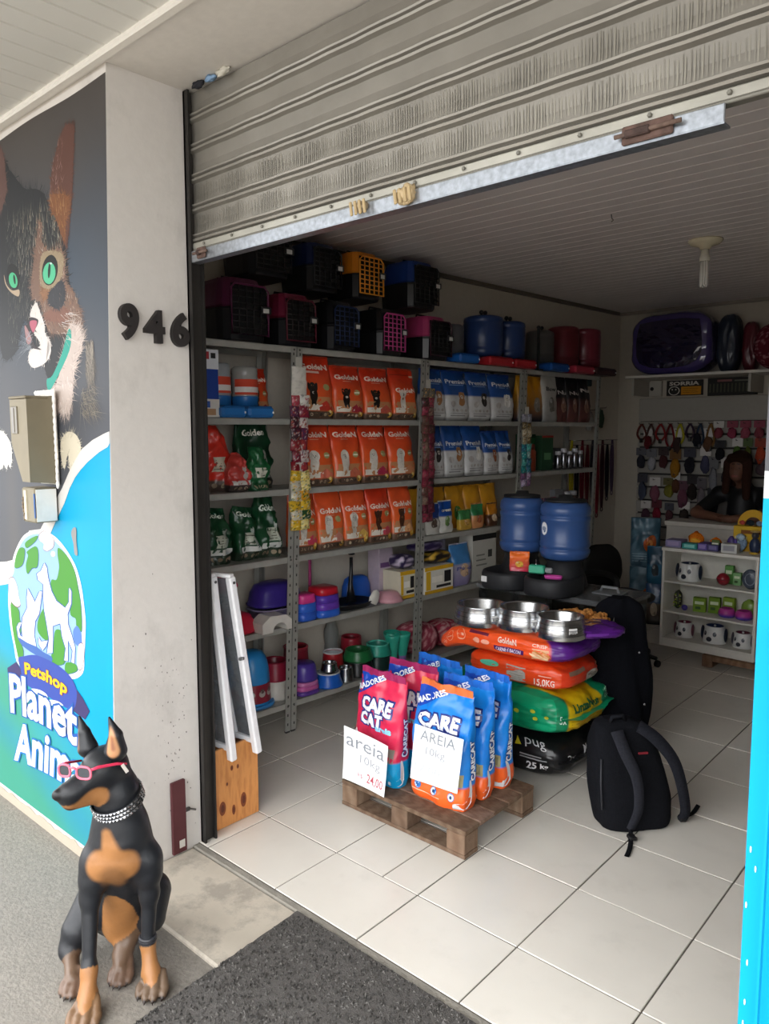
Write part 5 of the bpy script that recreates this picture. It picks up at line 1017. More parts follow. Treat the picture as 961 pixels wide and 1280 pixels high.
bowl('steel_bowl', 'dark patterned steel bowl under the green one', .58, Z5, .085, .085, '202224', -.10, group='metal pet bowls', rim='3a6a4a')
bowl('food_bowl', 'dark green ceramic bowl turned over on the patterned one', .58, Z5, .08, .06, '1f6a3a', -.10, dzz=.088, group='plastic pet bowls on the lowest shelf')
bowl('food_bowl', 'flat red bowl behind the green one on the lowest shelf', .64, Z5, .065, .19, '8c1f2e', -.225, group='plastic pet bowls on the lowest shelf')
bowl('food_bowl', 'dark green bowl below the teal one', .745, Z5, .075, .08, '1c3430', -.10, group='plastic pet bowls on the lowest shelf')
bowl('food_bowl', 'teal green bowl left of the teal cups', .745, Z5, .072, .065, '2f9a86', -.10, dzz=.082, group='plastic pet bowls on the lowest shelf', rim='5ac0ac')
for i, (ly, o) in enumerate(((.845, -.07), (.885, -.12), (.91, -.05))):
    t = thing('scoop_cup', ['teal cup with lilac foot, front left', 'teal cup with lilac foot, at the back', 'teal cup with lilac foot beside second post'][i], 'cup', group='teal plastic cups', **T_(ly, Z5, o)); mb = MB(); mb.lathe([(0, 0), (.022, 0), (.026, .05)], 18, '8a6aa8'); mb.lathe([(.026, .05), (.034, .10), (.05, .17), (.052, .19), (.048, .19), (.03, .10), (0, .09)], 18, '31a58e'); mb.build('body', PLAST, t)
t = thing('clear_bottle', 'clear ridged plastic bottle at the back above the bowls', 'bottle', **T_(.50, Z5, -.25)); mb = MB(); mb.lathe([(0, 0), (.04, 0), (.043, .02), (.038, .05), (.043, .08), (.038, .11), (.043, .14), (.038, .17), (.043, .20), (.043, .25), (.03, .28), (.028, .31), (0, .31)], 20, 'd8dcd8'); mb.build('body', HAZY, t)
def cushion(label, ly, z, wd, d, h, c0, c1, out, seed=1, dzz=0., rz=0.):
    t = thing('pet_cushion', label, 'cushion', **T_(ly, z, out, RBAG+rz, .002+dzz)); mb = MB(); P = []; K = []; n, m_ = 40, 16
    for i in range(n):
        a = 2*PI*i/n; r_ = []; k_ = []
        for j in range(m_+1):
            q = PI*j/m_; s_ = math.sin(q)**.55; x = s_*math.cos(a); y = s_*math.sin(a); pw = (abs(math.cos(a))**3+abs(math.sin(a))**3)**(-1/3) if j not in (0, m_) else 1
            nz_ = noise.noise(Vector((x*3+seed, y*3, q))); r_.append((x*pw*wd/2*.96, y*pw*d/2*.96, h/2-math.cos(q)*h/2*(1+.06*nz_)*.97)); k_.append(hx(c1) if noise.noise(Vector((x*9, y*9, q*5+seed))) > .18 else hx(c0))
        P.append(r_); K.append(k_)
    mb.grid(P, n, m_+1, K, 0, True, closeu=True); mb.build('cover', CLOTH, t); return t
cushion('red and pink patterned pet cushion on the lowest shelf, right part', 1.13, Z5, .28, .26, .20, 'a8485a', 'd89aa0', -.14, 2)
cushion('folded coral patterned pet bed beside the second post', 1.40, Z5, .24, .26, .17, 'a83a50', 'd0a0a0', -.14, 5)
# ================================================ PALLET AND CAT LITTER BAGS
t = thing('wooden_pallet', 'small worn wooden pallet under the litter bags on the tiled floor', 'pallet', (-2.19, 2.175, 0))
W_, D_ = .645, .50
for i, x in enumerate((0, .28, .56)):
    for j, y in enumerate((0, .41)):
        mb = MB(); mb.box(x, y, .018, x+.085, y+.09, .094, random.choice(['7a6350', '86705c', '6e5948']), 0, .003); mb.build('block', WOOD, t)
for y in (0, .41): mb = MB(); mb.box(-.002, y, 0.001, W_+.002, y+.088, .0178, '75604e', 0, .002); mb.build('bottom_board', WOOD, t)
for i in range(5): mb = MB(); y = i*.1; mb.box(-.003, y+.001, .0942, W_+.003, y+.097, .113+random.uniform(-.001, .001), random.choice(['7a6552', '6e5a48', '80695a']), 0, .003); mb.build('top_board', WOOD, t)
PZ = .1145
def care(name, label, x, y, cat, rot=0., seed=1, h=.455, wd=.25, d=.105, group='litter bags standing on the pallet', sides=True):
    B = Bag(wd, h, d, top=.10, crink=.009, seed=seed, lean=.02, pinch=-.0)
    c0 = 'd3234a' if cat else '0f74d6'; c1 = '0e9fd6' if cat else 'f0662a'; cb = .26 if cat else .22
    def col(ca, sa, b):
        n_ = .5+.5*noise.noise(Vector((ca*2+seed, sa*2, b*4)))
        if b < cb: return hx(c1)
        return mixc(c0, 'e04064' if cat else '1f96ea', n_*.55) 
    t = thing(name, label, 'litter bag', (x, y, PZ), rot, group)
    mb = B.mesh(col, 64, 44)
    # corner flash with white lettering
    B.poly(mb, [(-.49, .99), (-.49, .78), (-.30, .84), (-.05, .94), (.06, .985)], '1c46ac', .0022)
    ang = .42
    def rotF(a, b, off): 
        # text along the diagonal
        return B.F(-.45+a*math.cos(ang)*.62-b*math.sin(ang)*.2, .825+a*.155+b*.045, off)
    B.text(mb, 'MADORES', 0, 0, .95, .9, 'e8edf4', bold=.03, fn=rotF, off=.0065)
    word = [('CARE', .66, .80)]+([('CAT', .53, .66)] if cat else [])
    if cat:
        B.poly(mb, crv([(-.5, .50), (-.38, .44), (-.22, .38), (-.05, .34), (-.1, .26), (-.5, .26)], 3), 'd8d4d2', .0018)
    for wd_, b0, b1 in word:
        a0, a1 = (-.36, .32) if wd_ == 'CARE' else (-.34, .14)
        B.text(mb, wd_, a0-.03, b0-.014, a1+.03, b1+.008, '22307c', .0026, .13); B.text(mb, wd_, a0, b0, a1, b1-.008, 'eef0f4', .0034, .05)
    if cat:
        B.text(mb, 'areia', .02, .50, .34, .56, '8fd0ee', .0032, .05)
        B.rect(mb, .26, .26, .44, .38, '8f8a7c', .0022, 3, 2)
    else:
        for k in range(3):
            a = -.33+.31*k; B.poly(mb, ell(a, .12, .062, .034, 16), '2b6fb8', .0024); B.poly(mb, ell(a, .12, .052, .028, 16), 'e8eef4', .0028); B.poly(mb, ell(a, .12, .026, .014, 8), '24406e', .0032)
        B.rect(mb, .30, .225, .46, .33, 'a69d74', .0022, 3, 2); B.rect(mb, .34, .24, .42, .315, '8a8260', .0026, 2, 1)
        B.rect(mb, -.44, .07, .1, .078, 'f8c8a8', .0024, 5, 1)
    # side lettering, running up
    def sF(a, b, off): return B.side(a, b, off)
    for cc, off, bo, e in (('22307c', .0024, .13, .012), ('eef0f4', .0034, .04, 0)):
        mb.text('CARECAT', 0-e, 0-e*2, 1+e, 1+e*2, lambda a, b: sF(.14-b*.30, (.30 if cat else .26)+a*.36, off), cc, bold=bo)
    P = crv([(-.5, .02), (-.2, .03), (-.02, .08), (0.0, .20), (-.12, .27), (-.2, .27), (-.14, .19), (-.2, .11), (-.5, .07)], 2)
    mb.flat(P, lambda a, b: sF(a, b, .0022), 'd8d8da')
    mb.build('sack', FILM, t)
    # folded top strip
    mb = MB(); n = 14; fc = 'e8743c' if seed == 1 else '9c2a5c' if cat else '2a6fd0'
    V = []; 
    for i in range(n+1):
        p = B.F(-.49+.98*i/n, .985, 0); q = B.F(-.49+.98*i/n, 1., 0); V.append(((p[0], q[1]-.004, p[2]-.004), (q[0]*.97, q[1]-.006+.006*math.sin(i*.9+seed), q[2]+.022+.004*math.sin(i*1.7+seed)), (q[0]*.97, q[1]+.002, q[2]+.020)))
    mb.grid(V, n+1, 3, fc, 0, False); mb.build('sealed_top', FILM, t)
    return t
care('litter_bag', 'blue litter bag with orange base and price sheet taped on front', -1.757, 2.325, False, 0., 1, .455, .275, .115)
care('litter_bag', 'blue litter bag directly behind the one with the price sheet', -1.742, 2.452, False, .03, 3)
care('litter_bag', 'blue litter bag third in line, nearest the stacked sacks', -1.735, 2.585, False, -.02, 4)
care('litter_bag', 'blue litter bag at the back left behind the red bags', -2.005, 2.600, False, .02, 5)
care('litter_bag', 'red litter bag with light blue base at the front left', -2.068, 2.293, True, 0., 6, .45, .26)
care('litter_bag', 'red litter bag half hidden behind the front red one', -2.030, 2.445, True, .04, 7, .46, .26)
def sheet(name, label, corners, lines, bend=.01):
    (A, B_, C_, D_2) = [Vector(c) for c in corners]    # TL TR BR BL
    mb = MB(); n = 10
    def F(u, v, off=0.):
        p = A*(1-u)*v+B_*u*v+C_*u*(1-v)+D_2*(1-u)*(1-v); return (p.x, p.y-off-bend*math.sin(PI*u)*.5+bend*(v-.5)**2, p.z)
    t = thing(name, label, 'price sheet', tuple(D_2), 0, 'handwritten price sheets'); mb.T = Matrix.Translation(-D_2)
    G = [[F(i/n, j/n) for j in range(n+1)] for i in range(n+1)]; mb.grid(G, n+1, n+1, 'f0f0f2'); mb.grid([[(p[0], p[1]+.0008, p[2]) for p in g] for g in G], n+1, n+1, 'e4e4e6'); mb.build('paper', PAPER, t)
    for tx, u0, v0, u1, v1, c, bo in lines:
        mb = MB(); mb.T = Matrix.Translation(-D_2); mb.text(tx, u0, v0, u1, v1, lambda a, b: F(a, b, .0012), c, bold=bo); mb.build('handwriting', PAPER, t)
sheet('price_sheet', 'white sheet with handwritten areia and red price 24,00', ((-2.160, 2.163, .366), (-1.912, 2.163, .345), (-1.935, 2.163, .122), (-2.172, 2.163, .130)),
      [('areia', .06, .66, .93, .90, '8a9098', .0), ('10kg', .38, .38, .85, .58, 'a4a9b0', .0), ('R$', .34, .13, .46, .22, 'c08a94', .0), ('24,00', .56, .08, .94, .28, 'b8505e', .004)], -.012)
sheet('price_sheet', 'white sheet with grey handwriting AREIA taped on the blue bag', ((-1.842, 2.246, .432), (-1.603, 2.246, .432), (-1.632, 2.246, .206), (-1.868, 2.246, .196)),
      [('AREIA', .14, .76, .86, .94, '8a9098', .0), ('10kg', .28, .48, .68, .66, 'a0a5ac', .0), ('17,00', .08, .16, .62, .32, 'c4c7cc', .0)], .0)
# ================================================ STACK OF LARGE SACKS
class Sack:
    def __init__(s, L, W, H, P=5., crink=.012, seed=0, bend=.0): s.L, s.W, s.H, s.Pw, s.k, s.seed, s.bend = L, W, H, P, crink, seed, bend
    def pt(s, x, y, z, off=0.):
        q = (abs(x)**s.Pw+abs(y)**s.Pw+abs(z)**s.Pw)**(-1/s.Pw)
        tz = 1-.28*abs(x*q)**4-.12*abs(y*q)**4
        v = Vector((x*q*2.3+s.seed*3, y*q*2, z*q*1.5)); n_ = s.k*(noise.noise(v)+.6*noise.noise(v*2.6)+.3*noise.noise(v*6))
        o = Vector((x*q*s.L/2, y*q*s.W/2, z*q*s.H/2*tz)); d = Vector((x/s.L, y/s.W, z/s.H)).normalized()
        o += d*(n_*(1 if z > -.8 else .2)+off); o.z = max(o.z, -s.H/2) + s.H/2 - s.bend*max(0, -x*q-.5)**1.3; return tuple(o)
    def face(s, f, a, b, off=.002):
        return {'f': lambda: s.pt(a, -1, b, off), 'r': lambda: s.pt(1, a, b, off), 't': lambda: s.pt(a, b, 1, off), 'b': lambda: s.pt(a, 1, b, off), 'l': lambda: s.pt(-1, a, b, off), 'u': lambda: s.pt(a, b, -1, off)}[f]()
    def mesh(s, colf, n=22):
        mb = MB()
        for f in 'frtblu':
            G = []; K = []
            for i in range(n+1):
                G.append([s.face(f, -1+2*i/n, -1+2*j/n, 0) for j in range(n+1)]); K.append([hx(colf(f, -1+2*i/n, -1+2*j/n)) for j in range(n+1)])
            mb.grid(G, n+1, n+1, K, 0, True)
        return mb
    def poly(s, mb, f, P, c, off=.003): V, F = fine(P, .2); mb.add([s.face(f, a, b, off) for a, b in V], F, c)
    def rect(s, mb, f, a0, b0, a1, b1, c, off=.0025, n=6, k=2): mb.grid([[s.face(f, a0+(a1-a0)*i/n, b0+(b1-b0)*j/k, off) for j in range(k+1)] for i in range(n+1)], n+1, k+1, c)
    def text(s, mb, f, t, a0, b0, a1, b1, c, off=.0038, bold=.02): mb.text(t, a0, b0, a1, b1, lambda a, b: s.face(f, a, b, off), c, bold=bold)
def stitched(mb_, S_, t, c, f='r'):
    mb = MB(); n = 16
    mb.grid([[S_.face(f, -.9+1.8*i/n, b, .0)[:3] if k == 0 else tuple(Vector(S_.face(f, -.9+1.8*i/n, b, .03))+Vector((0, 0, .006*math.sin(i*1.1)))) for k, b in ((0, .05), (1, .02))] for i in range(n+1)], n+1, 2, c, 0, False); mb.build('end_seam', FILM, t)
g = 'large pet food sacks lying in a stack'
s1 = Sack(.72, .46, .205, 4.5, .012, 3); t = thing('food_sack', 'black 25 kg sack with white lettering at the bottom of the stack', 'food sack', (-1.905, 3.135, .001), 0, g)
mb = s1.mesh(lambda f, a, b: '151517'); s1.text(mb, 'f', '25 kg', .52, -.55, .88, -.12, 'e4e4e6', bold=.03); s1.rect(mb, 'f', .42, .0, .85, .06, 'a8a8aa'); s1.rect(mb, 'f', .42, .14, .75, .20, 'a8a8aa')
s1.poly(mb, 'f', [(.34, .55), (.44, .60), (.38, .95)], 'd8c828'); s1.text(mb, 'f', 'pug', .5, .55, .85, .95, 'd0d0d2', bold=.0)
s1.text(mb, 'r', 'MaxMax', -.1, .05, .6, .5, 'd8d8da', bold=.02); s1.rect(mb, 'r', .7, .3, .85, .65, 'c8c8ca', .0025, 2, 2); s1.text(mb, 'r', '2x', -.65, -.1, -.35, .35, 'c8c8ca', bold=.0); mb.build('sack', FILM, t); stitched(mb, s1, t, '1c1c1e')
s2 = Sack(.74, .52, .215, 4.2, .014, 5); t = thing('food_sack', 'green sack with yellow printed end lying above the black one', 'food sack', (-1.885, 3.150, .207), (0, 0, -.03), g)
def cg(f, a, b):
    if f == 'r': return 'd9b514' if -.72 < a < .40 else '12996a' if a > 0 else '0e8458'
    if f == 't' and a > .35: return 'd9b514' if -.72 < b < .40 else '12996a'
    return '0fa876' if (f == 'f' and noise.noise(Vector((a*3, b*2, 1))) > -.1) else '0d8c60'
mb = s2.mesh(cg, 40); s2.text(mb, 'r', 'LinzaNut', -.58, .22, .28, .72, '14613c', bold=.04)
for k in range(7): s2.rect(mb, 'r', -.66, -.75+k*.12, .34, -.71+k*.12, 'b89410')
s2.text(mb, 'r', '5x', -.93, -.2, -.78, .2, 'd8f0e0', bold=0.); s2.text(mb, 'r', 'GSR', .52, .3, .8, .7, 'b8e8cc', bold=0.)
for a, b in ((.35, .1), (.62, -.1), (.58, .25), (.8, .05)): s2.poly(mb, 'f', ell(a, b, .04, .10, 8), 'c9cc3a')
mb.build('sack', FILM, t); stitched(mb, s2, t, '12996a')
s3 = Sack(.56, .40, .130, 4.5, .010, 8); t = thing('food_sack', 'orange 15 kg sack with grey label between green and top sacks', 'food sack', (-1.825, 3.125, .418), (0, 0, .03), g)
mb = s3.mesh(lambda f, a, b: 'e2481c' if f != 'r' else 'd83e20', 26); s3.poly(mb, 'f', ell(-.45, .35, .20, .26, 18), '5cc0a0'); s3.rect(mb, 'f', -.10, -.6, .26, .55, 'a8a49c'); s3.text(mb, 'f', '15.0KG', .42, -.55, .82, -.05, 'f0d8cc', bold=.02); s3.rect(mb, 'f', .5, .15, .75, .22, 'f0b8a0')
for k in range(5): s3.rect(mb, 'f', -.06, -.45+k*.18, .22, -.41+k*.18, '86827a', .003, 4, 1)
s3.poly(mb, 'r', ell(.25, -.25, .35, .42, 20), 'cfc8c0'); s3.poly(mb, 'r', ell(.25, -.25, .22, .25, 16), '8a8078', .0036); s3.rect(mb, 'r', -.75, .35, -.1, .7, '8a6a58', .003); s3.rect(mb, 'r', .5, .4, .8, .6, 'f0b090'); mb.build('sack', FILM, t)
s4 = Sack(.76, .42, .138, 4.0, .010, 11, .22); t = thing('food_sack', 'orange sack with purple right end on top of the stack', 'food sack', (-1.895, 3.10, .547), (0, 0, .0), g)
def co(f, a, b):
    if f == 'r' or (f in 'ft' and a > .80): return '55207e'
    if f == 't' and a < -.35: return 'b0a08a'
    return 'ee5422' if f != 't' else 'e8603c'
mb = s4.mesh(co, 30)
for a in (-.72, -.50): s4.poly(mb, 'f', ell(a, .15, .075, .42, 18), 'f6a888'); s4.poly(mb, 'f', ell(a, .15, .065, .36, 18), 'ee5422', .0034); s4.rect(mb, 'f', a-.05, .05, a+.05, .22, 'f4b49c', .0038, 3, 1)
s4.text(mb, 'f', '1.5kg', -.95, -.35, -.82, .0, 'f6c0a8', bold=0.); s4.rect(mb, 'f', -.36, .35, -.08, .6, '6a2038'); s4.text(mb, 'f', 'GoldeN', .06, .10, .32, .50, 'f8d8c8', bold=.03); s4.rect(mb, 'f', .0, -.5, .42, -.15, '4c1a5e'); s4.text(mb, 'f', 'CARNE E BACON', .03, -.44, .38, -.2, 'e8d8ec', .0044, .02)
s4.poly(mb, 'f', ell(-.25, -.05, .05, .2, 10), 'f4a890'); s4.poly(mb, 'f', ell(-.12, -.05, .06, .16, 10), 'f4a890')
s4.rect(mb, 'f', .54, -.62, .80, .18, 'e8b48a'); [s4.poly(mb, 'f', ell(.58+.06*k, -.35+.25*(k % 2), .035, .2, 8, .4), 'd88a48' if k % 2 else 'f0d0a8', .0036) for k in range(4)]; s4.text(mb, 'f', 'CRISP', .54, .28, .78, .55, 'f8d0b8', bold=.02)
mb.build('sack', FILM, t)
# purple treat bag lying across the right end
s5 = Sack(.30, .19, .062, 3.2, .008, 14); t = thing('treat_bag', 'purple treat bag with biscuit picture lying beside the aluminium bowls', 'treat bag', (-1.525, 3.12, .672), (0.05, .04, 1.05))
mb = s5.mesh(lambda f, a, b: '5c1f86' if noise.noise(Vector((a*2, b*2, 3))) > -.2 else '481a6c', 22)
for k in range(9): s5.poly(mb, 't', ell(-.25+.13*(k % 4)+.05*(k//4), -.35+.36*(k//4), .11, .16, 9, k*.7), ['d89858', 'e8c090', 'c07a3c'][k % 3], .002+.0006*k)
s5.text(mb, 't', 'Pipoca', -.88, -.5, -.42, .3, 'd8b8ec', bold=.02); s5.rect(mb, 'f', -.6, -.2, .2, .2, '7a3aa8'); mb.build('bag', FILM, t)
# ---- three aluminium bowls
for i, (x, y, r, hh, lb) in enumerate(((-2.03, 2.985, .124, .092, 'wide aluminium pet bowl, left on the orange sack'), (-1.805, 3.005, .118, .096, 'aluminium pet bowl in the middle of the three'), (-1.597, 2.975, .104, .092, 'aluminium pet bowl with white price sticker, right one of the three'))):
    t = thing('aluminium_bowl', lb, 'bowl', (x, y, .688-(.012 if i == 0 else 0)), 0, 'aluminium bowls on the orange sack')
    mb = MB(); mb.lathe([(0, 0), (r*1.08, 0), (r*1.1, .004), (r*1.03, hh*.5), (r*.97, hh-.004), (r*.98, hh), (r*.93, hh), (r*.90, hh-.006), (r*.80, hh*.35), (r*.76, hh*.28), (0, hh*.26)], 48, 'c8cacc'); mb.build('body', CHROME, t)
    for q in (.25, .5, .72): mb = MB(); mb.torus((0, 0, hh*q), r*(1.105-.14*q), .0016, 'b8babc', n=48, k=5); mb.build('rib', CHROME, t)
    a0 = -.75 if i else -.6; mb = MB(); mb.grid([[(r*(1.08-.1*q/1)*1.006*math.cos(a0+u*.38), r*(1.08-.1*q)*1.006*math.sin(a0+u*.38), hh*q) for q in (.28, .62)] for u in (0, .25, .5, .75, 1)], 5, 2, 'e0e0de'); 
    for k in range(7): mb.grid([[(r*(1.08-.1*q)*1.012*math.cos(a0+u), r*(1.08-.1*q)*1.012*math.sin(a0+u), hh*q) for q in (.36, .5)] for u in (.05+k*.042, .05+k*.042+.018)], 2, 2, '303030')
    mb.build('price_sticker', PAPER, t)
# ---- tray of bone biscuits
t = thing('biscuit_tray', 'shallow clear tray holding a heap of golden bone biscuits', 'tray', (-1.64, 3.245, .690), (0, 0, .35)); mb = MB()
mb.box(-.15, -.075, 0, .15, .075, .003, 'c9c4bc'); [mb.box(*b, 'd0ccc6') for b in ((-.15, -.077, 0, .15, -.075, .022), (-.15, .075, 0, .15, .077, .022), (-.152, -.077, 0, -.15, .077, .022), (.15, -.077, 0, .152, .077, .022))]; mb.build('body', HAZY, t)
def biscuit():
    mb = MB(); mb.tube([(-.024, 0, 0), (-.012, 0, .001), (.012, 0, .001), (.024, 0, 0)], [.008, .0085, .0085, .008], 8, 'c98a45'); 
    for x in (-1, 1):
        for y in (-1, 1): mb.sphere((x*.026, y*.007, 0), .0095, 'd0934e' if y > 0 else 'c07f3c', n=8, k=6)
    return mb
b0 = None; rg = random.Random(5)
for k in range(34):
    u, v = rg.uniform(-1, 1), rg.uniform(-1, 1); lay = 0 if k < 16 else 1 if k < 28 else 2
    x, y, z = u*.12*(1-.25*lay), v*.055*(1-.25*lay), .706+lay*.017
    p = Vector((-1.64, 3.245, 0))+Matrix.Rotation(.35, 3, 'Z') @ Vector((x, y, 0)); rr = (rg.uniform(-.3, .3), rg.uniform(-.3, .3), rg.uniform(0, PI))
    if b0 is None: b0 = biscuit().build('bone_biscuit', MATTE, loc=(p.x, p.y, z), rot=rr); tag(b0, 'golden brown bone biscuit in the heap on the clear tray', 'biscuit', 'bone biscuits in the tray')
    else: c = b0.copy(); C.objects.link(c); c.location = (p.x, p.y, z); c.rotation_euler = rr
# ================================================ CLEAR BINS, CRATES AND THE TWO BARREL FEEDERS
CR = '26272a'
for i, (x0, x1, y0, y1, lb) in enumerate(((-2.36, -1.915, 3.42, 3.80, 'dark plastic crate under the left clear bin'), (-1.905, -1.53, 3.42, 3.80, 'dark plastic crate under the right clear bin'))):
    t = thing('plastic_crate', lb, 'crate', (x0, y0, 0), 0, 'dark crates behind the sacks'); X, Y = x1-x0, y1-y0
    mb = MB(); 
    for z in (.0, .14, .28): [mb.box(*b, CR, 0, .003) for b in ((0, 0, z+.002, X, .012, z+.05), (0, 0, z+.09, X, .012, z+.138), (0, Y-.012, z+.002, X, Y, z+.138), (0, .012, z+.002, .012, Y-.012, z+.138), (X-.012, .012, z+.002, X, Y-.012, z+.138))]
    for k in range(6): mb.box(X*k/5.6, .001, 0, X*k/5.6+.02, .011, .42, CR)
    mb.box(.012, .012, .41, X-.012, Y-.012, .419, CR); mb.build('body', MATTE, t)
for i, (x0, x1, y0, y1, lb) in enumerate(((-2.36, -1.915, 3.42, 3.80, 'clear storage bin with small goods under the left barrel feeder'), (-1.905, -1.53, 3.42, 3.80, 'clear storage bin with handled lid beside the dark coat'))):
    t = thing('storage_bin', lb, 'storage bin', (x0, y0, .4205), 0, 'clear storage bins'); X, Y = x1-x0, y1-y0; H = .325
    mb = MB(); ww = .003
    [mb.box(*b, 'c4c8ca') for b in ((.01, .01, 0, X-.01, Y-.01, ww), (.01, .01, ww, X-.01, .01+ww, H), (.01, Y-.01-ww, ww, X-.01, Y-.01, H), (.01, .01+ww, ww, .01+ww, Y-.01-ww, H), (X-.01-ww, .01+ww, ww, X-.01, Y-.01-ww, H))]; mb.build('box', CLEAR, t)
    mb = MB(); mb.box(0, 0, H, X, Y, H+.014, 'b4b8bc', 0, .004); mb.box(-.004, -.004, H-.012, X+.004, 0, H+.012, 'c8ccd0', 0, .001); mb.box(X, 0, H-.012, X+.004, Y, H+.012, 'c8ccd0'); mb.box(X-.012, -.004, .16, X-.002, .006, H, 'c0c4c8', 0, .002)
    ld = mb.build('lid', LIDM, t)
    if i == 1: mb = MB(); mb.box(X*.42, Y*.40, H+.0145, X*.80, Y*.75, H+.022, 'c8ccd0', 0, .003); mb.tube([(X*.48, Y*.57, H+.02), (X*.50, Y*.57, H+.045), (X*.72, Y*.57, H+.045), (X*.74, Y*.57, H+.02)], .008, 8, 'd0d4d8'); mb.build('lid_handle', HAZY, ld)
    for k in range(7):
        mb = MB(); c = ['1f7a7c', '6a4a30', 'b0a084', '2c3a5a', '8a5a34', '3a6a6c', 'a8783c'][k]; blob(mb, (0, 0, .045), .05, .045, .045, c, k+i*9, .35)
        tag(mb.build('treat_pack', FILM, loc=(x0+.07+k*.048, y0+.10+.13*(k % 2), .425+(0 if k % 2 else .0))), ['teal', 'dark brown', 'beige', 'navy', 'rust brown', 'sea green', 'golden brown'][k]+' treat pack inside the '+('left' if i == 0 else 'right')+' clear bin', 'treat pack', 'treat packs in the '+('left' if i == 0 else 'right')+' clear bin')
BASEZ = .761
t = thing('barrel_feeder', 'dark blue barrel pet feeder on black base, left of the pair', 'pet feeder', (-2.175, 3.56, BASEZ), 0, 'blue barrel feeders')
tR = thing('barrel_feeder', 'dark blue barrel pet feeder with round white sticker on black base', 'pet feeder', (-1.905, 3.55, BASEZ), 0, 'blue barrel feeders')
for T3, r, z0, z1, side in ((t, .120, .178, .478, 0), (tR, .131, .168, .470, 1)):
    mb = MB(); w2 = .134; mb.lathe([(0, 0), (.97, 0), (1, .01), (1, .075), (.96, .09), (.90, .09), (.86, .03), (0, .028)], 40, '232427', 0, (0, -.085, 0), w2, .165, True, power=2.7); 
    b_ = mb.build('base', MATTE, T3)
    mb = MB(); mb.lathe([(.125, .028), (.118, .06), (.09, z0-.02), (r*.84, z0)], 40, '1b1c1f', 0, (0, .02, 0)); mb.build('neck', MATTE, T3)
    mb = MB(); h = z1-z0; pr = [(0, 0), (r*.80, 0), (r*.93, .012), (r, .035), (r, .05), (r*.955, .056), (r*.955, .062), (r, .068), (r, .085), (r*.975, .09), (r*.975, h-.10), (r, h-.094), (r, h-.08), (r*.955, h-.074), (r*.955, h-.068), (r, h-.062), (r, h-.04), (r*.97, h-.02), (r*.85, h-.006), (r*.80, h), (0, h)]
    mb.lathe([(a, b+z0) for a, b in pr], 56, '324f82', 0, (0, .02, 0)); mb.build('barrel', PLAST, T3)
    mb = MB(); mb.lathe([(0, z1), (r*.83, z1), (r*.83, z1+.012), (r*.3, z1+.02), (r*.28, z1+.034), (0, z1+.036)], 30, '17181a', 0, (0, .02, 0)); mb.build('cap', MATTE, T3)
    if side:
        mb = MB(); a = -2.05; F = lambda u, v: (r*.985*math.cos(a+u/r), .02+r*.985*math.sin(a+u/r), z0+.165+v)
        mb.flat(ell(0, 0, .026, .034, 24), F, 'e4e6ea'); F2 = lambda u, v: (r*.992*math.cos(a+u/r), .02+r*.992*math.sin(a+u/r), z0+.165+v); mb.flat(ell(0, 0, .018, .012, 12), F2, '8a98b0'); mb.build('sticker', PAPER, T3)
        mb = MB(); mb.tube([(-.10, -.10, .09), (-.10, -.10, .165)], .0025, 6, 'c8c8ca'); mb.build('wire_pin', CHROME, T3)
    else: mb = MB(); mb.box(-.085, -.246, .035, -.05, -.2415, .065, 'd8d8d8'); mb.build('tag', PAPER, T3)
put2 = lambda mb, name, m, loc, rot, label, cat, group=None: tag(mb.build(name, m, loc=loc, rot=rot), label, cat, group)
mb = pouch(150, .105, .10, .03, 'c02a50', 'e8702a', None, '', pic='e8b848'); put2(mb, 'snack_pouch', FILM, (-2.095, 3.43, BASEZ+.092), (-.25, 0, .5), 'orange and pink snack pouch on the left feeder base', 'snack pouch')
t = thing('measuring_scoop', 'mint green scoop lying on the feeder base', 'scoop', (-1.99, 3.45, BASEZ+.092), (0, 0, .25)); mb = MB(); mb.box(-.05, -.02, 0, .035, .02, .045, '3fae8a', 0, .006); mb.build('cup', PLAST, t); mb = MB(); mb.box(.036, -.012, .005, .075, .012, .035, '8a8e90', 0, .006); mb.build('grip', PLAST, t)
mb = MB(); mb.lathe([(0, 0), (.9, 0), (1, .012), (1, .016), (.9, .016), (.8, .006), (0, .006)], 24, 'c84aa0', 0, (0, 0, 0), .046, .022, True, power=3); put2(mb, 'pink_dish', PLAST, (-1.86, 3.375, BASEZ+.091), .4, 'small bright pink plastic dish on the right feeder base', 'dish')
# dark coat hanging off the right bin
t = thing('black_coat', 'long black cloth coat hanging off the corner of the clear bin', 'coat', (-1.60, 3.44, 0))
prof = [(.10, -.14, .14, .06), (.24, -.13, .16, .08), (.38, -.10, .17, .09), (.52, -.10, .12, .085), (.66, -.09, .11, .075), (.75, -.05, .09, .05), (.795, .0, .06, .03)]
mb = MB(); P = []; nn = 28
cx_ = [(.10, .055, .06), (.24, .02, .12), (.38, .005, .14), (.52, -.005, .125), (.66, -.01, .115), (.76, -.01, .10), (.80, -.01, .05)]
prof = crv([(z, c, w_) for z, c, w_ in cx_], 4, False)
for i in range(nn):
    a = 2*PI*i/nn; r_ = []
    for z, c, w_ in prof:
        f = 1+.16*math.sin(a*5+z*6)+.08*noise.noise(Vector((math.cos(a)*2, math.sin(a)*2, z*5)))
        # wide across the view, thin in depth
        u = w_*math.cos(a)*f; v = .05*math.sin(a)*f*(1 if z > .2 else .7)
        r_.append((.09+c*.9+u*.75-v*.66, -.02+c*.6+u*.66+v*.75, z))
    P.append(r_)
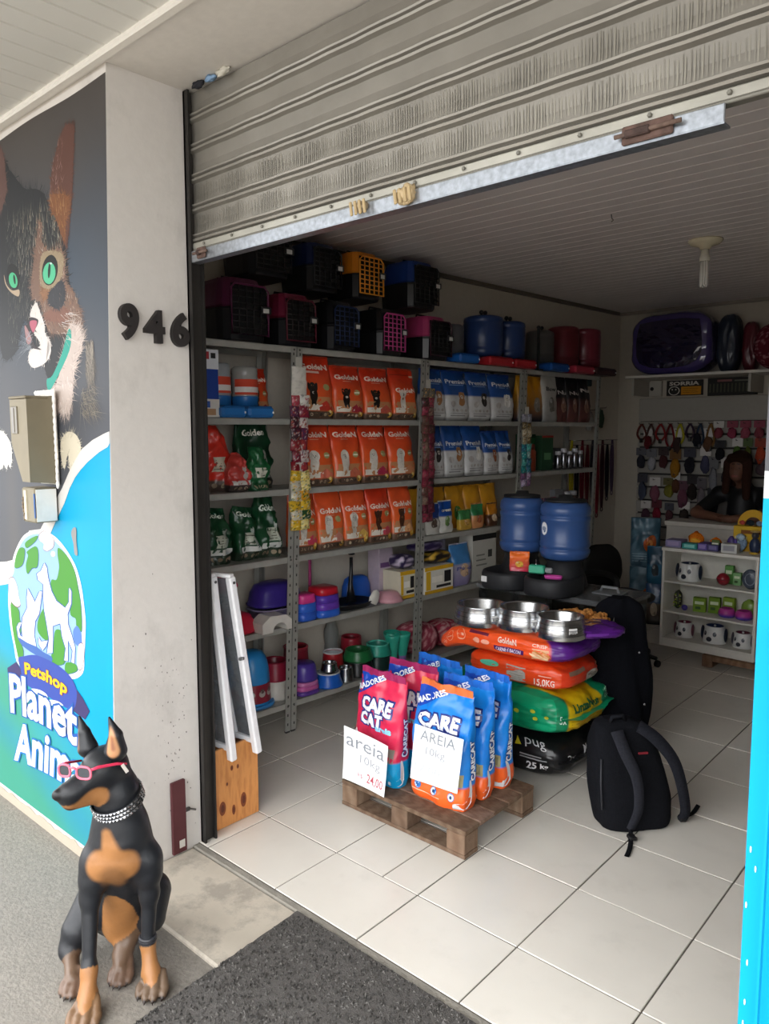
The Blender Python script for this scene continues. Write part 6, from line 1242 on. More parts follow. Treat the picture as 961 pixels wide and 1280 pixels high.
mb.grid(P, nn, len(prof), '101116', 0, True, closeu=True); mb.add([p[0] for p in P], [list(range(nn))[::-1]], '101116'); mb.add([p[-1] for p in P], [list(range(nn))], '101116'); mb.build('cloth', CLOTH, t)
for z, u in ((.55, .03), (.30, .06)): mb = MB(); mb.sphere((.16+u, -.05+u*.3, z), .006, 'c8c8cc', n=8, k=6); mb.build('button', CHROME, t)
# ================================================ SURFACE BUILDER FOR BODIES (smooth union of round cones)
def organic(prims, paints, h, k, bounds=None):
    """prims: (p0, p1, r0, r1, colour, k?) ; returns verts, quads, colours"""
    pts = np.array([p for q in prims for p in (q[0], q[1])]); rm = max(max(q[2], q[3]) for q in prims)
    lo = pts.min(0)-rm-3*h; hi = pts.max(0)+rm+3*h; lo[2] = max(lo[2], 0.0) if bounds else lo[2]
    n = np.ceil((hi-lo)/h).astype(int)+1
    ax = [lo[i]+h*np.arange(n[i]) for i in range(3)]
    X, Y, Z = np.meshgrid(*ax, indexing='ij'); P = np.stack([X, Y, Z], -1).astype(np.float32)
    def dist(q, P):
        a = np.array(q[0], np.float32); b = np.array(q[1], np.float32); d = b-a; L = float(d@d)+1e-9
        t = np.clip(((P-a)@d)/L, 0, 1); return np.linalg.norm(P-a-t[..., None]*d, axis=-1)-(q[2]+(q[3]-q[2])*t)
    F = np.full(X.shape, 9., np.float32)
    for q in prims:
        kk = q[5] if len(q) > 5 else k
        a = np.minimum(q[0], q[1])-max(q[2], q[3])-.07; b = np.maximum(q[0], q[1])+max(q[2], q[3])+.07
        i0 = np.clip(((a-lo)/h).astype(int), 0, n); i1 = np.clip(((b-lo)/h).astype(int)+2, 0, n)
        sl = tuple(slice(i0[i], i1[i]) for i in range(3)); D = dist(q, P[sl]); f = F[sl]
        hh = np.clip(.5+.5*(f-D)/kk, 0, 1); F[sl] = f*(1-hh)+D*hh-kk*hh*(1-hh)
    if bounds: F = np.maximum(F, -(Z-.001))
    ins = F < 0; sh = F.shape
    c = [ins[i:sh[0]-1+i, j:sh[1]-1+j, l:sh[2]-1+l] for i in (0, 1) for j in (0, 1) for l in (0, 1)]
    cnt = sum(x.astype(np.int8) for x in c); act = (cnt > 0) & (cnt < 8)
    idx = np.full(act.shape, -1, int); idx[act] = np.arange(act.sum()); I, J, K = np.where(act)
    acc = np.zeros((len(I), 3)); wn = np.zeros(len(I)); cor = [(i, j, l) for i in (0, 1) for j in (0, 1) for l in (0, 1)]
    for a_ in range(8):
        for b_ in range(a_+1, 8):
            d = [cor[b_][x]-cor[a_][x] for x in range(3)]
            if sum(abs(x) for x in d) != 1: continue
            f0 = F[I+cor[a_][0], J+cor[a_][1], K+cor[a_][2]]; f1 = F[I+cor[b_][0], J+cor[b_][1], K+cor[b_][2]]
            m = (f0 < 0) != (f1 < 0); t = np.where(m, f0/(f0-f1+1e-12), 0)
            for x in range(3): acc[:, x] += np.where(m, cor[a_][x]+t*d[x], 0)
            wn += m
    V = lo+h*(np.stack([I, J, K], -1)+acc/np.maximum(wn, 1)[:, None])
    Q = []
    for axn in range(3):
        s0 = [slice(1, -1)]*3; s0[axn] = slice(0, -1); s1 = list(s0); s1[axn] = slice(1, None)
        A = ins[tuple(s0)]; B = ins[tuple(s1)]; ch = np.argwhere(A != B)
        off = np.array([1, 1, 1]); off[axn] = 0; g_ = ch+off; u, v = [(1, 2), (2, 0), (0, 1)][axn]
        def cell(du, dv): q = g_.copy(); q[:, u] -= du; q[:, v] -= dv; return idx[q[:, 0], q[:, 1], q[:, 2]]
        quad = np.stack([cell(1, 1), cell(0, 1), cell(0, 0), cell(1, 0)], -1); fl = A[tuple(ch.T)] == False; quad[fl] = quad[fl][:, ::-1]; Q.append(quad)
    Q = np.concatenate(Q); Q = Q[(Q >= 0).all(1)]
    best = np.full(len(V), 9.); col = np.zeros((len(V), 3)); Vf = V.astype(np.float32)
    for q in prims:
        D = dist(q, Vf); m = D < best; best[m] = D[m]; col[m] = hx(q[4])
    for q in paints:      # (p0,p1,r0,r1,colour,softness)
        D = dist(q, Vf); w_ = np.clip(.5-D/q[5], 0, 1)[:, None]; col = col*(1-w_)+np.array(hx(q[4]))*w_
    return V, Q, col
def organic_obj(name, m, prims, paints, h, k, parent=None, loc=None, rot=None, bounds=None, smooth=1):
    V, Q, col = organic(prims, paints, h, k, bounds)
    me = bpy.data.meshes.new(name); me.from_pydata(V.tolist(), [], Q.tolist()); ca = me.color_attributes.new('Col', 'FLOAT_COLOR', 'POINT')
    ca.data.foreach_set('color', np.hstack([col, np.ones((len(V), 1))]).astype(np.float32).ravel()); me.materials.append(m)
    me.polygons.foreach_set('use_smooth', [True]*len(me.polygons)); me.update()
    o = bpy.data.objects.new(name, me); C.objects.link(o)
    if parent: o.parent = parent
    if loc: o.location = loc
    if rot: o.rotation_euler = rot
    return o
# ================================================ THE DOG STATUE
BK, TN, TD = '1b1d21', '94663c', '5c4838'
def d_(r, t_, z): return (r, -t_, z)
L_ = lambda a, b, r0, r1, c, *k: (d_(*a), d_(*b), r0, r1, c, *k)
def S_(a, r, c, *k): return (d_(*a), d_(*a), r, r, c, *k)
pr = [
 # trunk
 L_((-.055, -.05, .385), (-.052, -.055, .455), .080, .066, BK), L_((-.055, -.075, .36), (-.105, -.19, .13), .078, .085, BK), L_((-.10, -.20, .10), (-.15, -.22, .09), .085, .07, BK),
 L_((-.053, -.050, .44), (-.060, -.047, .565), .078, .060, BK), L_((-.060, -.045, .565), (-.078, -.04, .635), .060, .055, BK), L_((-.085, -.035, .48), (-.122, -.012, .33), .040, .042, BK), L_((-.020, -.05, .47), (.022, -.048, .33), .040, .040, BK),
 # chest and shoulders
 L_((-.085, -.015, .375), (-.02, -.03, .375), .042, .042, BK), S_((-.120, -.02, .385), .040, BK), S_((.022, -.05, .372), .038, BK),
 # head
 S_((-.082, -.03, .650), .057, BK), S_((-.090, -.005, .655), .046, BK), L_((-.10, .005, .640), (-.150, .055, .614), .040, .028, BK), L_((-.145, .05, .612), (-.164, .064, .612), .026, .021, BK), L_((-.095, .0, .592), (-.153, .047, .583), .034, .023, TN), S_((-.176, .077, .617), .0150, '101012', .006),
 # fore legs
 L_((-.122, -.015, .36), (-.132, .0, .28), .036, .028, BK), L_((-.132, .0, .28), (-.122, .055, .10), .025, .018, BK), L_((-.121, .056, .10), (-.118, .085, .045), .021, .024, TN), L_((-.117, .075, .032), (-.112, .115, .024), .026, .022, TN),
 L_((.025, -.045, .36), (.022, -.05, .26), .034, .028, BK), L_((.022, -.05, .26), (.017, -.035, .12), .024, .019, BK), L_((.018, -.034, .11), (.032, -.008, .050), .020, .024, TN), L_((.033, -.01, .034), (.043, .012, .024), .026, .022, TN),
 # haunches and hind feet
 L_((-.185, -.165, .16), (-.225, -.12, .10), .062, .048, BK), L_((-.228, -.12, .085), (-.243, -.085, .055), .034, .024, BK), L_((-.235, -.09, .045), (-.196, -.005, .028), .022, .022, TD), 
 L_((-.02, -.20, .17), (-.01, -.15, .12), .060, .046, BK), L_((-.045, -.15, .12), (-.078, -.085, .05), .030, .026, TD), L_((-.078, -.085, .04), (-.068, -.045, .026), .026, .023, TD),
 L_((-.245, -.10, .06), (-.225, -.15, .05), .026, .02, BK),
 # belly
 L_((-.07, -.075, .30), (-.095, -.135, .10), .050, .050, TN)]
# toes
for (cx, ct, ang, c, sp) in ((-.112, .115, -.1, '6a5038', .0235), (.045, .012, .25, '5c4a3a', .0235), (-.190, .0, -.1, '5f4a3c', .017), (-.066, -.045, .0, '5f4a3c', .017)):
    for q in (-1.5, -.5, .5, 1.5):
        x = cx+sp*q; tt = ct+(.034 if abs(q) < 1 else .020); pr.append(L_((x*.6+cx*.4, ct-.030, .042), (x, tt-.012, .020), .010, .013, c, .004)); pr.append(L_((x, tt-.012, .020), (x, tt+.004, .013), .0135, .012, c, .003)); pr.append(L_((x, tt+.010, .013), (x, tt+.022, .006), .006, .003, '2e2622', .003))
pt = [ # tan chest patch, brows, muzzle side, inner thighs
 (d_(-.082, .02, .385), d_(-.030, .01, .385), .046, .046, TN, .012), (d_(-.055, .02, .42), d_(-.068, .02, .475), .030, .014, TN, .012), (d_(-.052, .03, .345), d_(-.05, .02, .315), .04, .03, '75502f', .02),
 (d_(-.058, .045, .402), d_(-.054, .05, .36), .006, .006, '7a4c28', .014),
 S_((-.112, .042, .700), .016, TN, .010), S_((-.145, .035, .695), .012, TN, .010), (d_(-.085, .03, .590), d_(-.155, .055, .582), .030, .022, TN, .008),
 (d_(-.170, .075, .572), d_(-.10, .05, .556), .007, .006, '17120f', .005), (d_(-.060, -.03, .16), d_(-.075, -.03, .09), .018, .014, 'c98a4a', .02), (d_(-.10, -.04, .12), d_(-.10, -.04, .08), .02, .02, '8a5a30', .02)]
dog = thing('dog_statue', 'painted seated doberman statue with tan chest guarding the shop doorway', 'statue', (-1.8889, 1.0355, -.021), YAW); dog.scale.z = 1.03
organic_obj('body', FUR, pr, pt, .0048, .022, dog, bounds=True)
# ears
def ear(base, tip, mid, r, inner, sgn, nm):
    q = [L_(base, mid, r*1.12, r*.66, BK, .004), L_(mid, tip, r*.66, .004, BK, .004)]
    o = organic_obj('ear', FUR, q, inner, .004, .01, dog); return o
ear((-.045, -.012, .703), (-.058, -.008, .797), (-.040, -.005, .748), .029, [(d_(-.041, .020, .712), d_(-.054, .012, .785), .019, .007, 'b08058', .006), (d_(-.041, .018, .718), d_(-.046, .016, .75), .006, .004, '8a5a40', .006)], 1, 'r')
ear((-.137, -.045, .697), (-.166, -.065, .778), (-.147, -.050, .738), .026, [(d_(-.158, -.03, .70), d_(-.168, -.045, .75), .010, .006, '6a5044', .006)], -1, 'l')
# band on the right foreleg
mb = MB(); mb.torus((.0175, .036, .135), .021, .006, '2c2d31', n=20, k=8, sy=1); mb.torus((.0172, .037, .128), .022, .005, '24252a', n=20, k=8); mb.build('leg_band', FUR, dog)
# collar: silver studded
col_t = thing('dog_collar', 'wide silver rhinestone collar round the neck of the dog statue', 'collar', (-1.8889, 1.0355, -.021), YAW); col_t.scale.z = 1.03
CN = Vector(d_(-.0575, -.045, .545)); ax_ = Vector((-.17, -.34, 1)).normalized(); ux = Vector((1, 0, .17)).normalized(); uy = ax_.cross(ux).normalized(); ux = uy.cross(ax_)
def cp(a, w_, r): q = CN+ux*math.cos(a)*r+uy*math.sin(a)*r*1.0+ax_*w_; return tuple(q)
mb = MB(); mb.grid([[cp(2*PI*i/48, w_, .0715-(.001 if abs(w_) > .014 else 0)) for w_ in (-.0185, -.0150, .0150, .0185)] for i in range(48)], 48, 4, '3c3d40', 0, False, closeu=True); mb.build('strap', FUR, col_t)
for row, w_ in enumerate((-.0120, 0, .0120)):
    mb = MB()
    for i in range(46):
        a = 2*PI*(i+.5*row)/46; p = Vector(cp(a, w_, .0730)); nrm = (p-CN-ax_*w_).normalized(); tg = ax_.cross(nrm); s_ = .0045
        V = [tuple(p+tg*s_*x+ax_*s_*y) for x, y in ((-1, -1), (1, -1), (1, 1), (-1, 1))]+[tuple(p+nrm*.0035)]
        mb.add(V, [(0, 1, 4), (1, 2, 4), (2, 3, 4), (3, 0, 4)], '8e9094' if (i+row) % 2 else 'c4c6ca')
    o = mb.build('rhinestone_row', CHROME, col_t); o['kind'] = 'stuff'
# sunglasses
sg = thing('sunglasses', 'pink framed sunglasses with dark lenses worn by the dog statue', 'sunglasses', (-1.8799, 1.0435, -.018), YAW); sg.scale.z = 1.03
def rim_pts(c, sx_, sz_, dirx): 
    o = []
    for a in [2*PI*i/24 for i in range(24)]:
        ca, sa = math.cos(a), math.sin(a); q = (abs(ca)**3.2+abs(sa)**3.2)**(-1/3.2); o.append(Vector(c)+dirx*(sx_*ca*q)+Vector((0, 0, sz_*sa*q*(1.05 if sa > 0 else .95))))
    return o
dr = (Vector(d_(-.100, .088, .680))-Vector(d_(-.172, .078, .682))).normalized()
for c, sx_ in ((d_(-.1645, .079, .682), .0165), (d_(-.1085, .088, .679), .0205)):
    R = rim_pts(c, sx_, .0165, dr); mb = MB(); mb.tube([tuple(p) for p in R], .0034, 8, 'e06a80', closed=True); fr = mb.build('rim', PLAST, sg)
    mb = MB(); mb.add([tuple(p) for p in R], [list(range(24))], '3c4046'); mb.build('lens', mat('dark_lens', .12, namt=.01, coat=.6), sg)
mb = MB(); mb.tube([d_(-.149, .083, .690), d_(-.139, .086, .694), d_(-.130, .087, .690)], .0032, 8, 'e06a80'); mb.build('bridge', PLAST, sg)
mb = MB(); mb.tube([d_(-.088, .088, .688), d_(-.075, .072, .688), d_(-.040, .028, .678), d_(-.018, .012, .671)], [.0036, .0045, .0042, .003], 8, 'd8385a'); mb.build('temple', PLAST, sg)
mb = MB(); mb.tube([d_(-.181, .078, .690), d_(-.176, .045, .688), d_(-.150, .0, .675)], [.003, .004, .003], 8, 'd8385a'); mb.build('temple', PLAST, sg)
mb = MB(); mb.box(-.006, -.002, -.016, .004, .002, .012, 'b9b2aa', 0, .001); mb.build('tape_scrap', PAPER, sg, loc=d_(-.021, .021, .664), rot=(0, -.5, .5))
# ================================================ DOORMAT
t = thing('doormat', 'dark grey looped rubber doormat across the shop sill', 'doormat', (0, 0, 0))
mb = MB(); X0_, X1_, Y0_, Y1_ = -1.785, -.52, .58, 1.557; nn, mm = 64, 50
G = []
for i in range(nn+1):
    r_ = []
    for j in range(mm+1):
        x = X0_+(X1_-X0_)*i/nn+.05*(1-j/mm)*(1-i/nn); y = Y0_+(Y1_-Y0_)*j/mm
        if i == 0: x += .006*noise.noise(Vector((0, y*30, 0)))
        r_.append((x, y, .004+.0045*(.5+noise.noise(Vector((x*60, y*60, 0))))+(0 if y > 1.24 else 0)))
    G.append(r_)
mb.grid(G, nn+1, mm+1, '5a5754'); b = [g_[0] for g_ in G]+[g_[-1] for g_ in G[::-1]]
E_ = G[0]+[g_[-1] for g_ in G[1:]]+G[-1][::-1][1:]+[g_[0] for g_ in G[::-1]][1:]
mb.add([p for p in E_]+[(p[0], p[1], -.022 if p[1] < 1.23 else -.0075) for p in E_], [(i, i+1, len(E_)+i+1, len(E_)+i) for i in range(len(E_)-1)], '3a3836'); mb.build('surface', RUBBER, t)
mb = MB(); rg = random.Random(8)
for k in range(15000):
    x = rg.uniform(X0_+.01, X1_-.01); y = rg.uniform(Y0_, Y1_-.004); x = max(x, X0_+.05*(1-(y-Y0_)/(Y1_-Y0_))+.004); a = rg.uniform(0, PI); h_ = rg.uniform(.003, .008); l = rg.uniform(.003, .006); dx, dy = math.cos(a)*l, math.sin(a)*l
    c = rg.choice(['4a4846', '5c5956', '6a6764', '3c3a37', '726f6b']); mb.add([(x-dx, y-dy, .006), (x+dx, y+dy, .006), (x+dx*.3+rg.uniform(-.003, .003), y+dy*.3, .007+h_)], [(0, 1, 2)], c)
o = mb.build('loops', RUBBER, t); o['kind'] = 'stuff'
# ================================================ PINE BOX AND LEANING FRAMES AT THE LEFT JAMB
t = thing('pine_box', 'knotty pine box standing at the left jamb under the white frames', 'wooden box', (-2.41, 1.648, 0))
def board(x0, y0, z0, x1, y1, z1, nm='side_board', knots=()):
    mb = MB(); mb.box(x0, y0, z0, x1, y1, z1, 'c98a4e', 0, .002)
    for (y, z, ry, rz) in knots: 
        mb.flat(ell(y, z, ry, rz, 14), lambda a, b: (x1+.0006, a, b), '7a3f22'); mb.flat(ell(y, z, ry*.5, rz*.55, 12), lambda a, b: (x1+.001, a, b), '5a2a18')
    return mb.build(nm, PINE, t)
board(-.015, 0, .001, 0, .25, .335, knots=((.065, .085, .016, .030), (.17, .085, .015, .032), (.12, .06, .009, .022), (.115, .24, .007, .012), (.145, .237, .006, .010), (.09, .18, .005, .008), (.232, .30, .014, .024)))
board(-.20, 0, .001, -.1855, .25, .335); board(-.185, .0, .001, -.0155, .015, .335, 'end_board'); board(-.185, .235, .001, -.0155, .25, .335, 'end_board'); board(-.185, .015, .001, -.0155, .235, .016, 'bottom_board')
t = thing('window_frame_pair', 'two white plastic window frames with clear panes leaning in the pine box', 'window frame', (-2.41, 1.648, 0), 0)
def A3(y, z, x=0.): return (x+.012, y, z)
for k, (ya, yb, x) in enumerate(((.040, .100, .006), (.115, .215, .022))):
    lo_, hi_ = .285, 1.045-.012*k
    mb = MB(); mb.bar((x+.02, yb, lo_-.0), (x, ya, hi_), .034, .032, 'dedee0', bev=.006); fr = mb.build('front_bar', PLAST, t)
    mb = MB(); mb.bar((x-.09, yb-.02, lo_+.04), (x-.10, ya-.035, hi_+.005), .02, .02, 'd0d2d6', bev=.004); mb.build('rear_bar', PLAST, t)
    mb = MB(); pass; mb.add([(x+.0, yb-.002, lo_+.03), (x-.012, ya, hi_-.01), (x-.10, ya-.035, hi_-.01), (x-.09, yb-.02, lo_+.05)], [(0, 1, 2, 3)], '8a8f94'); mb.add([(x+.0, yb+.002, lo_+.03), (x-.012, ya+.004, hi_-.01), (x-.10, ya-.031, hi_-.01), (x-.09, yb-.016, lo_+.05)], [(3, 2, 1, 0)], '8a8f94'); mb.build('pane', GLASSC, t)
    mb = MB(); mb.bar((x+.015, yb-.005, lo_+.05), (x-.095, yb-.03, lo_+.06), .025, .022, 'd4d6da', bev=.004); mb.build('bottom_rail', PLAST, t)
    mb = MB(); mb.bar((x+.014, ya-.002, hi_+.004), (x-.105, ya-.037, hi_+.008), .03, .016, 'e0e0e0', bev=.004); mb.build('top_cap', PLAST, t)
    mb = MB(); mb.T = Matrix.Translation((x+.02, ya+.002, hi_-.022)) @ Matrix.Rotation(PI/2, 4, 'Y'); mb.cyl((0, 0, 0), .006, .003, '3a3a3c', n=10); mb.build('screw_hole', MATTE, fr)
t = thing('small_latch', 'small dark catch stuck on the leaning white frames', 'latch', (-2.37, 1.79, .70)); mb = MB(); mb.box(0, -.012, -.006, .012, .012, .006, '5a5a5c', 0, .002); mb.sphere((.008, 0, 0), .006, '8a8a8c', n=8, k=6); mb.build('catch', MATTE, t)
# ================================================ BACKPACK
bp = thing('backpack', 'black fabric backpack standing on the tiles beside the sacks', 'backpack', (-1.195, 2.865, 0), (0, 0, .88))
P = []; n = 44
prof = crv([(0.0, .80, .80), (.012, .96, .95), (.06, 1.03, 1.0), (.16, 1.03, .98), (.28, .93, .88), (.36, .80, .75), (.415, .62, .55), (.437, .35, .30)], 4, False)
for i in range(n):
    a = 2*PI*i/n; ca, sa = math.cos(a), math.sin(a); q = (abs(ca)**3.4+abs(sa)**3.4)**(-1/3.4); r_ = []
    for z, fx_, fy_ in prof:
        nz_ = 1+.05*noise.noise(Vector((ca*2, sa*2, z*9)))+.02*noise.noise(Vector((ca*5, sa*5, z*22)))
        r_.append((.155*ca*q*fx_*nz_-.07*(z/.44)**1.5, .095*sa*q*fy_*nz_+.03*(z/.44), z+.001))
    P.append(r_)
mb = MB(); mb.grid(P, n, len(prof), '15161a', 0, True, closeu=True); mb.add([p[0] for p in P], [list(range(n))[::-1]], '15161a'); mb.add([p[-1] for p in P], [list(range(n))], '15161a'); mb.build('body', CLOTH, bp)
def strap(pts, w_, c='1d1e23', th=.012, nm='shoulder_strap'):
    mb = MB(); p = crv(pts, 5, False); G = []
    for i, q in enumerate(p):
        q = Vector(q); d = (Vector(p[min(i+1, len(p)-1)])-Vector(p[max(i-1, 0)])).normalized(); s_ = Vector((1, .0, 0)); s_ = (s_-d*s_.dot(d)).normalized(); nn_ = d.cross(s_); ww = w_(i/(len(p)-1)) if callable(w_) else w_
        G.append([tuple(q+s_*ww/2*x+nn_*th/2*y) for x, y in ((-1, 0), (-.85, 1), (.85, 1), (1, 0), (.85, -1), (-.85, -1), (-1, 0))])
    mb.grid(G, len(G), 7, c, 0, True); return mb.build(nm, CLOTH, bp)
strap([(-.10, -.045, .41), (-.085, -.09, .34), (-.045, -.115, .24), (-.035, -.118, .12), (-.06, -.105, .03)], lambda t_: .055-.02*t_, '2a2b31', .014)
strap([(.0, -.03, .42), (.065, -.06, .37), (.135, -.07, .28), (.175, -.07, .17), (.20, -.06, .06), (.19, -.05, .02)], lambda t_: .055-.015*t_, '222329', .016)
strap([(-.06, -.105, .035), (-.075, -.14, .012), (-.11, -.20, .006), (-.145, -.245, .005)], .018, '17181b', .004, 'strap_end')
strap([(.19, -.05, .03), (.22, -.035, .02), (.27, .0, .012), (.32, .04, .022)], .018, '17181b', .004, 'strap_end')
mb = MB(); mb.box(-.085, -.155, .006, -.055, -.12, .022, '0e0e10', 0, .004); mb.build('buckle', MATTE, bp)
mb = MB(); mb.box(.18, -.06, .01, .21, -.035, .035, '0e0e10', 0, .004); mb.build('buckle', MATTE, bp)
mb = MB(); mb.tube([(-.11, 0, .43), (-.105, -.01, .455), (-.06, -.01, .460), (-.045, 0, .435)], .008, 8, '1b1c20'); mb.build('top_handle', CLOTH, bp)
mb = MB(); G = [[(x_-.145-.03*z_, -.02+.09*math.sin(t_*PI)*-.5, z_) for z_ in (.04, .10, .18)] for x_, t_ in ((0, 0), (-.012, .5), (-.004, 1))]
mb = MB(); mb.box(-.005, -.1035, .345, .035, -.0965, .353, '7a2830', 0, .001); mb.build('red_tab', CLOTH, bp, loc=(-.02, .018, -.02))
mb = MB(); mb.tube([(-.165, -.05, .30), (-.168, -.06, .2), (-.165, -.07, .1)], .004, 6, '2c2d32'); mb.build('zipper', MATTE, bp)
# ================================================ WHITE DISPLAY CABINET
t = thing('display_cabinet', 'low white open shelf cabinet facing the shop entrance', 'cabinet', (-2.01, 5.19, 0), -.03)
CW, CD, CZ0, CZ1 = .635, .30, .085, .765; WH = 'dcd9d0'
for nm, b in (('side_panel', (0, 0, CZ0, .018, CD, CZ1)), ('side_panel', (CW-.018, 0, CZ0, CW, CD, CZ1)), ('back_panel', (.018, CD-.008, CZ0, CW-.018, CD, CZ1)), ('top_panel', (-.004, -.006, CZ1, CW+.004, CD, CZ1+.022)), ('plinth', (.018, .0, CZ0, CW-.018, .016, CZ0+.045)), ('shelf', (.018, .0, CZ0+.045, CW-.018, CD-.009, CZ0+.058)), ('shelf', (.018, .0, .325, CW-.018, CD-.009, .338)), ('shelf', (.018, .0, .540, CW-.018, CD-.009, .553))):
    mb = MB(); mb.box(*b, WH, 0, .0015); mb.build(nm, WHITEP, t)
tb = thing('wooden_runner', 'low brown wooden block and rail under the white cabinet', 'wooden support', (-1.70, 5.155, 0), -.03); mb = MB(); mb.box(0, 0, 0, .07, .25, .0835, '7a5f4a', 0, .004); mb.build('block', WOOD, tb); mb = MB(); mb.box(.071, 0, .045, .36, .05, .0835, '8a6c54', 0, .003); mb.build('rail', WOOD, tb)
def cab(x, y, z): c_, s_ = math.cos(-.03), math.sin(-.03); return (-2.01+x*c_-y*s_, 5.19+x*s_+y*c_, z)
def dogbowl(x, z, r, h, inner, ears, label):
    t = thing('dog_face_bowl', label, 'bowl', cab(x, .13, z), -.03, 'white dog face bowls in the cabinet')
    mb = MB(); mb.lathe([(0, 0), (r*1.0, 0), (r*1.02, .005), (r*.86, h*.75), (r*.80, h*.97), (r*.78, h), (r*.70, h), (r*.60, h*.5), (0, h*.4)], 32, 'e4e4e2', cols=['dfdfdd']*6+[inner]*3); mb.build('body', PLAST, t)
    def F(a, q, off=.0015): rr = r*(1.02-.22*q)+off; return (rr*math.sin(a), -rr*math.cos(a), h*q)
    for a in (-.62, .32):
        mb = MB(); mb.flat(ell(a, .58, .17, .14, 14), lambda x_, y_: F(x_, y_, .0035), '222a3a'); mb.flat(ell(a+.06, .64, .035, .03, 8), lambda x_, y_: F(x_, y_, .005), 'c8c8c8'); mb.build('eye', PLAST, t)
    mb = MB(); mb.flat(ell(-.15, .27, .25, .14, 16), lambda x_, y_: F(x_, y_, .004), '1f2430'); mb.build('nose', PLAST, t)
    for s_ in (-1, 1):
        mb = MB(); blob(mb, (s_*r*1.0, -r*.15, h*.52), r*.13, r*.32, h*.42, ears, 1, .05); mb.build('ear', PLAST, t)
    mb = MB(); mb.sphere((0, 0, h*.99), .008, 'd8d8d8', n=8, k=6); mb.build('knob', PLAST, t)
dogbowl(.125, .1435, .062, .105, '7c2c44', '6a3a48', 'white dog face bowl with maroon rim on the bottom shelf')
dogbowl(.335, .1435, .078, .115, '223056', '1d2438', 'larger white dog face bowl with navy rim on the bottom shelf')
dogbowl(.520, .1435, .062, .100, '5c2436', '3a3440', 'white dog face bowl at the right end of the bottom shelf')
dogbowl(.145, .5535, .080, .120, '202c48', '1a2236', 'white dog face bowl alone on the upper cabinet shelf')
t = thing('red_ball_toy', 'dark red round ball toy on the upper cabinet shelf', 'toy', cab(.385, .10, .5535)); mb = MB(); mb.sphere((0, 0, .042), .042, '8e1f2c', n=20, k=12); mb.build('ball', PLAST, t); mb = MB(); mb.torus((0, 0, .042), .0415, .003, '6a1420'); mb.build('seam', PLAST, t)
for i, (x, y, z, wd, h, c, lb, cat_) in enumerate(((.395, .19, .5535, .055, .125, '5f9a4e', 'green and white small box behind the red ball', 'box'), (.455, .17, .5535, .05, .085, '7fae74', 'small pale green box right of the red ball', 'box'), (.225, .13, .3385, .085, .10, '7a9a2c', 'lime green treat box on the middle shelf, left one', 'box'), (.315, .16, .3385, .075, .11, '6d8f26', 'lime green treat box on the middle shelf, middle one', 'box'), (.40, .2, .3385, .075, .115, '87a334', 'lime green box behind the pink bowls', 'box'))):
    t = thing('small_box', lb, cat_, cab(x, y, z), random.uniform(-.2, .2), 'small green boxes in the cabinet'); mb = MB(); mb.box(-wd/2, -.02, 0, wd/2, .02, h, c, 0, .002); mb.build('carton', PAPER, t)
    mb = MB(); mb.box(-wd*.35, -.0215, h*.55, wd*.35, -.0195, h*.75, 'd8e4c4'); mb.box(-wd*.3, -.0215, h*.2, wd*.1, -.0195, h*.38, '3a5a2c'); mb.build('print', PAPER, t)
t = thing('grey_disc_toy', 'grey oval disc standing at the right end of the upper shelf', 'toy', cab(.565, .08, .5535)); mb = MB(); mb.T = Matrix.Translation((0, 0, .068)) @ Matrix.Rotation(PI/2, 4, 'X'); mb.lathe([(0, -.012), (.045, -.012), (.052, -.004), (.052, .004), (.045, .012), (0, .012)], 24, '4a5260', 0, (0, 0, 0), 1, 1.28); mb.build('disc', PLAST, t)
mb = MB(); mb.T = Matrix.Translation((0, -.002, .068)) @ Matrix.Rotation(PI/2, 4, 'X'); mb.torus((0, 0, .012), .03, .003, '8a93a0', sy=1.28); mb.build('ring', PLAST, t)
t = thing('treat_bag', 'clear bag of dark and green treats on the middle shelf', 'treat bag', cab(.075, .12, .3385)); mb = MB(); blob(mb, (0, 0, .068), .030, .026, .066, '2a2e24', 3, .12); mb.build('bag', FILM, t)
rg = random.Random(2); mb = MB(); [mb.sphere((rg.uniform(-.024, .024), -.024+rg.uniform(-.004, .004), rg.uniform(.02, .115)), .0055, rg.choice(['b8c048', '6a8a3a', 'c8c8b0', '4a3428']), n=7, k=5) for _ in range(34)]; o = mb.build('treats', MATTE, t); o['kind'] = 'stuff'
t = thing('purple_ball', 'small purple ball beside the bag of treats', 'ball', cab(.135, .09, .3385)); mb = MB(); mb.sphere((0, 0, .021), .021, '4a3a94', n=16, k=10); mb.build('ball', PLAST, t)
for x, lb in ((.415, 'pink and purple round bowl, left of the joined pair'), (.525, 'pink and purple round bowl, right of the joined pair')):
    t = thing('pink_bowl', lb, 'bowl', cab(x, .11, .3385), 0, 'pink and purple bowls in the cabinet'); mb = MB(); mb.lathe([(0, 0), (.045, 0), (.054, .01), (.055, .03), (.046, .055), (.038, .06), (.03, .045), (0, .04)], 28, 'a83a8a', cols=['4a3aa0', '4a3aa0', '5040a8', 'b03a90', 'b8449a', 'b8449a', '8a2a70', '8a2a70']); mb.build('body', PLAST, t)
t = thing('green_pack', 'green wrapped pack above the pink bowls', 'pack', cab(.53, .2, .3385)); mb = MB(); blob(mb, (0, 0, .06), .05, .03, .06, '7d9a40', 8, .18); mb.build('pack', FILM, t)
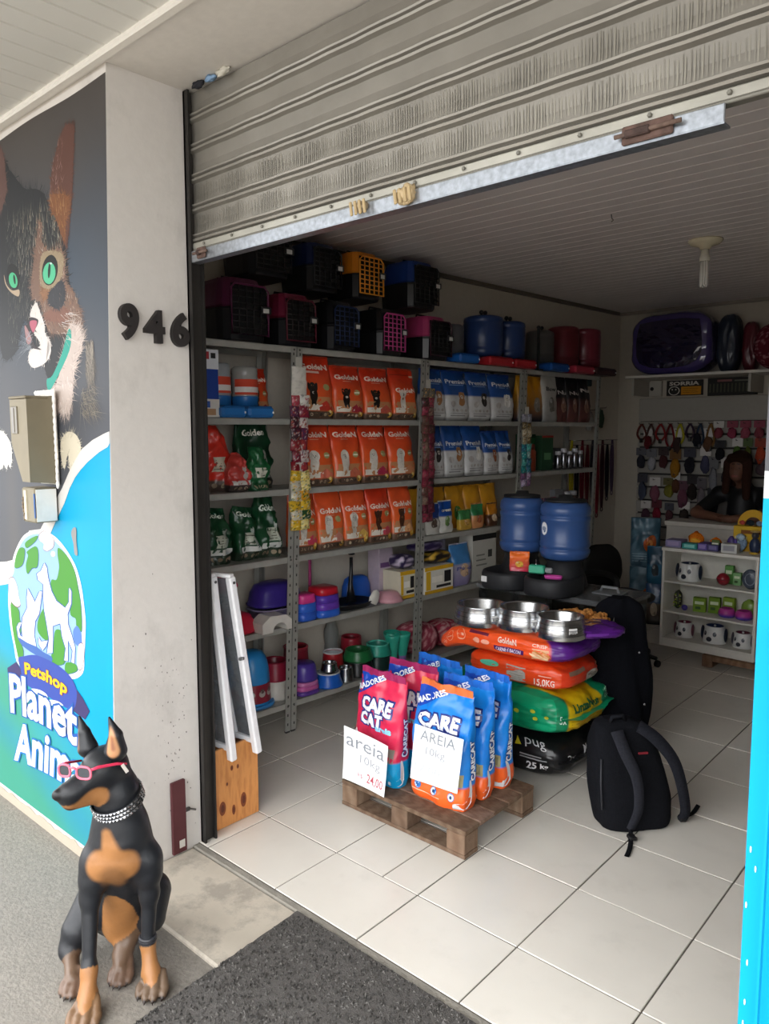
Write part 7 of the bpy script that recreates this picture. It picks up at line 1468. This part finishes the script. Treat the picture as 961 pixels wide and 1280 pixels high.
# goods on top of the cabinet
TZ = CZ1+.0225
def flatbox(x, y, wd, d, h, c, c2, lb, grp='flat boxes on the white cabinet', rz=0.):
    t = thing('flat_box', lb, 'box', cab(x, y, TZ), rz, grp); mb = MB(); mb.box(-wd/2, -d/2, 0, wd/2, d/2, h, c, 0, .002); mb.build('carton', PAPER, t); mb = MB(); mb.box(-wd*.35, -d/2-.001, h*.25, wd*.35, -d/2+.001, h*.8, c2); mb.build('print', PAPER, t)
flatbox(.055, .10, .11, .12, .05, '8a84ac', 'a89ac0', 'lilac flat box at the left end of the white cabinet'); flatbox(.170, .07, .10, .07, .038, '3a9a94', '8fd0c8', 'small teal box in front of the orange toys'); flatbox(.255, .10, .06, .12, .045, '6a5aa0', '9a8ac0', 'violet box right of the teal one'); flatbox(.325, .10, .07, .12, .045, '4f4a78', '7f78a8', 'dark violet box beside the black item'); flatbox(.435, .06, .10, .07, .062, 'c8c8c4', '9a9aa0', 'white boxed set at the middle of the cabinet top')
for x, s_, lb in ((.165, 1, 'orange plush fish toy, larger left one'), (.30, .72, 'orange plush fish toy, smaller right one')):
    t = thing('plush_fish', lb, 'toy', cab(x, .17, TZ), .1, 'orange plush toys on the cabinet'); mb = MB(); blob(mb, (0, 0, .045*s_+.012), .052*s_, .03*s_, .045*s_, 'e07a20', 2, .14); mb.build('body', CLOTH, t); mb = MB(); blob(mb, (.0, -.02*s_, .035*s_+.01), .035*s_, .018*s_, .022*s_, 'f0b040', 4, .1); mb.build('belly', CLOTH, t); mb = MB(); blob(mb, (.0, 0, .094*s_), .018*s_, .008, .018*s_, 'c8601c', 5, .2); mb.build('fin', CLOTH, t)
t = thing('bone_packet', 'small green packet with white bone at the cabinet edge', 'packet', cab(.345, .04, TZ+.0455)); mb = MB(); mb.box(-.025, -.008, 0, .025, .008, .035, '5a6a3a', 0, .003); mb.box(-.02, -.010, .005, .02, -.007, .015, 'e0e0d8', 0, .002); mb.build('packet', FILM, t)
t = thing('yellow_display', 'yellow arched cardboard display behind small plush toys', 'display', cab(.515, .24, TZ), 0); mb = MB(); mb.box(-.11, -.05, .06, .10, .03, .17, 'd0a92c', 0, .003); mb.build('box', PAPER, t)
mb = MB(); A = [(.0+.10*math.cos(a), .17+.11*math.sin(a)) for a in [PI*i/20 for i in range(21)]]+[(.055*math.cos(a), .17+.06*math.sin(a)) for a in [PI-PI*i/20 for i in range(21)]]
mb.add([(x, .0, z) for x, z in A]+[(x, .01, z) for x, z in A], [list(range(42)), list(range(42, 84))[::-1]]+[(i, (i+1) % 42, 42+(i+1) % 42, 42+i) for i in range(42)], 'c99c28'); mb.build('arch', PAPER, t)
mb = MB(); mb.box(-.11, -.05, 0, .10, .03, .059, 'b98e20'); mb.build('base', PAPER, t)
mb = MB(); mb.box(-.06, -.052, .12, .06, -.050, .145, '7a4a20'); mb.box(-.10, -.052, .07, -.02, -.050, .10, 'e8dca0'); mb.build('print', PAPER, t)
for k, (x, c) in enumerate(((-.07, 'b04a44'), (-.02, '2a3438'), (.04, '7f90a8'), (.08, 'c8b8a0'))):
    p = cab(.515+x, .25, TZ+.171); mb = MB(); blob(mb, (0, 0, .018), .024, .02, .019, c, k, .2); tag(mb.build('small_plush', CLOTH, loc=p), ['small red plush in the yellow display', 'small dark plush in the yellow display', 'small blue-grey plush in the yellow display', 'small cream plush in the yellow display'][k], 'toy', 'small plush toys in the yellow display')
t = thing('plush_figure', 'blue-grey plush figure sitting in front of the yellow display', 'toy', cab(.47, .15, TZ)); 
for nm, a, b_, c in (('body', (0, 0, .045), (.030, .026, .045), '8aa0b8'), ('head', (0, -.005, .10), (.028, .024, .024), 'a8bccc'), ('arm', (-.03, -.01, .06), (.012, .012, .028), '5a4a8a'), ('arm', (.03, -.01, .06), (.012, .012, .028), '8aa0b8')): mb = MB(); blob(mb, a, *b_, c, 2, .12); mb.build(nm, CLOTH, t)
t = thing('grip_toy', 'purple patterned toy pack left of the plush figure', 'toy', cab(.41, .15, TZ)); mb = MB(); blob(mb, (0, 0, .05), .028, .022, .05, '4a3c78', 4, .15); mb.build('body', FILM, t)
t = thing('penguin_toy', 'dark blue and yellow penguin-like toy at the right end of the cabinet', 'toy', cab(.575, .10, TZ)); 
for nm, a, b_, c in (('body', (0, 0, .055), (.034, .03, .055), '2a3550'), ('head', (0, 0, .125), (.022, .022, .024), '3a3a40'), ('foot', (0, -.02, .008), (.03, .014, .008), 'c8a838'), ('hat', (0, 0, .150), (.03, .03, .006), 'c8b070')): mb = MB(); blob(mb, a, *b_, c, 2, .1); mb.build(nm, PLAST, t)
# ================================================ COUNTER AND PERSON
t = thing('counter', 'pale counter with tan top where the person leans', 'counter', (-2.30, 6.00, 0)); mb = MB(); mb.box(.0, 0, 0, 1.5, .23, .845, 'c2bdb4', 0, .003); mb.build('body', WHITEP, t); mb = MB(); mb.box(-.01, -.02, .8455, 1.52, .25, .88, 'cfcac0', 0, .004); mb.build('top', WHITEP, t)
SK, SH_ = '6b4838', '121215'
pers = thing('person', 'person in a black t-shirt leaning with bare forearm on the counter', 'person', (-1.98, 6.14, 0))
pp = [((.12, .27, .56), (.12, .28, .80), .115, .11, SH_), ((.12, .28, .80), (.13, .28, 1.04), .12, .11, SH_), ((.13, .29, 1.08), (.14, .29, 1.15), .075, .055, SH_),
 ((-.05, .28, 1.09), (.28, .30, 1.09), .062, .062, SH_), ((.14, .28, 1.13), (.12, .24, 1.21), .046, .045, SK),
 ((-.06, .27, 1.07), (-.14, .12, .965), .060, .052, SH_, .03), ((-.14, .12, .965), (-.16, .06, .945), .042, .040, SK, .02), ((-.16, .06, .935), (.06, -.02, .918), .042, .030, SK, .02),
 ((.28, .29, 1.08), (.34, .14, .965), .060, .050, SH_, .03), ((.34, .14, .965), (.33, .07, .94), .042, .040, SK, .02), ((.33, .06, .93), (.14, -.03, .916), .040, .030, SK, .02),
 # palms and fingers, crossed on the counter
 ((.05, -.02, .915), (.10, -.035, .912), .026, .024, SK, .012), ((.15, -.035, .914), (.10, -.05, .912), .026, .024, SK, .012),
 # head
 ((.11, .21, 1.27), (.11, .20, 1.33), .078, .084, SK, .03), ((.11, .145, 1.245), (.11, .15, 1.27), .045, .05, SK, .03), ((.11, .108, 1.285), (.11, .122, 1.32), .014, .010, SK, .01), ((.03, .21, 1.29), (.03, .215, 1.31), .016, .016, SK, .01), ((.19, .21, 1.29), (.19, .215, 1.31), .016, .016, SK, .01),
 # lap and thighs on the stool
 ((.12, .24, .50), (.50, .22, .50), .075, .060, '20222a'), ((.12, .34, .50), (.48, .36, .50), .075, .060, '20222a'), ((.50, .22, .49), (.50, .22, .09), .055, .04, '20222a'), ((.48, .36, .49), (.48, .36, .09), .055, .04, '20222a'), ((.49, .22, .045), (.60, .22, .035), .04, .034, '3a3a3c'), ((.47, .36, .045), (.58, .36, .035), .04, .034, '3a3a3c')]
for k in range(4):
    pp.append(((.10, -.035+.0-.012*k+.015, .912), (.145+.004*k, -.045-.012*k+.015, .905), .0095, .008, SK, .005)); pp.append(((.10, -.05-.011*k+.03, .916), (.055-.004*k, -.060-.011*k+.03, .928), .0095, .008, SK, .005))
pp.append(((.07, -.015, .925), (.10, -.005, .938), .011, .009, SK, .006)); pp.append(((.13, -.03, .925), (.105, -.015, .94), .011, .009, SK, .006))
pai = [((.08, .118, 1.305), (.08, .118, 1.305), .013, .013, '6a4a3c', .004), ((.14, .118, 1.305), (.14, .118, 1.305), .013, .013, '6a4a3c', .004), ((.08, .113, 1.305), (.08, .113, 1.305), .007, .007, '1a1210', .003), ((.14, .113, 1.305), (.14, .113, 1.305), .007, .007, '1a1210', .003), ((.085, .10, 1.243), (.135, .10, 1.243), .008, .008, '8a4a44', .006), ((.065, .12, 1.335), (.095, .115, 1.338), .006, .006, '241812', .004), ((.125, .115, 1.338), (.155, .12, 1.335), .006, .006, '241812', .004)]
organic_obj('body', SKIN, pp, pai, .0085, .03, pers)
organic_obj('hair', CLOTH, [((.11, .235, 1.31), (.11, .24, 1.36), .092, .086, '2a1a12'), ((.045, .17, 1.34), (.03, .15, 1.12), .042, .028, '33201a'), ((.175, .17, 1.34), (.19, .15, 1.08), .044, .030, '33201a'), ((.07, .135, 1.385), (.15, .135, 1.385), .035, .035, '2a1a12'), ((.11, .28, 1.28), (.11, .30, 1.08), .07, .05, '3a2418')], [], .009, .03, pers)
t = thing('stool', 'round stool under the seated person behind the counter', 'stool', (-1.86, 6.42, 0)); mb = MB(); mb.cyl((0, 0, .385), .15, .035, '2a2622'); mb.build('seat', MATTE, t)
for k in range(4): mb = MB(); mb.tube([(.11*math.cos(PI/4+k*PI/2), .11*math.sin(PI/4+k*PI/2), .384), (.14*math.cos(PI/4+k*PI/2), .14*math.sin(PI/4+k*PI/2), .0)], .011, 8, '3a3632'); mb.build('leg', MATTE, t)
# ================================================ SLATWALL WITH HANGING GOODS
t = thing('slatwall', 'white slatted display panel full of hanging pet goods', 'display panel', (-2.815, 6.60, 0)); SWW = 2.2
for i, (z0, z1) in enumerate([(1.685, 1.885)]+[(1.685-.118*(k+1)+.012, 1.685-.118*k-.004) for k in range(9)]):
    mb = MB(); mb.box(0, 0, z0, SWW, .04, z1, '98948c', 0, .004); mb.build('slat', WHITEP, t)
mb = MB(); mb.box(0, .041, .62, SWW, .055, 1.885, '2a2725'); mb.build('back_panel', WHITEP, t)
# high shelf above
t = thing('wall_shelf', 'white shelf board high on the back wall carrying wrapped beds', 'shelf', (-2.80, 6.25, 2.045)); mb = MB(); mb.box(0, 0, 0, 2.6, .405, .022, 'c9c6be', 0, .002); mb.build('board', WHITEP, t)
for x in (.04, .98, 2.1): mb = MB(); mb.box(x, .05, -.14, x+.02, .40, -.001, 'a8a59c'); mb.build('bracket', WHITEP, t)
# signs
def sign(name, label, x0, x1, z0, z1, c, parts):
    t = thing(name, label, 'sign', (x0, 6.627, z0)); mb = MB(); mb.box(0, 0, 0, x1-x0, .032, z1-z0, c, 0, .001); mb.build('panel', PAPER, t); W, H = x1-x0, z1-z0
    mb = MB()
    for kind, *a in parts:
        if kind == 'b': mb.box(a[0]*W, -.001, a[1]*H, a[2]*W, .001, a[3]*H, a[4])
        if kind == 't': mb.text(a[0], a[1]*W, a[2]*H, a[3]*W, a[4]*H, lambda p, q: (p, -.0025, q), a[5], bold=.04)
        if kind == 'o': mb.flat(ell(a[0]*W, a[1]*H, a[2]*W, a[3]*H, 20), lambda p, q: (p, -.002-a[5], q), a[4])
    mb.build('print', PAPER, t)
sign('smile_sign', 'black and orange sign reading SORRIA with a smiling face', -2.585, -2.28, 1.905, 2.035, '1c1a18', [('t', 'SORRIA', .08, .66, .92, .92, 'c8c4bc'), ('b', .42, .05, .97, .58, 'c8861c'), ('o', .22, .32, .16, .30, 'd0ccc4', 0), ('o', .22, .32, .135, .25, '1c1a18', .0005), ('o', .17, .40, .02, .05, 'd0ccc4', .001), ('o', .27, .40, .02, .05, 'd0ccc4', .001), ('b', .14, .20, .30, .24, 'd0ccc4'), ('b', .47, .42, .9, .46, '6a4210'), ('b', .47, .30, .85, .34, '6a4210'), ('b', .47, .18, .9, .22, '6a4210')])
sign('dark_sign', 'dark sign board with faint columns of lettering', -2.235, -1.845, 1.895, 2.040, '22221f', [('b', .04+.075*k, .18, .07+.075*k, .68, '4a4a3c') for k in range(12)]+[('b', .2, .78, .5, .9, '8a5a5c'), ('b', .55, .78, .95, .86, '6a6a60')])
sign('pale_sign', 'pale sign with a black dot left of the SORRIA sign', -2.80, -2.63, 1.905, 2.035, 'a8a49a', [('o', .5, .5, .10, .13, '1c1a18', 0)])
# hanging goods on the slatwall
rg = random.Random(21)
def hook(t): mb = MB(); mb.tube([(0, .0, 0), (0, -.10, .0), (0, -.105, .01)], .003, 6, '8a8a8c'); mb.build('hook', CHROME, t)
def leash(x, z, L, c, c2, label, grp, y=6.59):
    t = thing('leash', label, 'leash', (x, y, z), 0, grp); hook(t); wd = rg.uniform(.018, .03)
    mb = MB(); 
    for s_ in (-1, 1):
        mb.tube(crv([(0, -.05, 0), (s_*wd, -.055, -L*.3), (s_*wd*1.5, -.05, -L*.7), (s_*wd*.5, -.05, -L)], 3, False), .009, 6, c, sq=.35)
    mb.build('strap', CLOTH, t); mb = MB(); mb.box(-.014, -.062, -L-.03, .014, -.045, -L+.01, c2, 0, .004); mb.build('clip', CHROME, t)
cols = ['5a2a24', '4a3430', '8a2a2c', '6a1f24', 'a8a030', '3a2c40', '2c3a4c', '7a5a34', '5a4c48', '8c3038']
k = 0
nm = ['one', 'two', 'three', 'four', 'five', 'six', 'seven', 'eight', 'nine', 'ten', 'eleven', 'twelve', 'thirteen', 'fourteen', 'fifteen', 'sixteen', 'seventeen', 'eighteen']
CN_ = {'5a2a24': 'dark brown', '4a3430': 'greyish brown', '8a2a2c': 'dark red', '6a1f24': 'maroon', 'a8a030': 'yellow', '3a2c40': 'plum', '2c3a4c': 'slate blue', '7a5a34': 'tan', '5a4c48': 'taupe', '8c3038': 'brick red'}
for i in range(8):
    c = cols[i]; leash(-2.76+i*.085, 1.66, rg.uniform(.12, .22), c, '7a7a7c', CN_[c]+' leash hanging in the top row of the slatwall, number '+nm[i]+' from left', 'leashes on the slatwall top row')
def pack(x, z, wd, h, c, c2, label, grp, y=6.60):
    t = thing('hanging_pack', label, 'hanging pack', (x, y, z), rg.uniform(-.05, .05), grp); hook(t)
    mb = MB(); mb.box(-wd/2, -.062, -h*.28, wd/2, -.058, .02, 'c8c4c0' if rg.random() < .3 else c, 0, .001); mb.build('card', PAPER, t); mb = MB(); blob(mb, (0, -.06, -h*.62), wd*.42, .022, h*.36, c2, rg.random()*9, .25); mb.build('toy', CLOTH, t)
for i in range(7): pack(-2.10+i*.105, 1.66, .085, .13, '8a4050', ['7a3a44', '8a3a50', '944a5a'][i % 3], 'small pinkish packet in the top right row of the slatwall, number '+nm[i]+' from left', 'pinkish packets on the slatwall')
spec = [(-2.08, 1.50, .09, .15, '2c2c30', '1c1c20', 'black toy below the pink packets'), (-1.95, 1.52, .08, .18, '5a5a30', '4f6a34', 'green and yellow carrot-like toy'), (-1.87, 1.52, .07, .18, '4a5a34', '6a7438', 'light green long toy'), (-1.77, 1.52, .09, .19, '8a3a2c', 'b04830', 'orange-red carrot-shaped toy'), (-1.66, 1.52, .09, .17, '6a3a50', '6a2a44', 'plum coloured plush beside the orange one'),
 (-2.76, 1.43, .09, .17, '5a5a60', '2c2c34', 'dark toy on the left of the second goods row'), (-2.66, 1.42, .09, .18, '6a6a70', '9a9aa0', 'pale grey rope toy in the second row'), (-2.56, 1.43, .09, .16, '3a2c2c', '4a2a2c', 'dark brown toy in the second row'), (-2.45, 1.42, .10, .24, '6a4a24', '9a6c24', 'yellow-orange long plush in the second row'), (-2.33, 1.43, .10, .20, '3a3a44', '26262c', 'black and white toy in the second row'), (-2.20, 1.45, .09, .22, '5a5a70', '4a4a60', 'blue-grey bundle in the second row'), (-2.13, 1.36, .08, .28, '6a6a6c', '7a7a80', 'long grey hanging bundle'),
 (-1.88, 1.36, .10, .12, '3a4a50', '3a4448', 'dark teal item on the right of the slatwall'), (-1.76, 1.36, .10, .12, '4a3c44', '5a4a50', 'mauve item on the right of the slatwall'),
 (-2.62, 1.17, .10, .20, '6a4450', '7a4a58', 'dusty pink plush in the low row'), (-2.50, 1.17, .10, .15, '5a5430', '77722e', 'olive yellow toy in the low row'), (-2.38, 1.15, .10, .22, '5a3c48', '6a4050', 'mauve long toy in the low row'), (-2.60, .97, .09, .18, '5a2430', '7a2234', 'crimson plush near the counter'), (-2.49, .95, .08, .16, '4a4a52', '5a3a40', 'grey packet near the counter')]
more = [(-2.70, 1.60, .08, .17), (-2.44, 1.60, .08, .20), (-2.28, 1.62, .08, .16), (-2.18, 1.60, .09, .18), (-2.02, 1.36, .10, .24), (-1.95, 1.33, .09, .26), (-1.68, 1.34, .10, .22), (-2.74, 1.20, .09, .22), (-2.44, 1.22, .08, .16), (-2.30, 1.20, .09, .20), (-2.22, 1.18, .08, .26), (-2.12, 1.10, .10, .22), (-2.70, .96, .09, .18), (-2.36, .97, .09, .16)]
mc = [('2c2226', '5a1f24', 'wine red'), ('3a3234', '3a2c2a', 'dark brown'), ('5c5450', '22222a', 'near black'), ('4a3a3a', '5a4030', 'coffee brown'), ('2a2a30', '34343c', 'charcoal'), ('3a2c30', '4a2c30', 'maroon brown'), ('4a4448', '6a5a44', 'dull tan'), ('3c3c44', '444a5a', 'slate'), ('4a4640', '5a3c2c', 'rusty brown'), ('2a2628', '2a2422', 'black brown'), ('5a565a', '6a6468', 'pale grey'), ('2c2c30', '1e1e24', 'black'), ('4a4244', '4c3440', 'dull plum'), ('3a3a3c', '3c3430', 'umber')]
spec += [(a, b, c, d, e[0], e[1], e[2]+' hanging item, '+('upper' if b > 1.5 else 'middle' if b > 1.3 else 'lower' if b > 1. else 'lowest')+' part') for (a, b, c, d), e in zip(more, mc)]
for (x, z, wd, h, c, c2, lb) in spec: pack(x, z, wd, h, c, c2, lb+' on the slatwall', 'toys hanging on the slatwall')
t = thing('grey_board', 'dark grey board propped behind the seated person', 'board', (-2.10, 6.54, .885)); mb = MB(); mb.box(0, 0, 0, .22, .02, .36, '5c5854', 0, .004); mb.build('panel', MATTE, t)
# ================================================ LEASHES ON THE LEFT WALL BEYOND THE RACKS
for i in range(9):
    y = 5.78+i*.085; x = wl(y)+.03; z = 1.48 if i % 2 else 1.52; L = rg.uniform(.45, .62); c = ['b0a428', '1c1c22', '6a1c28', '5a1820', '2a2430', '7a2430', '3a1c22', '1c1a20', '4a3a50'][i]
    t = thing('leash', ['yellow', 'black', 'wine red', 'dark maroon', 'charcoal', 'crimson', 'brownish red', 'jet black', 'purple grey'][i]+' leash hanging on the left wall beyond the racks', 'leash', (x, y, z), 0, 'leashes on the left wall')
    mb = MB(); mb.tube([(-.03, 0, 0), (.08, 0, .0)], .003, 6, '8a8a8c'); mb.build('hook', CHROME, t)
    mb = MB(); mb.tube(crv([(.03, -.0, .0), (.035, -.03, -L*.3), (.04, -.03, -L*.75), (.035, .0, -L), (.03, .025, -L*.7), (.03, .02, -L*.3), (.03, .0, .0)], 4, False), .010, 6, c, sq=.4); mb.build('strap', CLOTH, t)
    mb = MB(); mb.torus((0, 0, 0), .02, .005, c if i != 1 else '101012', n=14); b = mb.build('loop', MATTE, t, loc=(.036, 0, -L-.012), rot=(PI/2, 0, PI/2))
for i, (y, z, c, lb) in enumerate(((5.86, 1.83, '3a3a3c', 'dark muzzle basket hanging on the left wall'), (6.02, 1.78, 'a8a8a4', 'white harness pack hanging on the left wall'), (6.20, 1.80, '3a4a3c', 'dark green harness pack near the corner'))):
    t = thing('harness_pack', lb, 'harness pack', (wl(y)+.03, y, z), PI/2, 'harness packs high on the left wall'); hook(t); mb = MB(); blob(mb, (0, -.05, -.09), .05, .03, .08, c, i, .35); mb.build('harness', CLOTH, t)
t = thing('teal_box_pack', 'dim teal boxed item hanging above the leashes near the corner', 'box', (wl(5.95)+.02, 5.95, 1.98), PI/2); mb = MB(); mb.box(-.07, -.08, 0, .07, -.01, .18, '2f4a50', 0, .004); mb.build('carton', PAPER, t); mb = MB(); mb.tube([(0, -.03, .18), (0, .015, .20)], .003, 6, '7a7a7a'); mb.build('hook', CHROME, t)
# ================================================ BEDS ON THE HIGH SHELF
def softbox(name, label, cat, loc, W, D, H, c0, c1, inner=None, m=FILM, spots=0, rz=0., P=4.):
    t = thing(name, label, cat, loc, rz); S0 = Sack(W, D, H, P, .008, W*10)
    def cf(f, a, b):
        if spots and noise.noise(Vector((a*6, b*6, spots))) > .22: return c1
        return c0
    mb = S0.mesh(cf, 30 if spots else 18); mb.build('body', m, t)
    if inner: mb = MB(); q = crv([(-.72, -.75), (.72, -.75), (.78, .7), (.6, .82), (-.6, .82), (-.78, .7)], 4); V, F = fine(q, .25); mb.add([S0.face('f', a, b, .007) for a, b in V], F, inner); mb.build('inner_pad', m, t)
    return t
softbox('wrapped_pet_bed', 'large purple pet bed in clear shiny wrap on the high shelf', 'pet bed', (-2.455, 6.46, 2.068), .66, .34, .515, '443a6c', '4a3c78', '201a36', mat('wrapped_plastic', .12, namt=.08, bump=.6, bscale=9, coat=.8), P=8)
softbox('wrapped_pet_bed', 'dark bluish wrapped bed behind the purple one', 'pet bed', (-2.04, 6.53, 2.068), .17, .20, .47, '232a38', '232a38', P=4)
softbox('wrapped_pet_bed', 'dark red wrapped cushion between the purple and dotted beds', 'pet bed', (-1.88, 6.56, 2.068), .13, .16, .40, '5a1c28', '7a2c38', P=3.5)
softbox('dotted_cushion', 'dark red cushion with pale dots on the high shelf', 'cushion', (-1.60, 6.40, 2.068), .42, .28, .36, '5c1c2a', 'a06a70', None, CLOTH, 3, P=3)
# ================================================ SACKS BY THE CORNER, CHAIR
for k, (x, y, z, wd, h, lb) in enumerate(((-2.56, 6.22, .001, .24, .44, 'blue patterned litter sack with orange splash at the bottom by the slatwall'), (-2.56, 6.22, .445, .24, .42, 'blue patterned litter sack with orange splash stacked on top by the slatwall'))):
    B = Bag(wd, h, .16, top=.5, crink=.012, seed=200+k); mb = B.mesh(lambda ca, sa, b: '5f8294' if noise.noise(Vector((ca*2, sa*2, b*6+k))) > 0 else '3f6274', 36, 20)
    B.poly(mb, crv([(-.05, .5), (.1, .62), (.3, .66), (.38, .5), (.25, .36), (.05, .34)], 4), 'c8622a', .003); B.poly(mb, ell(.17, .5, .1, .07), 'e08a3c', .004)
    for q in range(4): B.rect(mb, -.42, .12+.05*q, .42, .135+.05*q, '8fb0c0', .003, 6, 1)
    tag(mb.build('litter_sack', FILM, loc=(x, y, z), rot=.35), lb, 'litter sack', 'blue patterned sacks by the corner')
put2(pouch(210, .14, .34, .09, '1c1a1c', '8a7a6a', '2f5a8a', '', pic='c8b8a0'), 'litter_sack', FILM, (-2.40, 6.06, .001), .3, 'narrow dark sack with spotted print beside the cabinet', 'sack'); put2(pouch(211, .14, .30, .09, '2f6a8c', '3a7a9c', '22506c', '', pic='2c3a44'), 'litter_sack', FILM, (-2.40, 6.06, .345), .3, 'narrow blue sack on top of the spotted one', 'sack')
ch = thing('office_chair', 'black padded office chair with curved armrest near the racks', 'chair', (-2.16, 4.93, 0), 1.25)
P = 3
def pad(nm, c, L, W, H, z, rot, col='0f1012'):
    S0 = Sack(L, W, H, P, .004, 3); mb = S0.mesh(lambda f, a, b: col, 12); return mb.build(nm, MATTE, ch, loc=c, rot=rot)
pad('seat', (0, 0, .42), .34, .36, .08, 0, (0, 0, 0)); pad('backrest', (.02, .22, .46), .38, .10, .33, 0, (-.14, 0, 0))
for s_ in (-1,):
    mb = MB(); mb.tube(crv([(s_*.24, .18, .46), (s_*.25, .16, .60), (s_*.25, .0, .645), (s_*.25, -.15, .62), (s_*.24, -.12, .46)], 4, False), .022, 8, '141416'); mb.build('armrest', MATTE, ch)
mb = MB(); mb.tube([(0, 0, .06), (0, 0, .43)], .025, 10, '2a2a2c'); mb.build('column', MATTE, ch)
for k in range(5):
    a = 2*PI*k/5; mb = MB(); mb.tube([(0, 0, .085), (.24*math.cos(a), .24*math.sin(a), .06)], [.02, .014], 8, '17171a'); mb.build('leg', MATTE, ch); mb = MB(); mb.T = Matrix.Translation((.245*math.cos(a), .245*math.sin(a), .0255)) @ Matrix.Rotation(PI/2, 4, 'X'); mb.cyl((0, 0, -.012), .024, .024, '0e0e10'); mb.build('caster', MATTE, ch)
# ================================================ CEILING LAMP
t = thing('ceiling_lamp', 'white ceiling rose with a hanging spiral compact lamp', 'lamp', (-1.55, 4.46, 2.668)); mb = MB(); mb.lathe([(0, 0), (.092, 0), (.094, -.006), (.08, -.022), (.035, -.035), (.028, -.05), (0, -.05)], 32, 'e0d8bc'); mb.build('ceiling_rose', PLAST, t)
mb = MB(); mb.lathe([(0, -.05), (.022, -.052), (.024, -.085), (.028, -.09), (.030, -.115), (0, -.116)], 24, 'd8d4c8'); mb.build('socket', PLAST, t)
for k in range(4):
    a = 2*PI*k/4+.3; x, y = .017*math.cos(a), .017*math.sin(a); x2, y2 = .017*math.cos(a+.8), .017*math.sin(a+.8); mb = MB(); mb.tube([(x, y, -.112), (x, y, -.245), ((x+x2)/2, (y+y2)/2, -.256), (x2, y2, -.245), (x2, y2, -.112)], .0065, 8, 'e8e6e0'); mb.build('tube', BULB, t)
mb = MB(); mb.tube([(0, 0, 0), (.004, 0, -.02), (.01, .004, -.028), (.002, .0, -.036)], .0025, 6, '4a4540'); tag(mb.build('ceiling_hook', MATTE, loc=(-1.72, 3.62, 2.6665)), 'tiny dark hook in the middle of the inner ceiling', 'hook')
